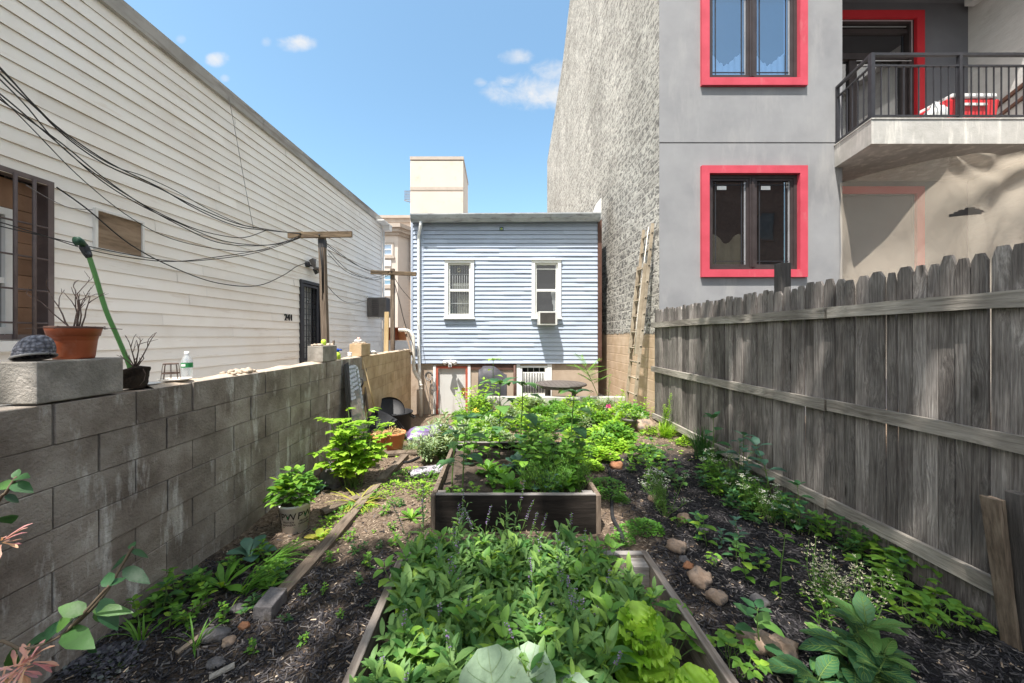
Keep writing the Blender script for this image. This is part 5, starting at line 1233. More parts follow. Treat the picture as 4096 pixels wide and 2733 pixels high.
# trash can with its lid
tc_ = V((-1.86, 6.75, gz(-1.75, 6.75))); can = thing('trash_can', 'black plastic trash can with its lid tipped open by the tan wall', 'trash can', tc_)
f = MB(); f.lathe(tc_, [(0, .01), (.235, .01), (.25, .04), (.268, .32), (.272, .33), (.278, .34), (.288, .60), (.305, .61), (.31, .635), (.30, .64), (.28, .63), (.25, .1), (0, .1)], 36); f.build('bin', M['black_plastic'], can)
for s_ in (-1, 1):
    f = MB(); f.tube([tc_ + V((s_ * .285, -.06, .57)), tc_ + V((s_ * .34, -.05, .53)), tc_ + V((s_ * .34, .05, .53)), tc_ + V((s_ * .285, .06, .57))], .014, 6); f.build('handle', M['black_plastic'], can)
f = MB(); lc = tc_ + V((-.12, -.10, .65)); nrm = V((.10, -.62, .55)).normalized(); ax = V((1, 0, 0)); ax = (ax - nrm * ax.dot(nrm)).normalized(); ay = nrm.cross(ax); vs, fs = [], []
prof = [(.30, -.02), (.305, .0), (.28, .02), (.2, .045), (.08, .06), (.0, .062)]
for r, h in prof:
    for k in range(32): t = 2 * math.pi * k / 32; vs.append(lc + ax * math.cos(t) * r + ay * math.sin(t) * r + nrm * h * -1)
for i in range(len(prof) - 1):
    for k in range(32): k2 = (k + 1) % 32; fs.append((i * 32 + k, i * 32 + k2, (i + 1) * 32 + k2, (i + 1) * 32 + k))
f.add(vs, fs, 0, True); f.build('lid', M['black_plastic'], can)
# rake
rk = thing('leaf_rake', 'black plastic leaf rake with a pale wooden handle leaning on the tan wall', 'rake', (-1.8, 5.8, .1))
ra_, rb_ = W(822, 792, 5.88), W(862, 942, 5.80)
f = MB(); f.tube([ra_, rb_ + (rb_ - ra_) * .06], .0145, 8); f.build('handle', M['gate_wood'], rk)
hd = (rb_ - ra_).normalized(); hs = V((.9, .45, .0)); hs = (hs - hd * hs.dot(hd)).normalized(); hn = hd.cross(hs)
f = MB(); vs, fs = [], []; n, m = 14, 12
for i in range(n + 1):
    t = i / n; w = .03 + .245 * t ** .8
    for k in range(m + 1): q = k / m * 2 - 1; vs.append(rb_ + hd * (t * .30 - .06 * q * q * t) + hs * (w * q) + hn * (.05 * t * t + .006 * math.cos(q * 3.14 * 7) * t))
for i in range(n):
    for k in range(m): a = i * (m + 1) + k; fs.append((a, a + 1, a + m + 2, a + m + 1))
f.add(vs, fs, 0, True); f.tube([rb_ - hd * .04, rb_ + hd * .07], .024, 8)
f.tube([rb_ + hd * (.25 - .06 * q * q) + hs * (.235 * q) + hn * .05 for q in [k / 8 * 2 - 1 for k in range(9)]], .006, 5); hp = f.build('rake_head', M['black_plastic'], rk)
f = MB()
for k in range(24):
    q = k / 23 * 2 - 1; b0 = rb_ + hd * (.30 - .06 * q * q) + hs * (.272 * q) + hn * .05; f.tube([b0, b0 + hd * .13 + hs * .05 * q + hn * .01, b0 + hd * .17 + hs * .06 * q + hn * .05], .0035, 4)
f.build('tines', M['black_plastic'], hp)
# second timber handle behind the rake and the shovel
f = MB(); f.beam(W(835, 985, 5.9), W(826, 805, 6.02), .038, .038, (1, 0, 0)); f.beam(W(852, 1000, 5.85), W(832, 850, 6.0), .06, .02, (1, 0, 0)); one(f, 'stake', M['old_wood'], W(835, 985, 5.9), 'brown wooden stake leaning behind the rake', 'stake')
sh = thing('shovel', 'shovel with a yellow shaft and black grip leaning by the glass panel', 'shovel', W(833, 1000, 5.6))
f = MB(); f.tube([W(828, 902, 5.55), W(833, 985, 5.48)], .016, 8); f.build('shaft', M['yellow_handle'], sh)
f = MB(); f.tube([W(828, 906, 5.55), W(825, 890, 5.56)], .02, 8); a = [W(825, 892, 5.56), W(822, 880, 5.56), W(824, 871, 5.56), W(831, 869, 5.56), W(833, 880, 5.56), W(828, 893, 5.56)]; f.tube(a, .013, 7); f.build('grip', M['black_plastic'], sh)
f = MB(); c0, c1 = W(831, 965, 5.49), W(836, 1012, 5.42); dd = (c1 - c0).normalized(); ss = V((1, .4, 0)); ss = (ss - dd * ss.dot(dd)).normalized(); nn = dd.cross(ss); vs, fs = [], []
for i in range(9):
    t = i / 8; w = .085 * (1 if t < .6 else math.sqrt(max(0, 1 - ((t - .6) / .42) ** 2)))
    for k in range(5): q = k / 4 * 2 - 1; vs.append(c0 + (c1 - c0) * t + ss * w * q + nn * .025 * q * q)
for i in range(8):
    for k in range(4): a = i * 5 + k; fs.append((a, a + 1, a + 6, a + 5))
f.add(vs, fs, 0, True); f.build('blade', M['shovel_metal'], sh)
# leaning glass and dark panel
f = MB(); f.add([W(789, 838, 5.05), W(797, 832, 5.18), W(812, 1012, 5.06), W(797, 1012, 4.92), W(793, 835, 5.10), W(800, 831, 5.22), W(816, 1010, 5.10), W(801, 1012, 4.96)], [(0, 1, 2, 3), (4, 5, 6, 7), (0, 1, 5, 4), (1, 2, 6, 5), (3, 0, 4, 7), (2, 3, 7, 6)]); one(f, 'leaning_sheet', M['black_plastic'], W(800, 1010, 5.1), 'narrow black panel leaning on the wall behind the sheet of glass', 'panel')
gq = thing('glass_sheet', 'sheet of glass leaning on the block wall beside the shovel', 'glass', W(815, 1010, 5.1))
q = [W(796, 838, 5.16), W(817, 838, 5.50), W(823, 846, 5.55), W(846, 1010, 5.36), W(812, 1012, 5.02)]; o_ = V((.006, -.004, .002))
f = MB(); f.add(q + [p - o_ for p in q], [(0, 1, 2, 3, 4), (9, 8, 7, 6, 5)] + [(i, (i + 1) % 5, 5 + (i + 1) % 5, 5 + i) for i in range(5)]); f.build('pane', M['pane_glass'], gq)
# board behind the glass
# grill under its cover
gc = thing('covered_grill', 'barbecue grill under a black fabric cover against the tan base of the house', 'grill', (-.1, 8.9, -.3))
f = MB(); xs0, xs1 = XG(1098, 8.8), XG(1163, 8.8); zt_ = ZG(841, 8.8); n = 20; vs, fs = [], []
sec = [(0, -.28), (.30, -.26), (.62, -.24), (.78, -.21), (.93, -.15), (.99, -.06), (1.0, .05), (.97, .16), (.8, .22), (.3, .25), (0, .26)]
for i in range(n + 1):
    t = i / n; x = xs0 + (xs1 - xs0) * t
    h = 1 - .42 * sst(.45, 1.0, t) ** 1.2 - .10 * sst(.12, 0, t)
    for (z, y) in sec: vs.append((x + .02 * noise.noise(V((t * 4, z * 3, 0))), 8.86 + y * (1.0 - .1 * abs(2 * t - 1)) + .025 * noise.noise(V((t * 6, z * 5, 3))), -.30 + (zt_ + .30) * (z if z < .6 else .6 + (z - .6) * h * (1 if t > .1 else .9))))
m = len(sec)
for i in range(n):
    for k in range(m - 1): a = i * m + k; fs.append((a, a + 1, a + m + 1, a + m))
fs += [tuple(range(m)), tuple(n * m + k for k in range(m))]
f.add(vs, fs, 0, True); f.build('cover', M['grill_cover'], gc)
f = MB()
for s_ in (-.24, .2):
    for dy in (-.18, .18): f.tube([(-.1 + s_, 8.86 + dy, -.33), (-.1 + s_, 8.86 + dy, -.25)], .025, 8)
f.build('legs', M['black_metal'], gc)
# round table
tb = V((XG(1287, 8.75), 8.75, -.30)); tzt = ZG(880, 8.75); tr = 58 / F * 8.75
ta = thing('round_table', 'round slatted wooden garden table on the patio by the basement window', 'table', tb)
f = MB(); k = 11
for i in range(k):
    x0 = -tr + 2 * tr * i / k + .004; x1 = -tr + 2 * tr * (i + 1) / k - .004; n = 8; up, lo = [], []
    for j in range(n + 1):
        x = x0 + (x1 - x0) * j / n; h = math.sqrt(max(0, tr * tr - x * x)) - .05; lo.append((tb.x + x, tb.y - max(h, .0), 0)); up.append((tb.x + x, tb.y + max(h, 0), 0))
    o = lo + up[::-1]; nn_ = len(o); f.add([(x, y, tzt - .022) for x, y, _ in o] + [(x, y, tzt) for x, y, _ in o], [tuple(range(nn_ - 1, -1, -1)), tuple(range(nn_, 2 * nn_))] + [(q, (q + 1) % nn_, nn_ + (q + 1) % nn_, nn_ + q) for q in range(nn_)])
f.build('table_top', M['table_wood'], ta)
f = MB(); f.lathe((tb.x, tb.y, tzt), [(tr - .06, -.03), (tr, -.03), (tr + .004, -.012), (tr, .003), (tr - .06, .003), (tr - .06, -.03)], 44); f.build('rim', M['table_wood'], ta)
f = MB(); f.lathe((tb.x, tb.y, tzt), [(tr - .14, -.10), (tr - .11, -.10), (tr - .11, -.032), (tr - .14, -.032), (tr - .14, -.10)], 32); f.build('apron', M['table_wood'], ta)
for k in range(4):
    a = .55 + k * math.pi / 2; c = V((tb.x + math.cos(a) * (tr - .17), tb.y + math.sin(a) * (tr - .17), 0)); f = MB(); f.box((c.x - .035, c.y - .035, -.31), (c.x + .035, c.y + .035, tzt - .03)); f.build('leg', M['table_wood'], ta)
f = MB(); f.box((-.25, 8.20, -.35), (2.9, 8.38, .285)); one(f, 'garden_curb', M['cloud_ledge'], (1, 8.3, -.3), 'low concrete curb between the planting and the sunken patio', 'curb', None, .012)
# ladder
lad = thing('extension_ladder', 'old aluminium extension ladder leaning on the rough block wall', 'ladder', (2.58, 7.1, .05))
def lrail(base, top, w=.06, h=.026, name='stile'): f = MB(); f.beam(base, top, h, w, (1, 0, 0)); return f.build(name, M['ladder'], lad, bevel=.004)
yn, yf = 6.84, 7.26; bx, tx, bz, tz = 2.545, 2.915, .05, 3.76
lrail((bx, yn, bz), (tx, yn, tz)); lrail((bx, yf, bz), (tx, yf, tz - .0))
def lp(t, y, off=0): return V((bx + (tx - bx) * t - off, y, bz + (tz - bz) * t))
lrail(lp(.34, yn + .045, .05), lp(.80, yn + .045, .05)); lrail(lp(.34, yf - .045, .05), lp(.80, yf - .045, .05))
ho = MB()
for k in range(12):
    t = .055 + k * .0815
    f = MB(); f.tube([lp(t, yn - .02), lp(t, yf + .02)], .018, 8); f.build('rung', M['ladder'], lad)
    ho.tube([lp(t, yn - .0195), lp(t, yn - .0215)], .013, 8)
    if .36 < t < .8: f = MB(); f.tube([lp(t - .01, yn + .045, .055), lp(t - .01, yf - .045, .055)], .016, 8); f.build('rung', M['ladder'], lad)
ho.build('rung_hollows', M['ink'], lad)
f = MB(); f.tube([lp(.985, (yn + .03), .06), lp(.7, yn + .08, .07), lp(.5, yn + .1, .075), lp(.33, yn + .09, .07)], .008, 5); f.build('rope', M['pvc'], lad)

# ------------------------------------------------------------------ things along the top of the block wall
ZW = ZT + .008
pc = V((-2.245, 1.945, ZT + .207)); KR = .69; bp_ = thing('plant_pot', 'wide terracotta-coloured plastic pot with bare twigs on the grey block', 'pot', pc)
f = MB(); R_ = .15; f.lathe(pc, [(r * KR, z) for r, z in ((0, .0), (.108, .0), (.112, .012), (.125, .10), (.130, .118), (.139, .120), (.150, .156), (.152, .166), (.145, .167), (.135, .13), (.11, .05), (0, .05))], 40); f.build('pot', M['plastic_red'], bp_)
f = MB(); f.lathe(pc, [(r * KR, z) for r, z in ((.1525, .160), (.154, .168), (.148, .1705), (.143, .166))], 40); f.build('rim', M['brown_trim'], bp_)
f = MB(); f.disc(pc + V((0, 0, .148)), .135 * KR, 24); f.build('potting_soil', M['root'], bp_)
f = MB(); a = -2.05
for (u, v_) in ((-.10, .06),): f.add([pc + V((math.sin(q) * .0875, -math.cos(q) * .0875, z)) for q, z in ((-.98, .058), (-.74, .058), (-.74, .104), (-.98, .104))], [(0, 1, 2, 3)])
f.build('paper_label', M['white_trim'], bp_)
def twig(f, p, d, L_, r, rr, depth=0):
    pts = [p]; q = V(p); d = V(d).normalized(); n = 5
    for i in range(n):
        d = (d + V((rr.gauss(0, .13), rr.gauss(0, .13), rr.gauss(0, .08)))).normalized(); q = q + d * L_ / n; pts.append(q)
        if depth < 2 and i > 1 and rr.random() < .5: twig(f, q, d + V((rr.gauss(0, .6), rr.gauss(0, .6), .2)), L_ * rr.uniform(.3, .55), r * .6, rr, depth + 1)
    f.tube(pts, [r * (1 - .6 * i / n) for i in range(n + 1)], 5)
rr = random.Random(4); f = MB(); b0 = pc + V((.01, 0, .15))
for d, L_ in (((-.42, -.1, .75), .24), ((-.25, .1, .9), .22), ((0, 0, 1), .20), ((.15, -.1, .9), .20), ((.3, .1, .85), .21), ((.55, 0, .8), .20), ((-.6, -.1, .75), .19), ((.05, .2, .9), .17)): twig(f, b0 + V((rr.uniform(-.02, .02), rr.uniform(-.02, .02), 0)), d, L_, .0042, rr)
for k in range(16):
    a = rr.uniform(0, 6.28); r = rr.uniform(.03, .12); q = pc + V((r * math.cos(a), r * math.sin(a), .155)); f.tube([q, q + V((rr.gauss(0, .03), rr.gauss(0, .03), .015)), q + V((rr.gauss(0, .06), rr.gauss(0, .06), .003))], .0018, 4)
one(f, 'dead_plant', M['twig'], b0, 'leafless dead twigs standing in the terracotta-coloured pot', 'plant')
# scaly grey bowl
hc = W(58, 782, 1.78); hc.x = -2.25; hc.z = ZT + .205; f = MB(); n, m = 14, 30; vs, fs = [], []
for i in range(n + 1):
    ph = (i / n) * 1.72; rz = math.cos(ph); rr_ = math.sin(ph) ** .8
    for k in range(m): t = 2 * math.pi * k / m; vs.append(hc + V((rr_ * .076 * math.cos(t) + .012 * rz, rr_ * .065 * math.sin(t), .036 + rz * .088 + .018 * math.cos(t + .4) * rr_)))
for i in range(n):
    for k in range(m): k2 = (k + 1) % m; fs.append((i * m + k, i * m + k2, (i + 1) * m + k2, (i + 1) * m + k))
f.add(vs, fs, 0, True); f.tube([hc + V((.078 * math.cos(t * .31), .067 * math.sin(t * .31), .020 + .018 * math.cos(t * .31 + .4))) for t in range(21)], .006, 6, 1)
one(f, 'scaly_bowl', [M['weave'], M['cable_grey']], hc, 'upturned grey bowl with a scale pattern on the near end of the wall', 'bowl')
# root ball
rc = V((-2.245, 2.26, ZW)); rb = thing('dead_root_ball', 'pot-shaped dark root ball with broken stems on the wall beside the block', 'plant', rc)
f = MB(); n, m = 12, 26; vs, fs = [], []
for i in range(n + 1):
    t = i / n; r = (.060 + .022 * t) if t < .92 else .082 * (1 - (t - .92) / .08) ** .5
    for k in range(m): a = 2 * math.pi * k / m; w = 1 + .10 * noise.noise(V((math.cos(a) * 2.2, math.sin(a) * 2.2, t * 3))) + .07 * noise.noise(V((math.cos(a) * 7, math.sin(a) * 7, t * 9))); vs.append(rc + V((math.cos(a) * r * w, math.sin(a) * r * w, .125 * t * (1 + .12 * math.cos(a)))))
for i in range(n):
    for k in range(m): k2 = (k + 1) % m; fs.append((i * m + k, i * m + k2, (i + 1) * m + k2, (i + 1) * m + k))
f.add(vs, fs, 0, True); f.build('root_mass', M['root'], rb)
f = MB(); q = rc + V((.01, 0, .12))
for d, L_ in (((.22, 0, .9), .17), ((.30, .05, .8), .25), ((.34, -.02, .85), .22), ((-.5, 0, .45), .12), ((-.15, 0, .9), .09), ((.6, .1, .5), .10), ((.1, -.1, .5), .07)): twig(f, q, d, L_, .0045, rr)
f.tube([rc + V((.10, -.04, .12)), rc + V((.125, -.05, .09)), rc + V((.115, -.05, .05)), rc + V((.09, -.05, .02))], .002, 4); f.build('stems', M['twig'], rb)
# watering wand
ws = thing('watering_wand', 'green garden watering wand with a dark head leaning behind the root ball', 'watering wand', W(303, 850, 2.36))
P = smooth([W(303, 880, 2.40), W(296, 838, 2.38), W(268, 770, 2.34), W(243, 712, 2.30), (W(218, 630, 2.26)), W(203, 585, 2.24)]); f = MB(); f.tube(P, .0125, 8); f.build('hose', M['hose_green'], ws)
f = MB(); P = [W(204, 592, 2.24), W(200, 582, 2.235), W(194, 570, 2.23), W(191, 560, 2.22)]; f.tube(P, [.014, .021, .024, .018], 9); f.tube([W(198, 578, 2.23), W(206, 584, 2.22), W(207, 590, 2.22)], [.012, .012, .009], 7); f.build('grip', M['black_metal'], ws)
f = MB(); f.tube([W(194, 563, 2.22), W(187, 557, 2.205), W(179, 554, 2.19), W(174, 554, 2.18)], [.015, .020, .028, .027], 12); f.build('spray_head', M['dark_green'], ws)
f = MB(); f.tube([W(211, 618, 2.25), W(216, 632, 2.255)], .0135, 8)
# plates, wire basket, bottle
plc = V((-2.25, 2.56, ZW)); f = MB(); f.lathe(plc, [(0, .004), (.055, .004), (.088, .014), (.094, .020), (.090, .023), (.055, .010), (0, .010)], 32); one(f, 'plant_saucer', M['pvc'], plc, 'beige saucer under the wire basket on the wall', 'saucer')
p2_ = V((-2.265, 2.36, ZW)); f = MB(); f.lathe(p2_, [(0, .004), (.05, .004), (.075, .012), (.075, .015), (.05, .009), (0, .009)], 28); one(f, 'plate', M['white_paint'], p2_, 'pale blue-white plate half under the root ball', 'plate')
wk = thing('wire_basket', 'upturned rusty wire basket on the beige saucer', 'basket', plc + V((0, -.03, .02))); wc = plc + V((-.012, -.02, .014)); f = MB()
for r, z in ((.040, .112), (.047, .05), (.048, .046)): f.tube([wc + V((r * math.cos(t * .2618), r * math.sin(t * .2618), z)) for t in range(25)], .0026 if z < .1 else .004, 5)
for k in range(8): a = k * .785; f.tube([wc + V((.038 * math.cos(a), .038 * math.sin(a), .112)), wc + V((.043 * math.cos(a), .043 * math.sin(a), .095)), wc + V((.052 * math.cos(a), .052 * math.sin(a), .0))], .0019, 5)
f.build('wires', M['twig'], wk)
bc = V((-2.285, 2.70, ZW)); bt_ = thing('water_bottle', 'clear plastic water bottle with a green label standing behind the wire basket', 'bottle', bc)
f = MB(); f.lathe(bc, [(0, .002), (.03, .002), (.033, .012), (.032, .06), (.034, .07), (.034, .125), (.031, .145), (.02, .168), (.0135, .178), (.0135, .19)], 24); f.build('bottle', M['water_bottle'], bt_)
f = MB(); f.lathe(bc, [(.0352, .088), (.0352, .122)], 24); f.build('label_band', M['green_ink'], bt_)
f = MB(); f.lathe(bc, [(.0158, .186), (.0162, .204), (.0, .205)], 16); f.build('cap', M['white_plastic'], bt_)
f = MB(); ll = []
for k in range(9): a = -2.0 + k * .11; ll.append(bc + V((.0357 * math.cos(a), .0357 * math.sin(a), 0)))
f.add([p + V((0, 0, .097)) for p in ll] + [p + V((0, 0, .114)) for p in ll], [(i, i + 1, i + 10, i + 9) for i in range(8)]); f.build('label_panel', M['white_trim'], bt_)
# small items farther along
sb_ = V((-2.22, 5.08, ZW)); so_ = thing('spray_bottle', 'lime green bottle with a blue top on the wall between the two tall blocks', 'bottle', sb_)
f = MB(); f.lathe(sb_, [(0, .002), (.05, .002), (.052, .06), (.035, .095), (.02, .11)], 16); f.build('bottle', M['lime'], so_); f = MB(); f.lathe(sb_, [(.03, .10), (.036, .12), (.03, .145), (0, .15)], 12); f.tube([sb_ + V((0, 0, .135)), sb_ + V((.07, 0, .125))], .012, 6); f.build('trigger', M['blue_plastic'], so_)
jc = V((-2.24, 5.58, ZW)); jo = thing('jar', 'small white jar on the wall just before the tan block', 'jar', jc); f = MB(); f.lathe(jc, [(0, .002), (.03, .002), (.03, .05), (.026, .055)], 14); f.build('jar', M['white_plastic'], jo); f = MB(); f.lathe(jc, [(.031, .056), (.031, .075), (0, .076)], 14); f.build('lid', M['bag_white'], jo)
uc = V((-2.24, 5.96, ZT + .225)); uo = thing('ornament', 'white lump with a pink top sitting on the tan block', 'ornament', uc); f = MB(); f.blob(uc + V((-.02, 0, .02)), (.065, .05, .03), rng, 0, 12, 8, .2); f.build('base', M['bag_white'], uo); f = MB(); f.blob(uc + V((-.01, 0, .06)), (.028, .026, .022), rng, 0, 10, 7, .15); f.build('top', M['f_pink'] if False else pm('pale_pink', [(.7, .42, .36), (.78, .52, .46)], 6, .6), uo)
f = MB(); c = V((-2.22, 4.93, ZW)); f.beam(c, c + V((.01, .03, .26)), .03, .022, (1, 0, 0)); one(f, 'wood_stick', M['old_wood'], c, 'short wooden stick standing behind the block by the first pole', 'stick')
lg = V((-2.27, 4.80, ZT + .207)); f = MB(); f.lathe(lg, [(0, .0), (.03, .0), (.032, .05), (.02, .075), (0, .08)], 14); one(f, 'lime_cup', M['lime'], lg, 'tiny lime green cup on the block by the first pole', 'cup')
bd = V((-2.24, 6.6, ZW)); f = MB(); f.blob(bd + V((0, 0, .03)), (.07, .10, .035), rng, 0, 12, 8, .3); one(f, 'crumpled_cloth', M['bag_white'], bd, 'crumpled white rag on the tan wall top', 'rag')
bd = V((-2.26, 6.38, ZW)); f = MB(); f.blob(bd + V((0, 0, .04)), (.05, .08, .045), rng, 0, 12, 8, .3); one(f, 'dark_lump', M['grill_cover'], bd, 'dark crumpled lump on the tan wall top beside the white rag', 'rag')
# pots and hook in the gap beyond
c = W(895, 781, 12.75); pot('brown trough pot on the low white wall left of the farther pole', V((-3.62, 12.72, ZB(781, 12.6))), .24, .30, .44, 'plastic_red', .9, 'soil', .02)
pot('small orange pot on the low white wall near the blue house', V((-3.28, 12.72, ZB(781, 12.6))), .13, .18, .30, 'terracotta', .9, 'soil', .02)
hk = W(880, 742, 13.0); f = MB(); f.tube(smooth([hk + V((-.06, 0, .10)), hk + V((0, 0, .16)), hk + V((.07, 0, .09)), hk + V((.02, 0, 0)), hk + V((0, 0, -.10))]), .014, 6)
for dx in (-.12, 0, .12): f.tube([hk + V((0, 0, -.10)), hk + V((dx, 0, -.5))], .006, 4)
one(f, 'plant_hanger', M['black_metal'], hk, 'black hook with hanging wires in the gap left of the blue house', 'hook')
# ------------------------------------------------------------------ leaves and plants
LANCE = [.15, .7, 1, .92, .62, .05]; OVATE = [.25, .92, 1, .85, .5, .04]; ROUND = [.5, .95, 1.05, 1, .8, .25]
HEART = [.72, 1.1, 1.02, .76, .42, .04]; STRAP = [.55, .9, 1, .9, .6, .05]; SPOON = [.14, .22, .5, .95, 1, .45]
def prof_at(pr, t):
    x = t * (len(pr) - 1); i = min(int(x), len(pr) - 2); return pr[i] + (pr[i + 1] - pr[i]) * (x - i)
def leaf(mb, p, d, up, Ln, Wd, pr=OVATE, curl=.5, fold=.2, segs=3, jag=0, ruf=0, rr=None, cols=1, mi=0, lobes=0):
    """one leaf blade: starts along d, bends down by curl, folded along its midrib"""
    d = V(d).normalized(); s = d.cross(V(up))
    if s.length < 1e-4: s = d.orthogonal()
    s.normalize(); n = s.cross(d)
    vs, fs = [], []; c = V(p); K = 2 * cols + 1
    for i in range(segs + 1):
        t = i / segs; w = Wd * .5 * prof_at(pr, t)
        if jag and 0 < i < segs: w *= 1 + (jag if i % 2 else -jag)
        if lobes and 0 < i < segs: w *= (1.15 if i % 2 else .38)
        a = curl * t; di = d * math.cos(a) - n * math.sin(a); ni = n * math.cos(a) + d * math.sin(a)
        for k in range(-cols, cols + 1):
            q = k / cols; o = fold * abs(q) * w
            if ruf and rr: o += ruf * Wd * abs(q) ** 1.5 * math.sin(t * (11 if cols < 4 else 24) * (1 + .3 * q) + q * 2.5 + rr.random() * .9) * (.4 + .6 * t)
            vs.append(c + s * (w * q) + ni * o + di * (0 if not lobes else .06 * Ln * abs(q)))
        c = c + di * (Ln / segs)
    for i in range(segs):
        for k in range(K - 1): a = i * K + k; fs.append((a, a + 1, a + K + 1, a + K))
    mb.add(vs, fs, mi, True)
def dirv(az, el): return V((math.cos(az) * math.cos(el), math.sin(az) * math.cos(el), math.sin(el)))
UP = V((0, 0, 1))
def stemline(p, d, L_, rr, n=5, wob=.08, droop=0):
    pts = [V(p)]; d = V(d).normalized()
    for i in range(n): d = (d + V((rr.gauss(0, wob), rr.gauss(0, wob), rr.gauss(0, wob * .5) - droop))).normalized(); pts.append(pts[-1] + d * L_ / n)
    return pts
def along(pts, t):
    x = t * (len(pts) - 1); i = min(int(x), len(pts) - 2); return pts[i].lerp(pts[i + 1], x - i), (pts[i + 1] - pts[i]).normalized()

def veined_leaf(mb, vb, p, d, up, Ln, Wd, pr, curl, rr, segs=16, cols=6, cup=.12, wave=.03):
    """a broad smooth leaf with raised pale veins"""
    d = V(d).normalized(); s = d.cross(V(up)).normalized(); n = s.cross(d); ph = rr.uniform(0, 6)
    def P(t, q, off=0):
        w = Wd * .5 * prof_at(pr, t) * (1 + .05 * math.sin(t * 17 + q * 3 + ph)); a = curl * t; c = V(p); k = 12
        for i in range(k): ai = curl * t * (i + .5) / k; c = c + (d * math.cos(ai) - n * math.sin(ai)) * (Ln * t / k)
        ni = n * math.cos(a) + d * math.sin(a)
        return c + s * (w * q) + ni * (cup * q * q * w + wave * abs(q) ** 2 * math.sin(t * 9 + q * 2 + ph) * Wd * .5 + off)
    vs = [P(i / segs, k / cols) for i in range(segs + 1) for k in range(-cols, cols + 1)]; K = 2 * cols + 1
    mb.add(vs, [(i * K + k, i * K + k + 1, (i + 1) * K + k + 1, (i + 1) * K + k) for i in range(segs) for k in range(K - 1)], 0, True)
    vb.tube([P(t / 14, 0, .0012) for t in range(15)], [.0032 - .0002 * t for t in range(15)], 5)
    for j in range(6):
        for sd in (-1, 1):
            t0 = .06 + .13 * j; vb.tube([P(min(.99, t0 + .16 * q / 6 * (1 + .15 * j)), sd * .9 * (q / 6) ** .9, .0008) for q in range(7)], [.0017 - .0002 * q for q in range(7)], 4)

def T_sage(rr, ns=7, h=.24, Ln=.078, Wd=.024, flower=True):
    fo, st, fl = MB(), MB(), MB()
    for s in range(ns):
        az = rr.uniform(0, 6.28); hh = h * rr.uniform(.6, 1.15)
        pts = stemline((rr.gauss(0, .03), rr.gauss(0, .03), 0), dirv(az, rr.uniform(.8, 1.45)), hh, rr); st.tube(pts, [.003 - .0004 * i for i in range(6)], 4)
        n = int(hh / .032)
        for k in range(n):
            t = .25 + .75 * k / max(n - 1, 1); p, d = along(pts, t * .999)
            for sd in (0, 1):
                a = rr.uniform(-.5, .5) + k * 1.57 + sd * 3.14; sz = rr.uniform(.7, 1.15) * (1 if t < .85 else .7)
                leaf(fo, p + dirv(a, .2) * .012, dirv(a, rr.uniform(.3, 1.05) + (.3 if t > .9 else 0)), UP, Ln * sz, Wd * sz * rr.uniform(.85, 1.2), LANCE, rr.uniform(.3, 1.3), .25, 4)
        if flower and rr.random() < .40:
            p, d = along(pts, .999); q = stemline(p, d + V((0, 0, .8)), rr.uniform(.10, .2), rr, 5, .04); st.tube(q, .0022, 4)
            for k in range(8):
                pp, dd = along(q, .3 + .7 * k / 8)
                for j in range(5):
                    a = rr.uniform(0, 6.28); leaf(fl, pp, dirv(a, rr.uniform(0, .7)), UP, .013, .008, OVATE, .4, .3, 2, mi=0 if rr.random() < .55 else 1)
    return {'foliage': (fo, M['l_sage']), 'stem': (st, M['stem']), 'flower_spike': (fl, [M['f_purple'], M['l_sage']])}
def T_broad(rr, h=.4, ns=1, Ln=.10, Wd=.06, pairs=6, pr=OVATE, mat='l_mid', spread=.15, tip=True, petiole=.03, jag=.08, stemr=.004, curl=(.3, 1.0), segs=4, ruf=0):
    fo, st, vn = MB(), MB(), MB()
    for s in range(ns):
        az = rr.uniform(0, 6.28); el = 1.5 - abs(rr.gauss(0, spread)) * (1.6 if ns > 1 else .6); hh = h * rr.uniform(.65, 1.05) if ns > 1 else h
        pts = stemline((rr.gauss(0, .012 * ns), rr.gauss(0, .012 * ns), 0), dirv(az, el), hh, rr, 6, .05); st.tube(pts, [stemr * (1 - .1 * i) for i in range(7)], 5)
        for k in range(pairs):
            t = .18 + .82 * k / max(pairs - 1, 1); p, d = along(pts, t * .999); sz = (1.05 - .35 * abs(t - .6)) * rr.uniform(.8, 1.15) * (.8 if t > .97 else 1)
            m = 2 if t < .97 else (4 if tip else 2)
            for j in range(m):
                a = k * 1.57 + j * 6.283 / m + rr.uniform(-.4, .4); e = rr.uniform(-.05, .55) if t < .95 else rr.uniform(.2, .9); q = p + dirv(a, e + .2) * petiole * sz
                st.tube([p, q], stemr * .4, 3, caps=False)
                (veined_leaf(fo, vn, q, dirv(a, e), UP, Ln * sz, Wd * sz, [.25, .85, 1.03, .92, .58, .06], rr.uniform(*curl), rr, 12, 4, .16, .05) if segs >= 7 else leaf(fo, q, dirv(a, e), UP, Ln * sz, Wd * sz, pr, rr.uniform(*curl), .18, segs, jag, ruf, rr, 2 if ruf else 1))
    return {'foliage': (fo, M[mat]), 'stem': (st, M['stem']), 'veins': (vn, M['stem'])}
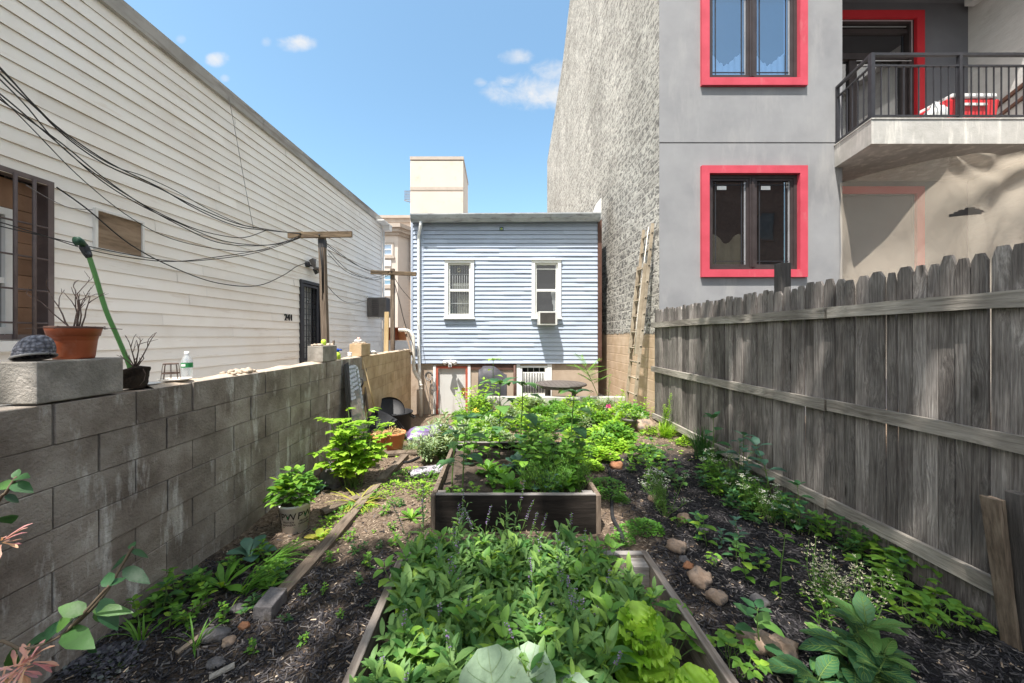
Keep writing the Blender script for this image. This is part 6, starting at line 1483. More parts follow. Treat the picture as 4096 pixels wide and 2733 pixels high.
def T_fern(rr, h=.3, ns=9, sub=11, Ln=.045, mat='l_fern', flower=None, spread=.45, tips=7, tw=.006, head=.04):
    fo, st, fl = MB(), MB(), MB()
    for s in range(ns):
        az = rr.uniform(0, 6.28); pts = stemline((rr.gauss(0, .02), rr.gauss(0, .02), 0), dirv(az, 1.5 - abs(rr.gauss(0, spread))), h * rr.uniform(.6, 1.1), rr, 6, .09); st.tube(pts, .0022, 4)
        for k in range(sub):
            p, d = along(pts, .2 + .8 * k / sub); a = rr.uniform(0, 6.28); dd = dirv(a, rr.uniform(.1, .9)); q = p + dd * Ln * rr.uniform(.5, 1.2); st.tube([p, q], .001, 3, caps=False)
            for j in range(tips):
                x = rr.uniform(.3, 1); pp = p.lerp(q, x); leaf(fo, pp, (dd * .6 + dirv(rr.uniform(0, 6.28), rr.uniform(-.3, .9))), UP, Ln * rr.uniform(.3, .6), tw, STRAP, .3, 0, 1)
        if flower and rr.random() < .8:
            p = pts[-1]
            for j in range(13):
                q = p + dirv(rr.uniform(0, 6.28), rr.uniform(.2, 1.2)) * rr.uniform(.2, 1) * head; st.tube([p, q], .0008, 3, caps=False)
                for k in range(3): leaf(fl, q, dirv(rr.uniform(0, 6.28), .3), UP, .009, .008, ROUND, .2, .1, 1)
    r = {'foliage': (fo, M[mat]), 'stem': (st, M['stem'])}
    if flower: r['flower'] = (fl, M[flower])
    return r
def T_mound(rr, r=.2, h=.15, n=260, Ln=.03, Wd=.018, mat='l_lime', pr=OVATE, segs=2, jag=0, ruf=0):
    fo, st = MB(), MB()
    for k in range(n):
        a = rr.uniform(0, 6.28); q = math.sqrt(rr.random()); hh = h * (1 - q * q * .8) * rr.uniform(.45, 1.05) * (.8 + .3 * noise.noise(V((math.cos(a) * q * 3, math.sin(a) * q * 3, n)))); p = V((math.cos(a) * q * r, math.sin(a) * q * r, hh))
        sz = rr.uniform(.7, 1.3); leaf(fo, p, dirv(a + rr.uniform(-1.2, 1.2), rr.uniform(-.1, .9)), UP, Ln * sz, Wd * sz, pr, rr.uniform(.2, 1), .2, segs, jag, ruf, rr)
        if k % 3 == 0: st.tube([V((p.x * .4, p.y * .4, 0)), V((p.x * .75, p.y * .75, hh * .5)), p], .0015, 3, caps=False)
    return {'foliage': (fo, M[mat]), 'stem': (st, M['stem'])}
def T_grass(rr, n=50, L_=.3, Wd=.008, mat='l_mid', spread=.5, curl=(.4, 1.6), r=.03, flat=0, az0=None):
    fo = MB()
    for k in range(n):
        a = rr.uniform(0, 6.28) if az0 is None else az0 + rr.gauss(0, .55); e = max(.12, 1.45 - abs(rr.gauss(0, spread)) - flat); b = rr.uniform(0, 6.28)
        leaf(fo, V((math.cos(b) * r * rr.random(), math.sin(b) * r * rr.random(), 0)), dirv(a, e), UP, L_ * rr.uniform(.5, 1.1), Wd * rr.uniform(.7, 1.2), STRAP, rr.uniform(*curl), .25, 5)
    return {'foliage': (fo, M[mat])}
def T_plume(rr, h=.4, mat='l_lime', ns=2, r=.06, n=150):
    fo, st = MB(), MB()
    for s in range(ns):
        pts = stemline((rr.gauss(0, .03), rr.gauss(0, .03), 0), dirv(rr.uniform(0, 6.28), 1.45), h * (1 if s == 0 else rr.uniform(.6, .85)), rr, 5, .03); st.tube(pts, .004, 5)
        for k in range(n):
            t = rr.random(); p, d = along(pts, t * .999); a = rr.uniform(0, 6.28); leaf(fo, p, dirv(a, rr.uniform(.2, .9)), UP, r * (1.25 - .75 * t) * rr.uniform(.7, 1.2), .006, STRAP, rr.uniform(-.2, .4), 0, 2)
    return {'foliage': (fo, M[mat]), 'stem': (st, M['stem'])}
def T_rosette(rr, n=16, Ln=.2, Wd=.12, mat='l_lettuce', ruf=.18, el=(.3, 1.3), pr=SPOON, curl=(.3, 1.2), stemh=0, segs=8, cols=3):
    fo, st = MB(), MB()
    if stemh: st.tube([V((0, 0, -.02)), V((0, 0, stemh))], [.014, .009], 7)
    for k in range(n):
        t = k / n; a = k * 2.4 + rr.uniform(-.3, .3); e = el[0] + (el[1] - el[0]) * t; z = stemh * t
        leaf(fo, V((math.cos(a) * .012, math.sin(a) * .012, z)), dirv(a, e), UP, Ln * rr.uniform(.8, 1.1) * (1 - .3 * t), Wd * rr.uniform(.85, 1.1) * (1 - .3 * t), pr, rr.uniform(*curl) * (1 - .4 * t), .12, segs, 0, ruf, rr, cols)
    r = {'foliage': (fo, M[mat])}
    if stemh: r['stem'] = (st, M['stem'])
    return r
def T_lobed(rr, h=.5, ns=16, mat='l_lime', Ln=.075, spread=.5):
    """leaves cut into lobed leaflets on long stalks"""
    fo, st = MB(), MB()
    for s in range(ns):
        az = rr.uniform(0, 6.28); pts = stemline((rr.gauss(0, .04), rr.gauss(0, .04), 0), dirv(az, 1.45 - abs(rr.gauss(0, spread))), h * rr.uniform(.45, 1.05), rr, 6, .06, .02); st.tube(pts, .0032, 4)
        for t in (.4, .55, .7, .85, .99):
            p, d = along(pts, t); a0 = rr.uniform(0, 6.28); dd = dirv(a0, rr.uniform(.0, .5)); q = p + dd * Ln * .9; st.tube([p, q], .0015, 3, caps=False)
            for (f_, da, sz) in ((1, 0, 1.1), (.8, .9, .85), (.8, -.9, .85), (.45, 1.1, .7), (.45, -1.1, .7)):
                a = a0 + da + rr.uniform(-.15, .15); leaf(fo, p.lerp(q, f_), dirv(a, rr.uniform(-.15, .35)), UP, Ln * sz, Ln * .78 * sz, OVATE, rr.uniform(.2, .8), .15, 5, .28)
    return {'foliage': (fo, M[mat]), 'stem': (st, M['stem'])}
def T_sunflower(rr, h=.75, Ln=.27, Wd=.21, lv=7, mat='l_sun', stemr=.008, tipn=6):
    fo, st = MB(), MB(); pts = stemline((0, 0, -.02), dirv(rr.uniform(0, 6.28), 1.53), h, rr, 8, .025); st.tube(pts, [stemr * (1 - .05 * i) for i in range(9)], 7)
    for k in range(lv):
        t = .30 + .62 * k / lv; p, d = along(pts, t); a = k * 2.3 + rr.uniform(-.4, .4); sz = (.65 + .45 * math.sin(t * 3)) * rr.uniform(.85, 1.1); q = p + dirv(a, .55) * .09 * sz; st.tube([p, p.lerp(q, .5) + V((0, 0, .012)), q], .003, 4)
        leaf(fo, q, dirv(a, rr.uniform(-.25, .15)), UP, Ln * sz * .9, Wd * sz * .85, HEART, rr.uniform(.5, 1.1), .10, 7, .07, .025, rr, 2)
    for k in range(tipn):
        a = k * 6.283 / tipn + rr.uniform(-.3, .3); p = pts[-1]; q = p + dirv(a, .5) * .05; st.tube([p, q], .003, 4); leaf(fo, q, dirv(a, rr.uniform(.05, .45)), UP, Ln * rr.uniform(.75, 1.1), Wd * rr.uniform(.7, .95), HEART, rr.uniform(.4, 1.0), .12, 7, .07, .03, rr, 2)
    for k in range(5): leaf(fo, pts[-1], dirv(k * 1.26, 1.1), UP, .06, .03, OVATE, .3, .3, 3)
    return {'foliage': (fo, M[mat]), 'stem': (st, M['stem'])}
def T_frond(rr, h=1.0, n=11, Ln=.38, mat='l_mid'):
    """sapling with feathered fronds"""
    fo, st = MB(), MB(); pts = stemline((0, 0, 0), dirv(2.2, 1.35), h, rr, 6, .05); st.tube(pts, .007, 5)
    for k in range(n):
        p, d = along(pts, .55 + .44 * k / n); a = k * 2.4 + rr.uniform(-.3, .3); q = stemline(p, dirv(a, rr.uniform(.35, .9)), Ln * rr.uniform(.7, 1.1), rr, 6, .05, .055); st.tube(q, .0022, 4)
        for j in range(11):
            pp, dd = along(q, .12 + .87 * j / 10.01)
            for sd in (-1, 1): leaf(fo, pp, dd * .5 + dd.cross(UP) * sd + V((0, 0, .1)), UP, .085, .03, LANCE, .4, .2, 2)
    return {'foliage': (fo, M[mat]), 'stem': (st, M['stem'])}
def T_spindle(rr, h=.35, ns=5, flower='f_cream'):
    fo, st, fl = MB(), MB(), MB()
    for s in range(ns):
        pts = stemline((rr.gauss(0, .03), rr.gauss(0, .03), 0), dirv(rr.uniform(0, 6.28), 1.45 - abs(rr.gauss(0, .25))), h * rr.uniform(.7, 1.1), rr, 7, .10); st.tube(pts, .0025, 4)
        for k in range(7): p, d = along(pts, k / 7.5); leaf(fo, p, dirv(rr.uniform(0, 6.28), .4), UP, .055 * (1.2 - k * .1), .013, LANCE, .8, .2, 3, .2)
        for k in range(8):
            p, d = along(pts, .6 + .39 * k / 8)
            for j in range(4): leaf(fl, p + dirv(k * 1.9, .5) * .02, dirv(k * 1.9 + j * 1.57, .5), UP, .013, .009, ROUND, .1, .1, 1)
    return {'foliage': (fo, M['l_mid']), 'stem': (st, M['stem']), 'flower': (fl, M[flower])}
def T_straw(rr, n=9, h=.14, Ln=.065):
    fo, st = MB(), MB()
    for k in range(n):
        a = rr.uniform(0, 6.28); pts = stemline((rr.gauss(0, .015), rr.gauss(0, .015), 0), dirv(a, rr.uniform(.6, 1.4)), h * rr.uniform(.6, 1.2), rr, 4, .06); st.tube(pts, .0018, 4); p = pts[-1]
        for da in (-1.1, 0, 1.1): leaf(fo, p, dirv(a + da, rr.uniform(-.1, .5)), UP, Ln * rr.uniform(.8, 1.15), Ln * .72, OVATE, rr.uniform(.2, .8), .22, 6, .10, .02, rr, 1)
    return {'foliage': (fo, M['l_straw']), 'stem': (st, M['stem'])}

TEMPL = {}
def place(name, tpl, label, cat, loc, rz=None, sc=1.0, group=None, rr=rng, ztilt=0):
    """first use builds the plant from its parts; later uses copy the thing and each of its parts"""
    rz = rr.uniform(0, 6.28) if rz is None else rz
    key = tpl[0]
    if key not in TEMPL:
        parts = tpl[1](); o = thing(name, label, cat, (0, 0, 0), group)
        for pn_, (mb_, mt) in parts.items():
            if mb_.f: mb_.build(pn_, mt, o)
        TEMPL[key] = o
    else:
        o = copy_tree(TEMPL[key]); o.name = name
        for k_ in ('label', 'group', 'category'):
            if k_ in o: del o[k_]
        tag(o, label, cat, group)
    o.location = loc; o.rotation_euler = (rr.uniform(-.06, .06) + ztilt, rr.uniform(-.06, .06), rz); o.scale = (sc, sc, sc * rr.uniform(.92, 1.08)); return o
def rs(n): return random.Random(n)

# ------------------------------------------------------------------ planting
rng = random.Random(77)
sage = [(f'sage{i}', (lambda i=i: T_sage(rs(100 + i), 5, .25, .125, .042, i == 0))) for i in range(5)]
SG = 'sage plants in the near raised bed'; SL = 'grey-green sage plant with long narrow leaves in the near raised bed'
pts = []
for j in range(13):
    for i in range(11):
        y = 1.02 + j * .100 + rng.uniform(-.035, .035); x = -.40 + i * .108 + rng.uniform(-.04, .04)
        if y < 1.62 and x > .36: continue                 # lettuce and strawberries
        if y < 1.36 and -.26 < x < .36: continue                # collard
        if x > .66 and y < 1.75: continue
        if y > 2.12 and x > .55: continue
        if y > 1.86 and x > .58: continue
        pts.append((x, y))
for k, (x, y) in enumerate(pts):
    place('sage_plant', sage[k % 5], SL, 'sage', (x, y, .21), None, rng.uniform(.72, .98) * (1 if y > 1.1 else .8), SG)
broad_s = ('bigsage', lambda: T_broad(rs(31), .25, 3, .095, .052, 4, OVATE, 'l_straw', .25, True, .02, .04))
for (px, py, y) in ((1195, 1300, 2.0), (1275, 1315, 1.95), (1100, 1290, 2.05), (1330, 1290, 2.1), (1000, 1280, 2.1), (930, 1330, 1.9), (1290, 1345, 1.8), (1050, 1400, 1.7), (980, 1420, 1.6), (1130, 1380, 1.75), (1230, 1400, 1.65), (1340, 1400, 1.6), (1180, 1440, 1.5), (1300, 1450, 1.5), (1390, 1350, 1.85), (1020, 1330, 2.1), (1150, 1330, 2.1), (1090, 1470, 1.45), (1240, 1290, 2.1), (1370, 1300, 2.1)):
    place('broadleaf_plant', broad_s, 'plant with broad oval leaves standing among the sage in the near bed', 'plant', (W(px, py, y).x, y, .22), None, rng.uniform(.8, 1.05), 'broad-leaved plants among the sage')
spike = ('spike', lambda: T_sage(rs(55), 3, .34, .06, .02, True))
for i, (px, y) in enumerate(((1040, 2.18), (1125, 2.16), (1160, 2.2), (1195, 2.18), (960, 2.16), (1250, 1.75), (1325, 1.72), (1330, 1.35), (1310, 1.6), (1010, 2.15), (1080, 2.2))):
    place('flowering_sage', ('spike%d' % (i % 4), (lambda i=i: T_sage(rs(60 + i), 3, .40, .06, .020, True))), 'taller flowering sage with thin purple flower spikes in the near bed', 'sage', ((px - CX) / F * y, y, .21), None, .95 if y > 2 else .8, 'flowering sage in the near bed')
strawb = [('straw%d' % i, (lambda i=i: T_straw(rs(200 + i)))) for i in range(3)]
for k, (x, y) in enumerate(((.40, 1.12), (.55, 1.00), (.33, .98), (.48, .86), (.70, .98), (.62, 1.38), (.42, 1.32), (.30, 1.18), (-.45, .86), (-.36, .98), (-.47, 1.05), (.78, 1.62), (.80, 1.76), (.62, .85))):
    place('strawberry_plant', strawb[k % 3], 'strawberry plant with three-part toothed leaves in the near raised bed', 'strawberry', (x, y, .21), None, rng.uniform(.8, 1.1), 'strawberry plants in the near bed')
let = ('lettuce', lambda: T_rosette(rs(9), 30, .155, .14, 'l_lettuce', .16, (.1, 1.35), [.2, .35, .7, 1, 1.0, .6], (.3, 1.4), .24, 18, 6))
c = W(1478, 1440, 1.36); place('lettuce', let, 'tall bolting frilly green lettuce at the right of the near bed', 'lettuce', (.60, 1.50, .20), 1.0, 1.0)
c = W(1600, 1500, 1.02); place('lettuce', let, 'frilly green lettuce at the bottom edge, by the near bed corner', 'lettuce', (.70, 1.26, .18), 2.7, .9)
# collard with big plain leaves
col = MB(); vn = MB(); rr = rs(5); base = V((.02, 1.16, .12)); stm = MB()
for (a, e, Ln, Wd, cu, roll) in ((1.85, 1.25, .25, .26, .55, -.1), (.55, .85, .27, .20, .7, .3), (1.1, 1.0, .26, .22, .5, .2), (2.9, .5, .2, .17, .8, 0), (4.6, .4, .2, .18, .9, 0), (5.6, .45, .18, .16, .8, 0)):
    q = base + dirv(a, e) * (.19 if e > .8 else .09); stm.tube([base, q], .006, 6); veined_leaf(col, vn, q, dirv(a, e), UP, Ln, Wd, [.5, 1.0, 1.12, 1.02, .8, .3], cu, rr)
ct = thing('collard_plant', 'collard with large smooth grey-green leaves at the bottom of the picture', 'plant', base); col.build('foliage', M['l_collard'], ct); stm.build('stem', M['stem'], ct); vn.build('veins', M['l_pale'], ct)
nt_ = ('nettle', lambda: T_broad(rs(41), .22, 1, .085, .042, 4, OVATE, 'l_straw', .1, True, .015, .10))
place('toothed_seedling', nt_, 'seedling with toothed pointed leaves at the near left corner of the near bed', 'plant', (W(845, 1500, 1.06).x, 1.08, .12), None, 1.1)

# dark bed
sun = [('sunf%d' % i, (lambda i=i: T_sunflower(rs(300 + i), .76, .19, .16))) for i in range(3)]
for k, (px, y, h, lb) in enumerate(((1062, 3.30, .66, 'young sunflower at the near left of the dark bed, the shortest one'), (1146, 4.28, .80, 'left one of the paired tall young sunflowers at the back of the dark bed'), (1191, 4.22, .82, 'right one of the paired tall young sunflowers at the back of the dark bed'), (1311, 4.05, .78, 'young sunflower alone at the right of the dark bed'))):
    place('sunflower', sun[k % 3], lb, 'sunflower', ((px - CX) / F * y, y, .25), (1.0, 2.2, 4.4, .4)[k], h / .76)
place('sunflower', ('sunf9', lambda: T_sunflower(rs(309), 1.2, .15, .11, 7, 'l_lime', .008, 5)), 'tallest sunflower, sunlit pale leaves in front of the covered grill', 'sunflower', ((1128 - CX) / F * 6.6, 6.6, .05), .5, 1.0)
place('sunflower', ('sunf8', lambda: T_sunflower(rs(308), .5, .12, .09, 5)), 'small sunflower seedling at the left edge of the dark bed', 'sunflower', (-.42, 3.45, .25), 1.5, .9)
kale = [('kale%d' % i, (lambda i=i: T_rosette(rs(400 + i), 14, .20, .11, 'l_mid' if i else 'l_blue', .14, (.35, 1.3), [.16, .3, .75, 1, .85, .3], (.5, 1.3), .05, 8, 3))) for i in range(3)]
for k, (px, y) in enumerate(((1255, 3.32), (1300, 3.38), (1330, 3.6), (1275, 3.55), (1120, 3.75), (1150, 3.6), (1185, 3.85), (1130, 3.45), (1235, 4.3), (1260, 4.1), (1210, 4.4), (1170, 3.3))):
    place('kale_plant', kale[k % 3], 'crinkly leafed kale in the dark raised bed', 'kale', ((px - CX) / F * y, y, .25), None, rng.uniform(.65, 1.0) * (.6 if k in (7, 3) else 1), 'kale plants in the dark bed')
fern = [('fern%d' % i, (lambda i=i: T_fern(rs(500 + i), .27, 11, 9, .05, 'l_fern' if i != 1 else 'l_mid', None, .5, 8, .010))) for i in range(3)]
k = 0
for px, y in ((1225, 3.5), (1250, 3.4), (1275, 3.45), (1300, 3.5), (1325, 3.55), (1240, 3.7), (1270, 3.75), (1300, 3.8), (1320, 3.9), (1235, 3.95), (1265, 4.05), (1290, 4.2), (1330, 3.35), (1212, 3.35), (1310, 4.35), (1285, 3.3), (1250, 3.25)):
    place('dill_plant', fern[k % 3], 'dense feathery herb in the right half of the dark bed', 'herb', ((px - CX) / F * y, y, .24), None, rng.uniform(.85, 1.25), 'feathery herbs in the dark bed'); k += 1
mus = ('mustard', lambda: T_broad(rs(71), .38, 2, .11, .085, 5, ROUND, 'l_mid', .15, True, .05, .12, .004, (.3, .9), 5, .03))
for px, y in ((1245, 4.4), (1280, 4.35), (1225, 4.1), (1330, 4.1), (1085, 4.3), (1075, 4.0), (1265, 3.6), (1305, 3.7), (1240, 3.75), (1290, 3.95), (1322, 3.5), (1215, 3.6), (1165, 4.35), (1120, 4.2)):
    place('mustard_plant', mus, 'mustard plant with broad lobed leaves at the back of the dark bed', 'plant', ((px - CX) / F * y, y, .25), None, rng.uniform(.85, 1.1), 'mustard plants in the dark bed')
place('seedling', strawb[0], 'tiny seedling on the bare soil at the front of the dark bed', 'seedling', (-.20, 3.28, .25), None, .6)
place('seedling', strawb[1], 'second tiny seedling on the bare soil of the dark bed, beside the first sunflower', 'seedling', (-.38, 3.2, .25), None, .55)

# potted shrub, leafy bush, things along the block wall
hyd = ('hydrangea', lambda: T_mound(rs(81), .165, .36, 260, .078, .046, 'l_mid', OVATE, 4, .05))
place('potted_shrub', hyd, 'dense leafy green shrub growing in the white nursery pot', 'shrub', wp + V((0, 0, .26)), .3, 1.0)
b0 = G(812, 1118); lob = ('celandine', lambda: T_lobed(rs(83), .70, 38, 'l_lime', .085, .36))
place('leafy_bush', lob, 'sunlit lime green bush of deeply cut leaves by the block wall', 'bush', b0, .6, 1.12)
gr = ('flatgrass', lambda: T_grass(rs(84), 60, .36, .012, 'l_yellow', .35, (.5, 1.5), .07, .75))
place('grass_clump', gr, 'flattened yellow-green strap leaves beside the edging timber in the sun', 'grass clump', G(820, 1160), 0, 1.0)
place('grass_clump', ('flat2', lambda: T_grass(rs(85), 40, .34, .010, 'l_mid', .3, (.5, 1.4), .06, .6, -.4)), 'flopped green grass clump between the white pot and the squared stone', 'grass clump', G(610, 1300), .5, 1.0)
place('grass_clump', ('flat3', lambda: T_grass(rs(86), 34, .30, .010, 'l_mid', .4, (.5, 1.3), .05, .4, .2)), 'bent green grass clump just left of the edging timber in shade', 'grass clump', G(560, 1362), .4, 1.0)
place('grass_tuft', ('tuft1', lambda: T_grass(rs(87), 9, .22, .012, 'l_mid', .4, (.5, 1.5), .02)), 'small tuft of strap leaves among the stones at lower left', 'grass clump', G(450, 1490), .2, .9)
place('grass_tuft', ('tuft1', None), 'thin tuft of grass at the foot of the block wall near the dark sedum', 'grass clump', G(320, 1475), 1.9, 1.0)
ho = ('hosta', lambda: T_rosette(rs(88), 7, .19, .10, 'l_blue', .02, (.75, 1.2), [.14, .2, .6, 1, .9, .1], (.9, 1.6), .02, 7, 2))
place('hosta', ho, 'hosta with flat bluish leaves by the block wall', 'hosta', G(572, 1283), .5, 1.1)
place('hosta', ho, 'small hosta at the foot of the boulder', 'hosta', G(735, 1128), 2.5, .8)
dl = ('dandelion', lambda: T_rosette(rs(89), 12, .20, .05, 'l_mid', .08, (.35, 1.2), [.3, .5, .8, 1, .8, .1], (.3, 1.1), 0, 8, 1))
for lb, px, py, s_ in (('dandelion with upright jagged leaves in the shaded strip left of the timber', 512, 1345, 1.1), ('dandelion-like weed on the bare soil left of the dark bed', 945, 1190, .75), ('small dandelion by the timber in shade', 620, 1352, .5), ('weed rosette at the foot of the hosta', 640, 1310, .6)):
    place('dandelion', dl, lb, 'weed', G(px, py), None, s_)
place('seedling', ('varieg', lambda: T_rosette(rs(90), 6, .13, .085, 'l_yellow', .03, (.2, 1.0), ROUND, (.3, .9), .02, 6, 2)), 'yellow leaf rosette with pink veins at the foot of the white pot', 'plant', G(735, 1235), 1, .9)
sed = ('sedum', lambda: T_mound(rs(91), .16, .05, 120, .035, .028, 'l_purple', ROUND, 3))
for px, py, s_ in ((235, 1515, .6), (285, 1500, .5), (195, 1530, .5), (265, 1540, .55)):
    place('dark_sedum', sed, 'low dark purple sedum in the mulch at lower left', 'sedum', G(px, py), None, s_, 'dark sedum patches')
weed = [('weed%d' % i, (lambda i=i: T_broad(rs(600 + i), .12, 3, .05, .032, 3, OVATE, ('l_mid', 'l_dark', 'l_mid')[i], .4, True, .012, .08))) for i in range(3)]
WG = 'leafy weeds in the shaded strip by the block wall'; k = 0
for px, py, s_ in ((380, 1398, 1.4), (420, 1385, 1.5), (455, 1365, 1.2), (350, 1425, 1.2), (480, 1330, 1.0), (530, 1320, .9), (610, 1340, 1.0), (655, 1330, .9), (470, 1400, 1.0), (440, 1430, .8), (560, 1400, .8), (400, 1440, .9), (600, 1290, 1.0), (540, 1300, .8), (510, 1425, .7), (590, 1330, .7)):
    place('weed', weed[k % 3], 'low leafy green weed in the strip between block wall and timber', 'weed', G(px, py), None, s_, WG); k += 1
WG2 = 'scattered green weeds on the dark mulch'
for px, py, s_ in ((820, 1270, .7), (845, 1305, .8), (800, 1240, .6), (865, 1260, .5), (755, 1290, .6), (905, 1215, .6), (830, 1335, .5), (700, 1370, .5), (780, 1420, .35), (850, 1390, .4), (745, 1360, .4), (905, 1250, .8), (660, 1420, .4), (575, 1500, .5), (880, 1180, .7), (915, 1160, .7), (860, 1150, .8), (690, 1480, .4)):
    place('weed', weed[k % 3], 'small green weed seedling on the mulch between timber and beds', 'weed', G(px, py), None, s_, WG2); k += 1
lw_ = [('lweed%d' % i, (lambda i=i: T_mound(rs(620 + i), .16, .10, 90, .035, .022, ('l_lime', 'l_mid')[i], OVATE, 2))) for i in range(2)]
for px, py, s_ in ((900, 1120, .8), (925, 1100, 1.0), (960, 1125, 1.1), (985, 1140, 1.0), (945, 1085, .8), (975, 1105, 1.1), (880, 1140, .6), (1000, 1100, .8), (850, 1170, .5), (905, 1155, .5), (770, 1205, .9), (800, 1180, .9), (760, 1235, .7)):
    place('ground_weed', lw_[k % 2], 'sunlit clump of small lime green weeds left of the dark bed', 'weed', G(px, py), None, s_, 'sunlit weeds left of the dark bed'); k += 1
# sunlit sage and lavender left of the dark bed
pale = [('pale%d' % i, (lambda i=i: T_sage(rs(640 + i), 15, .42, .11, .034, False))) for i in range(2)]
for t_ in range(2):
    pass
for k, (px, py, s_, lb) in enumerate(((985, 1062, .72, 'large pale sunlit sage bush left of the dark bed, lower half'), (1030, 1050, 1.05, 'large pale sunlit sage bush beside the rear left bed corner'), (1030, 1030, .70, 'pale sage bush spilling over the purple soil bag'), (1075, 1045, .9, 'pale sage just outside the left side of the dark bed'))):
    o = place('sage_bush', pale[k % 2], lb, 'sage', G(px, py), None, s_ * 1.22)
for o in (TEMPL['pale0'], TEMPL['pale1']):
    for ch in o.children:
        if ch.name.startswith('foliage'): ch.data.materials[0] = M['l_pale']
lav = ('lavender', lambda: T_grass(rs(93), 120, .26, .007, 'l_pale', .55, (.1, .9), .06))
place('lavender', lav, 'spiky pale lavender left of the sage bush, sunlit', 'lavender', G(945, 1040), None, 1.0); place('lavender', lav, 'spiky pale lavender above the purple soil bag', 'lavender', (-1.0, 6.1, .05), None, 1.2)

# the sunlit back of the garden
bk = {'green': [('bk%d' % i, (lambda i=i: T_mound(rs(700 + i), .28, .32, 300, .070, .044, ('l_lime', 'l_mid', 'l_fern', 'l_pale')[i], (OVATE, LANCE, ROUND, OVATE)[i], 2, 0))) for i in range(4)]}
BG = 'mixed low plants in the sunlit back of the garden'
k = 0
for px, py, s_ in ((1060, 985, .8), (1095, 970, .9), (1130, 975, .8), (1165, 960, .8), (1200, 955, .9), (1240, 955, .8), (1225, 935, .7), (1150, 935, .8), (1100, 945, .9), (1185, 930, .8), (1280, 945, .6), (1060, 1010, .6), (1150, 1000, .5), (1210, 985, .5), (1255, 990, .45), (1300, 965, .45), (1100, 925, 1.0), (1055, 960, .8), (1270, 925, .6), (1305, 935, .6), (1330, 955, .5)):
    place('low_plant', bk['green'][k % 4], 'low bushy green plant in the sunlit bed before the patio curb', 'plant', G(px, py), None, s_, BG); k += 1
rb2 = rs(501)
for _ in range(74):
    y = rb2.uniform(4.95, 8.15); x = rb2.uniform(-.62, 2.5) if y > 5.6 else rb2.choice([rb2.uniform(-.7, -.15), rb2.uniform(1.1, 2.1)])
    if .0 < x < 1.2 and 4.9 < y < 6.1 and rb2.random() < .8: continue
    place('low_plant', bk['green'][rb2.randrange(4)], 'low bushy green plant in the sunlit bed before the patio curb', 'plant', (x, y, gz(x, y)), None, rb2.uniform(.45, 1.0), BG)
ylw = ('yellowfl', lambda: T_broad(rs(94), .55, 9, .09, .05, 6, OVATE, 'l_lime', .3, True, .02, .05))
place('shrub', ylw, 'leafy sunlit shrub in front of the basement door', 'shrub', ((1085 - CX) / F * 7.0, 7.0, .05), None, 1.0)
place('shrub', ylw, 'leafy sunlit shrub left of the covered grill with pale blossoms', 'shrub', ((1110 - CX) / F * 7.7, 7.7, .08), None, 1.2)
place('shrub', ('pale_shrub', lambda: T_broad(rs(95), .6, 8, .075, .05, 6, OVATE, 'l_pale', .35, True, .02, .05)), 'pale grey-green shrub right of the covered grill', 'shrub', ((1215 - CX) / F * 7.8, 7.8, .08), None, .7)
def flower_head(name, label, c, r, mat, n, L_):
    f = MB(); rr = rs(int(c.x * 1000) % 97 + 3)
    for k in range(n): q = c + dirv(rr.uniform(0, 6.28), rr.uniform(-.3, 1.4)) * r * rr.uniform(.4, 1); leaf(f, q, dirv(rr.uniform(0, 6.28), rr.uniform(.1, .9)), UP, L_, L_ * .8, ROUND, .3, .2, 2)
    t = thing(name, label, 'flower', (c.x, c.y, gz(c.x, c.y))); f.build('petals', M[mat], t); s = MB(); b = V((c.x, c.y, gz(c.x, c.y)))
    for dx in (-.03, 0, .03): s.tube([b, c + V((dx, 0, 0))], .003, 4)
    s.build('stem', M['stem'], t)
flower_head('yellow_flower', 'cluster of yellow flowers in the sunlit shrub by the basement door', W(1092, 948, 6.6), .09, 'f_yellow', 60, .022)
flower_head('yellow_flower', 'smaller cluster of yellow flowers lower in the sunlit shrub', W(1068, 962, 6.5), .06, 'f_yellow', 30, .022)
flower_head('pink_flower', 'bright pink flower cluster near the ladder foot', W(1397, 936, 6.9), .065, 'f_pink', 70, .026)
flower_head('pale_flower', 'pale pink flowers in the shrub left of the grill', W(1082, 905, 7.6), .10, 'f_cream', 30, .03)
mound = ('greenmound', lambda: T_mound(rs(96), .34, .30, 700, .040, .012, 'l_mid', LANCE, 2))
for px, y, s_, lb in ((1345, 7.3, 1.0, 'fine-leaved green mound beside the pink flower, left half'), (1395, 7.5, .95, 'fine-leaved green mound behind the pink flower'), (1270, 7.4, .55, 'fine-leaved mound before the patio curb'), (1430, 7.2, .8, 'fine-leaved mound at the foot of the ladder')):
    place('green_mound', mound, lb, 'plant', ((px - CX) / F * y, y, .12), None, s_)
place('lily', ('lily', lambda: T_plume(rs(97), .75, 'l_mid', 1, .13, 80)), 'upright dark lily stalk rising above the green mound', 'lily', ((1389 - CX) / F * 7.2, 7.2, .1), None, 1)
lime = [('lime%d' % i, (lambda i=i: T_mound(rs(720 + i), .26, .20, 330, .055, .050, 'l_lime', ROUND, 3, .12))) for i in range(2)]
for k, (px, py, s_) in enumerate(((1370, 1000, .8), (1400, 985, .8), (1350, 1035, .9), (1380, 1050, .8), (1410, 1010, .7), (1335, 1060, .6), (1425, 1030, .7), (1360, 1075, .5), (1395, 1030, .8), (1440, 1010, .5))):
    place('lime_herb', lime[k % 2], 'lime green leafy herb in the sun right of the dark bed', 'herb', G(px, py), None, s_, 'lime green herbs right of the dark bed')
place('trough_plant', ('potplant', lambda: T_straw(rs(98), 14, .2, .06)), 'leafy plant growing in the small dark grey pot', 'plant', dp + V((0, 0, .17)), None, 1.1)
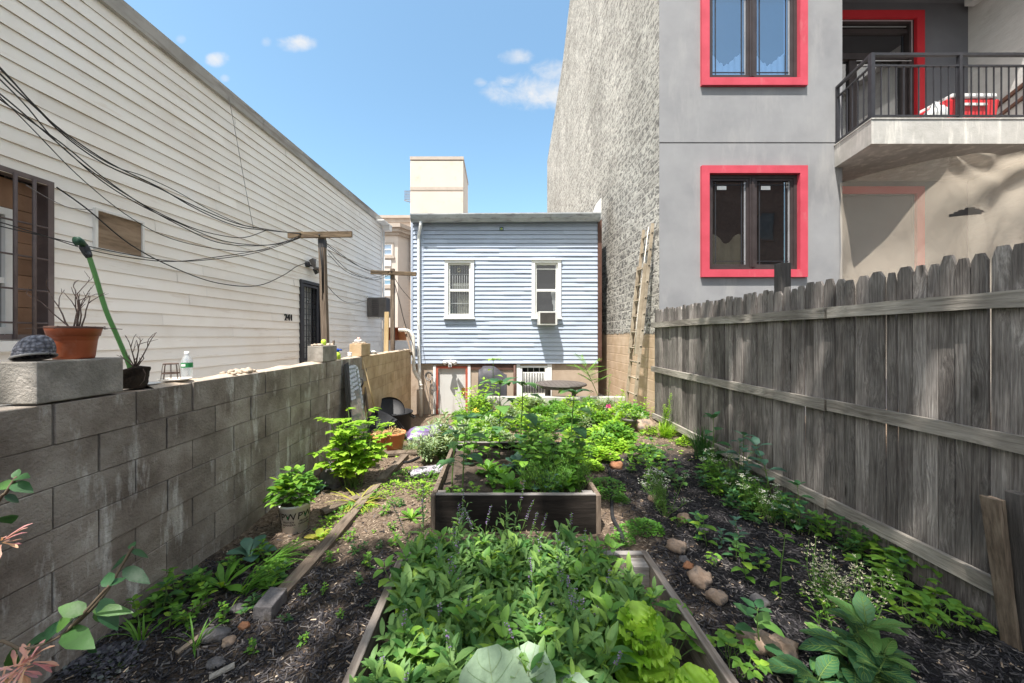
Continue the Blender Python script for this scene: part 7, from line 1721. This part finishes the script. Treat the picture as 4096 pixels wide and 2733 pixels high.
place('bush', ('bushy', lambda: T_plume(rs(99), .42, 'l_lime', 5, .10, 60)), 'fluffy lime green plant just behind the small dark pot', 'plant', ((1440 - CX) / F * 6.7, 6.7, .12), None, 1.0)
place('plume_plant', ('plume', lambda: T_plume(rs(110), .62, 'l_lime', 3, .085, 190)), 'tall feathery lime plant by the far end of the fence', 'plant', ((1523 - CX) / F * 5.75, 5.75, .1), 0, 1.0)
place('grass_mound', ('plumebase', lambda: T_grass(rs(111), 170, .30, .012, 'l_lime', .5, (.2, 1.0), .10)), 'bushy lime grass at the foot of the feathery plant', 'grass clump', ((1530 - CX) / F * 5.65, 5.65, .1), 0, 1.0)
place('low_plant', bk['green'][0], 'low lime plant in the sun under the far fence rail', 'plant', G(1575, 1022), None, .5)
place('vine', ylw, 'leafy green vine at the base of the tan wall behind the ladder', 'vine', (2.6, 7.6, .05), None, .75)
place('vine', ylw, 'leafy green shoots between the ladder and the fence end', 'vine', (2.72, 6.72, .1), None, .7)
place('sapling', ('sapling', lambda: T_frond(rs(112), 1.0, 13, .46, 'l_mid')), 'thin sapling with feathery fronds before the tan wall, left of the ladder', 'sapling', (2.25, 7.75, .1), .2, 1.0)
# vine stems lying in front of the back planting
f = MB(); rr = rs(12)
for k in range(60):
    p = V((rr.uniform(-.3, 1.0), rr.uniform(4.8, 5.7), .06)); d = V((rr.gauss(0, 1), rr.gauss(0, .4), 0)).normalized() * rr.uniform(.08, .25); p.z = gz(p.x, p.y) + .01
    f.tube([p - d, p + V((0, 0, rr.uniform(.01, .05))), p + d], .004, 4)
for k in range(14):
    a = rr.uniform(0, 6.28); c = V((-.10, 5.1, .03)); f.tube([c + V((.32 * math.cos(a + t * .3) * rr.uniform(.85, 1.1), .15 * math.sin(a + t * .3), .04 + .05 * rr.random())) for t in range(7)], .006, 4)
one(f, 'dry_stems', M['straw'], (0, 5.2, .02), 'tangle of dry brown stems on the sunlit soil behind the dark bed', 'stems')

# along the fence and on the black mulch
iris = ('iris', lambda: T_grass(rs(120), 150, .42, .010, 'l_dark', .30, (.05, .5), .10))
place('iris_clump', iris, 'dense dark green iris-like clump against the fence', 'grass clump', ((1612 - CX) / F * 4.75, 4.75, .08), None, 1.0)
place('iris_clump', iris, 'smaller dark green blade clump beside the larger one at the fence', 'grass clump', ((1648 - CX) / F * 4.6, 4.6, .06), None, .7)
jer = [('jer%d' % i, (lambda i=i: T_broad(rs(800 + i), .5, 1, .12, .075, 5, OVATE, 'l_blue' if i else 'l_sun', .1, True, .03, .08, .005, (.3, .9), 5))) for i in range(3)]
for k, (px, py, h, lb) in enumerate(((1630, 1095, 1.3, 'tall broad-leaved stalk behind the dark iris clump at the fence'), (1715, 1130, 1.15, 'tall stalk with flat broad leaves against the fence, left one of two'), (1775, 1165, 1.25, 'tall stalk with flat broad leaves against the fence, right one of two'), (1830, 1225, .8, 'shorter broad-leaved stalk where the lowest fence rail has its gap'), (1690, 1125, 1.0, 'broad-leaved stalk in the middle of the weeds at the fence'))):
    place('broadleaf_stalk', jer[k % 3], lb, 'plant', G(px, py), None, h)
FG = 'weedy plants along the foot of the fence'
wf_ = [('fw%d' % i, (lambda i=i: T_broad(rs(820 + i), .26, 4, .07, .045, 5, OVATE, ('l_dark', 'l_mid', 'l_sun')[i], .35, True, .02, .08))) for i in range(3)]; k = 0
for px, py, s_ in ((1610, 1090, 1.0), (1640, 1110, 1.1), (1660, 1130, 1.1), (1690, 1150, 1.1), (1720, 1160, 1.0), (1735, 1150, 1.1), (1760, 1180, 1.0), (1790, 1190, .9), (1815, 1215, .9), (1850, 1225, .9), (1880, 1240, .8), (1670, 1160, .8), (1700, 1175, .8), (1640, 1140, .8), (1620, 1120, .8), (1935, 1270, .8), (1990, 1290, .8), (2030, 1310, .8), (1960, 1262, .8)):
    place('fence_weed', wf_[k % 3], 'bushy green weed at the foot of the fence', 'weed', G(px, py), None, s_, FG); k += 1
ff = [('ff%d' % i, (lambda i=i: T_fern(rs(840 + i), .34, 12, 9, .05, 'l_fern', 'f_white' if i else None, .4, 6, .007))) for i in range(2)]
for k, (px, py, s_) in enumerate(((1680, 1140, 1.1), (1720, 1170, 1.1), (1745, 1185, 1.0), (1650, 1110, 1.1), (1700, 1110, 1.2), (1770, 1200, .9))):
    place('feathery_weed', ff[k % 2], 'fine feathery plant in the weeds at the foot of the fence', 'plant', G(px, py), None, s_, 'feathery plants at the fence')
cor = ('coriander', lambda: T_fern(rs(850), .36, 15, 10, .05, 'l_fern', 'f_white', .3, 7, .006, .05))
place('coriander', cor, 'coriander bush with white flower heads, right of the soaker hose', 'herb', G(1530, 1185), None, 1.05); place('coriander', cor, 'second coriander with white flowers, merging into the first on its left', 'herb', G(1510, 1165), None, .8)
par = ('parsley', lambda: T_mound(rs(851), .18, .10, 260, .028, .022, 'l_fern', OVATE, 2, .2))
for lb, px, py, s_ in (('low mound of parsley below the coriander bush', 1480, 1215, .8), ('bright parsley mound left of the coriander by the hose', 1490, 1212, .6), ('thyme-like mound beside the dark bed corner in shade', 1395, 1120, 1.0), ('small mound of parsley along the dark bed', 1400, 1140, .8), ('low green mound right of the soaker hose', 1440, 1220, .55), ('low green mound where the hose bends', 1430, 1240, .5), ('small clump beside the hose in shade', 1425, 1150, .5)):
    place('parsley', par, lb, 'herb', G(px, py), None, s_)
tom = [('tom%d' % i, (lambda i=i: T_broad(rs(860 + i), .30, 2, .09, .065, 4, ROUND, ('l_mid', 'l_dark')[i], .25, True, .03, .12, .004, (.3, .9), 5, .02))) for i in range(2)]
TGp = 'leafy seedlings on the black mulch'
for k, (px, py, s_) in enumerate(((1450, 1060, .9), (1480, 1075, .9), (1505, 1090, .9), (1520, 1060, .9), (1470, 1035, 1.0), (1540, 1100, .8), (1445, 1085, .6), (1560, 1120, .7), (1490, 1110, .6))):
    place('leafy_seedling', tom[k % 2], 'broad-leaved dark green seedling at the sunny edge of the black mulch', 'seedling', G(px, py), None, s_, TGp)
sd = [('sd%d' % i, (lambda i=i: T_broad(rs(870 + i), .20, 1, .085, .055, 4, OVATE, ('l_sun', 'l_mid', 'l_blue')[i], .2, True, .02, .08, .004, (.3, .9), 4))) for i in range(3)]
for k, (px, py, s_, lb) in enumerate(((1600, 1235, .9, 'drooping seedling beside the pale stone chip'), (1628, 1255, 1.0, 'leafy seedling right of the near bed on black mulch'), (1700, 1255, .9, 'whorled seedling on the black mulch below the coriander'), (1690, 1290, .9, 'seedling above the tall sunflower seedling'), (1712, 1330, 1.0, 'seedling with pale top leaves left of the tall seedling'), (1660, 1260, .6, 'tiny seedling between two leafier ones on black mulch'), (1740, 1300, .6, 'small seedling right of the tall sunflower seedling'), (1760, 1310, .5, 'smallest seedling near the tall sunflower seedling'))):
    place('seedling', sd[k % 3], lb, 'seedling', G(px, py), None, s_)
place('sunflower_seedling', ('seed_sun', lambda: T_broad(rs(880), .36, 1, .10, .05, 3, OVATE, 'l_mid', .06, True, .02, .05, .006, (.3, .8), 5)), 'tall single-stemmed sunflower seedling on the black mulch', 'sunflower', G(1795, 1365), .4, .9)
big = ('bigleaf', lambda: T_broad(rs(881), .30, 5, .185, .095, 4, OVATE, 'l_sun', .45, True, .03, .03, .006, (.4, 1.0), 7))
o = place('bigleaf_plant', big, 'lush dark plant with big pointed leaves at lower right', 'plant', G(1890, 1520), .7, 1.0)
place('bigleaf_plant', ('bigleaf2', lambda: T_broad(rs(883), .28, 3, .16, .085, 4, OVATE, 'l_sun', .5, True, .03, .03, .006, (.4, 1.0), 7)), 'big-leaved plant at the bottom edge, merging with the lush dark one', 'plant', G(1950, 1590), 2.0, 1.0)
place('bigleaf_plant', sd[0], 'young seedling on the flat tan stone left of the lush plant', 'seedling', G(1740, 1500), 2.0, 1.2)
sp_ = [('spin%d' % i, (lambda i=i: T_spindle(rs(890 + i), .36, 6))) for i in range(2)]
for k, (px, py, s_) in enumerate(((1890, 1380, 1.0), (1930, 1400, .95), (1985, 1420, 1.0), (1960, 1440, .9), (1870, 1350, .8), (1900, 1440, .9))):
    place('cress_plant', sp_[k % 2], 'spindly bolting cress with cream flowers at lower right', 'plant', G(px, py), None, s_, 'bolting cress plants')
sw = ('strawweed', lambda: T_straw(rs(900), 8, .12, .05))
for k, (px, py, s_) in enumerate(((2060, 1340, 1.4), (2085, 1370, 1.2), (2110, 1400, 1.2), (2150, 1420, 1.1), (2040, 1385, 1.0), (2120, 1345, 1.6), (2180, 1440, .9), (2000, 1340, 1.2), (2090, 1430, 1.0), (2060, 1300, 1.4), (1680, 1520, 1.0), (1700, 1560, 1.0), (2230, 1450, .8), (2140, 1450, .9), (1640, 1300, .6), (1560, 1210, .6))):
    place('ground_weed', sw, 'small three-leafed weed on the black mulch near the fence', 'weed', G(px, py), None, s_, 'three-leafed weeds near the fence')
# branch of the honeysuckle shrub at the left edge
hs_ = thing('honeysuckle_shrub', 'honeysuckle branch with pink and yellow flowers reaching in at the left edge', 'shrub', (-1.62, .85, 0)); st = MB(); fo = MB(); fl = MB(); rr = rs(6)
yb0 = .95
m1 = smooth([V((-1.62, .85, 0)), V((-1.5, .9, .5)), W(-40, 1495, yb0), W(60, 1490, yb0), W(150, 1452, .98), W(235, 1370, 1.02), W(278, 1300, 1.05), W(305, 1255, 1.06)]); m2 = smooth([W(150, 1452, .98), W(195, 1405, .97), W(250, 1345, .96)]); m3 = smooth([V((-1.62, .85, 0)), V((-1.55, .9, .6)), W(-30, 1200, yb0), W(15, 1130, yb0), W(38, 1095, yb0)])
for m_ in (m1, m2, m3): st.tube(m_, .004, 5)
def lf(px, py, y, tx, ty, Ln, Wd, cu=.4, pr=OVATE): a = W(px, py, y); b = W(tx, ty, y + rr.uniform(-.05, .06)); leaf(fo, a, b - a, V((0, -.5, .8)), (b - a).length, Wd, pr, cu, .15, 6, .04)
for q in ((305, 1258, 1.06, 300, 1240, 0, .02), (300, 1265, 1.06, 348, 1275, 0, .025), (298, 1275, 1.06, 240, 1310, 0, .03), (285, 1305, 1.05, 340, 1335, 0, .035), (150, 1450, .98, 205, 1480, 0, .05), (205, 1480, .98, 215, 1498, 0, .02), (140, 1440, .98, 40, 1500, 0, .06), (125, 1455, .98, 30, 1478, 0, .03), (195, 1405, .97, 130, 1390, 0, .04), (200, 1400, .97, 145, 1425, 0, .03), (235, 1375, 1.0, 265, 1450, 0, .042), (250, 1345, .96, 290, 1320, 0, .03), (250, 1345, .96, 245, 1310, 0, .03), (215, 1400, .99, 300, 1400, 0, .03), (130, 1445, .98, 170, 1405, 0, .045), (20, 1500, .95, 35, 1525, 0, .04), (38, 1097, .95, 60, 1090, 0, .025), (36, 1097, .95, 40, 1075, 0, .02), (25, 1120, .95, -15, 1100, 0, .03), (30, 1110, .95, 70, 1125, 0, .03), (-10, 1190, .95, 30, 1195, 0, .06), (10, 1140, .95, 50, 1150, 0, .03), (235, 1380, 1.0, 205, 1425, 0, .03)): lf(q[0], q[1], q[2], q[3], q[4], 0, q[6])
for (px, py, n) in ((35, 1540, 26), (65, 1520, 18), (5, 1560, 16), (2, 1245, 16)):
    c = W(px, py, .93)
    for k in range(n): d = dirv(rr.uniform(0, 6.28), rr.uniform(-.6, .8)); leaf(fl, c + d * .01, d, UP, rr.uniform(.03, .055), .010, [.4, .35, .4, .7, 1, .3], rr.uniform(-.5, 1), .3, 4)
st.build('stem', M['stem_brown'], hs_); fo.build('foliage', M['l_honey'], hs_); fl.build('flower', M['f_honey'], hs_)

# ------------------------------------------------------------------ loose ground stuff
def scatter(name, label, cat, mat, n, area, ln, wd, dens, seed):
    rr = random.Random(seed); vs, fs = [], []; k = 0; tries = 0
    while k < n and tries < n * 6:
        tries += 1; x, y = area(rr)
        if rr.random() > dens(x, y): continue
        if -.60 < x < .94 and .58 < y < 2.28 or -.56 < x < .88 and 3.06 < y < 4.63: continue
        z = gz(x, y) + rr.uniform(-.002, .010); L_ = rr.uniform(*ln); w = rr.uniform(*wd); d = dirv(rr.uniform(0, 6.28), rr.gauss(0, .22)); s = d.cross(UP).normalized(); n_ = s.cross(d); s = s * math.cos(.3) + n_ * rr.gauss(0, .4); c = V((x, y, z)); b = len(vs); r = V((0, 0, w * .45))
        vs += [c - d * L_ - s * w, c - d * L_ * rr.uniform(.8, 1) + r, c - d * L_ * .8 + s * w, c + d * L_ - s * w * .6, c + d * L_ * .9 + r, c + d * L_ * .85 + s * w * .7]
        fs += [(b, b + 1, b + 4, b + 3), (b + 1, b + 2, b + 5, b + 4)]; k += 1
    f = MB(); f.v = vs; f.f = fs; f.m = [0] * len(fs); f.s = [False] * len(fs)
    tag(f.build(name, M[mat]), label, cat, kind='stuff')
def near(rr): t = rr.random() ** 1.6; return (rr.uniform(-2.13, 2.8), .9 + 3.9 * t)
scatter('bark_mulch', 'dark shredded bark mulch covering the ground', 'mulch', 'chips_dark', 42000, near, (.008, .034), (.002, .0055), lambda x, y: 1.0 if (y < 2.75 + .3 * noise.noise(V((x * 2, y * 2, 0)))) else (.95 if x > 1.2 + .25 * noise.noise(V((x, y * 2, 4))) and y < 5.2 else .08), 31)
scatter('dry_debris', 'pale dry bits of leaf and straw strewn over the soil', 'debris', 'chips_tan', 8500, lambda rr: (rr.uniform(-2.1, 2.7), 1.2 + 5.6 * rr.random() ** 1.2), (.006, .022), (.0018, .006), lambda x, y: (.22 if x > 1.25 and y < 5 else (.30 if y < 2.6 else 1.0)), 32)
# small green seedlings everywhere: ground cover
f = MB(); rr = rs(33)
for k in range(1500):
    x, y = rr.uniform(-2.1, 2.75), 1.3 + 6.5 * rr.random() ** .9
    if -.60 < x < .94 and y < 2.28 or -.56 < x < .88 and 3.06 < y < 4.63: continue
    q = noise.noise(V((x * 1.3, y * 1.3, 5)))
    wgt = .12 + (.9 if y > 4.7 and x > -.6 else 0) + (.35 if x < -1.35 else 0) + (.25 if x > 2.2 else 0)
    if rr.random() > wgt * (.6 + q): continue
    p = V((x, y, gz(x, y)))
    for j in range(rr.randint(3, 7)): a = rr.uniform(0, 6.28); leaf(f, p + dirv(a, .8) * .008, dirv(a, rr.uniform(.1, .9)), UP, rr.uniform(.015, .04), rr.uniform(.010, .022), OVATE, .5, .2, 2, mi=0 if y > 4.6 or rr.random() < .35 else 1)
tag(f.build('ground_cover', [M['l_lime'], M['l_mid']]), 'tiny green seedlings and ground cover scattered over the soil', 'ground cover', kind='stuff')

# ------------------------------------------------------------------ the tree behind the viewpoint that shades the near half of the yard
edge = [(-6, 1.6), (-4, 2.3), (-2.3, 3.1), (-1.95, 3.1), (-1.65, 2.95), (-1.2, 2.75), (-.75, 3.05), (-.35, 3.2), (.0, 3.9), (.5, 4.55), (1.4, 4.60), (2.2, 4.85), (2.8, 5.15), (3.4, 5.85), (5, 6.3), (7, 6.6)]
def ey(x):
    for (a, p), (b, q) in zip(edge, edge[1:]):
        if a <= x <= b: return p + (q - p) * (x - a) / (b - a)
    return 1
tr = thing('shade_tree', 'broad leafy tree behind the viewpoint shading the near beds', 'tree', (-1.2, -4.8, 0)); f = MB(); rr = rs(44); k = 0; kx, ky = -SUN.x / SUN.z, -SUN.y / SUN.z; tips = []
while k < 2800:
    sx, sy = rr.uniform(-4.6, 6.0), rr.uniform(.2, 6.6); e = ey(sx) + .16 * noise.noise(V((sx * 2.2, sy * 2.2, 0))) + .07 * noise.noise(V((sx * 7, sy * 7, 2)))
    if sy > e: continue
    if noise.noise(V((sx * 2.6, sy * 2.6, 8))) > .50 and rr.random() < .8: continue
    z = rr.uniform(10.0, 14.0); x, y = sx - kx * z, sy - ky * z
    if y > 0 and z - CAMZ < .98 * y + .25: continue
    a = rr.uniform(0, 6.28); leaf(f, (x, y, z), dirv(a, rr.uniform(-.5, .3)), UP, rr.uniform(.22, .34), rr.uniform(.15, .22), OVATE, .5, .15, 2); k += 1
    if k % 60 == 0: tips.append(V((x, y, z)))
f.build('crown', M['l_tree'], tr)
f = MB(); t0 = V((-1.2, -4.8, 0)); t1 = V((-1.7, -4.0, 7.2)); f.tube([t0, V((-1.3, -4.7, 3.0)), t1], [.34, .27, .2], 10)
for p in tips: m_ = t1.lerp(p, .5) + V((0, 0, .25)); f.tube([t1, m_, p], [.05, .028, .008], 5)
f.build('trunk', M['stem_brown'], tr)
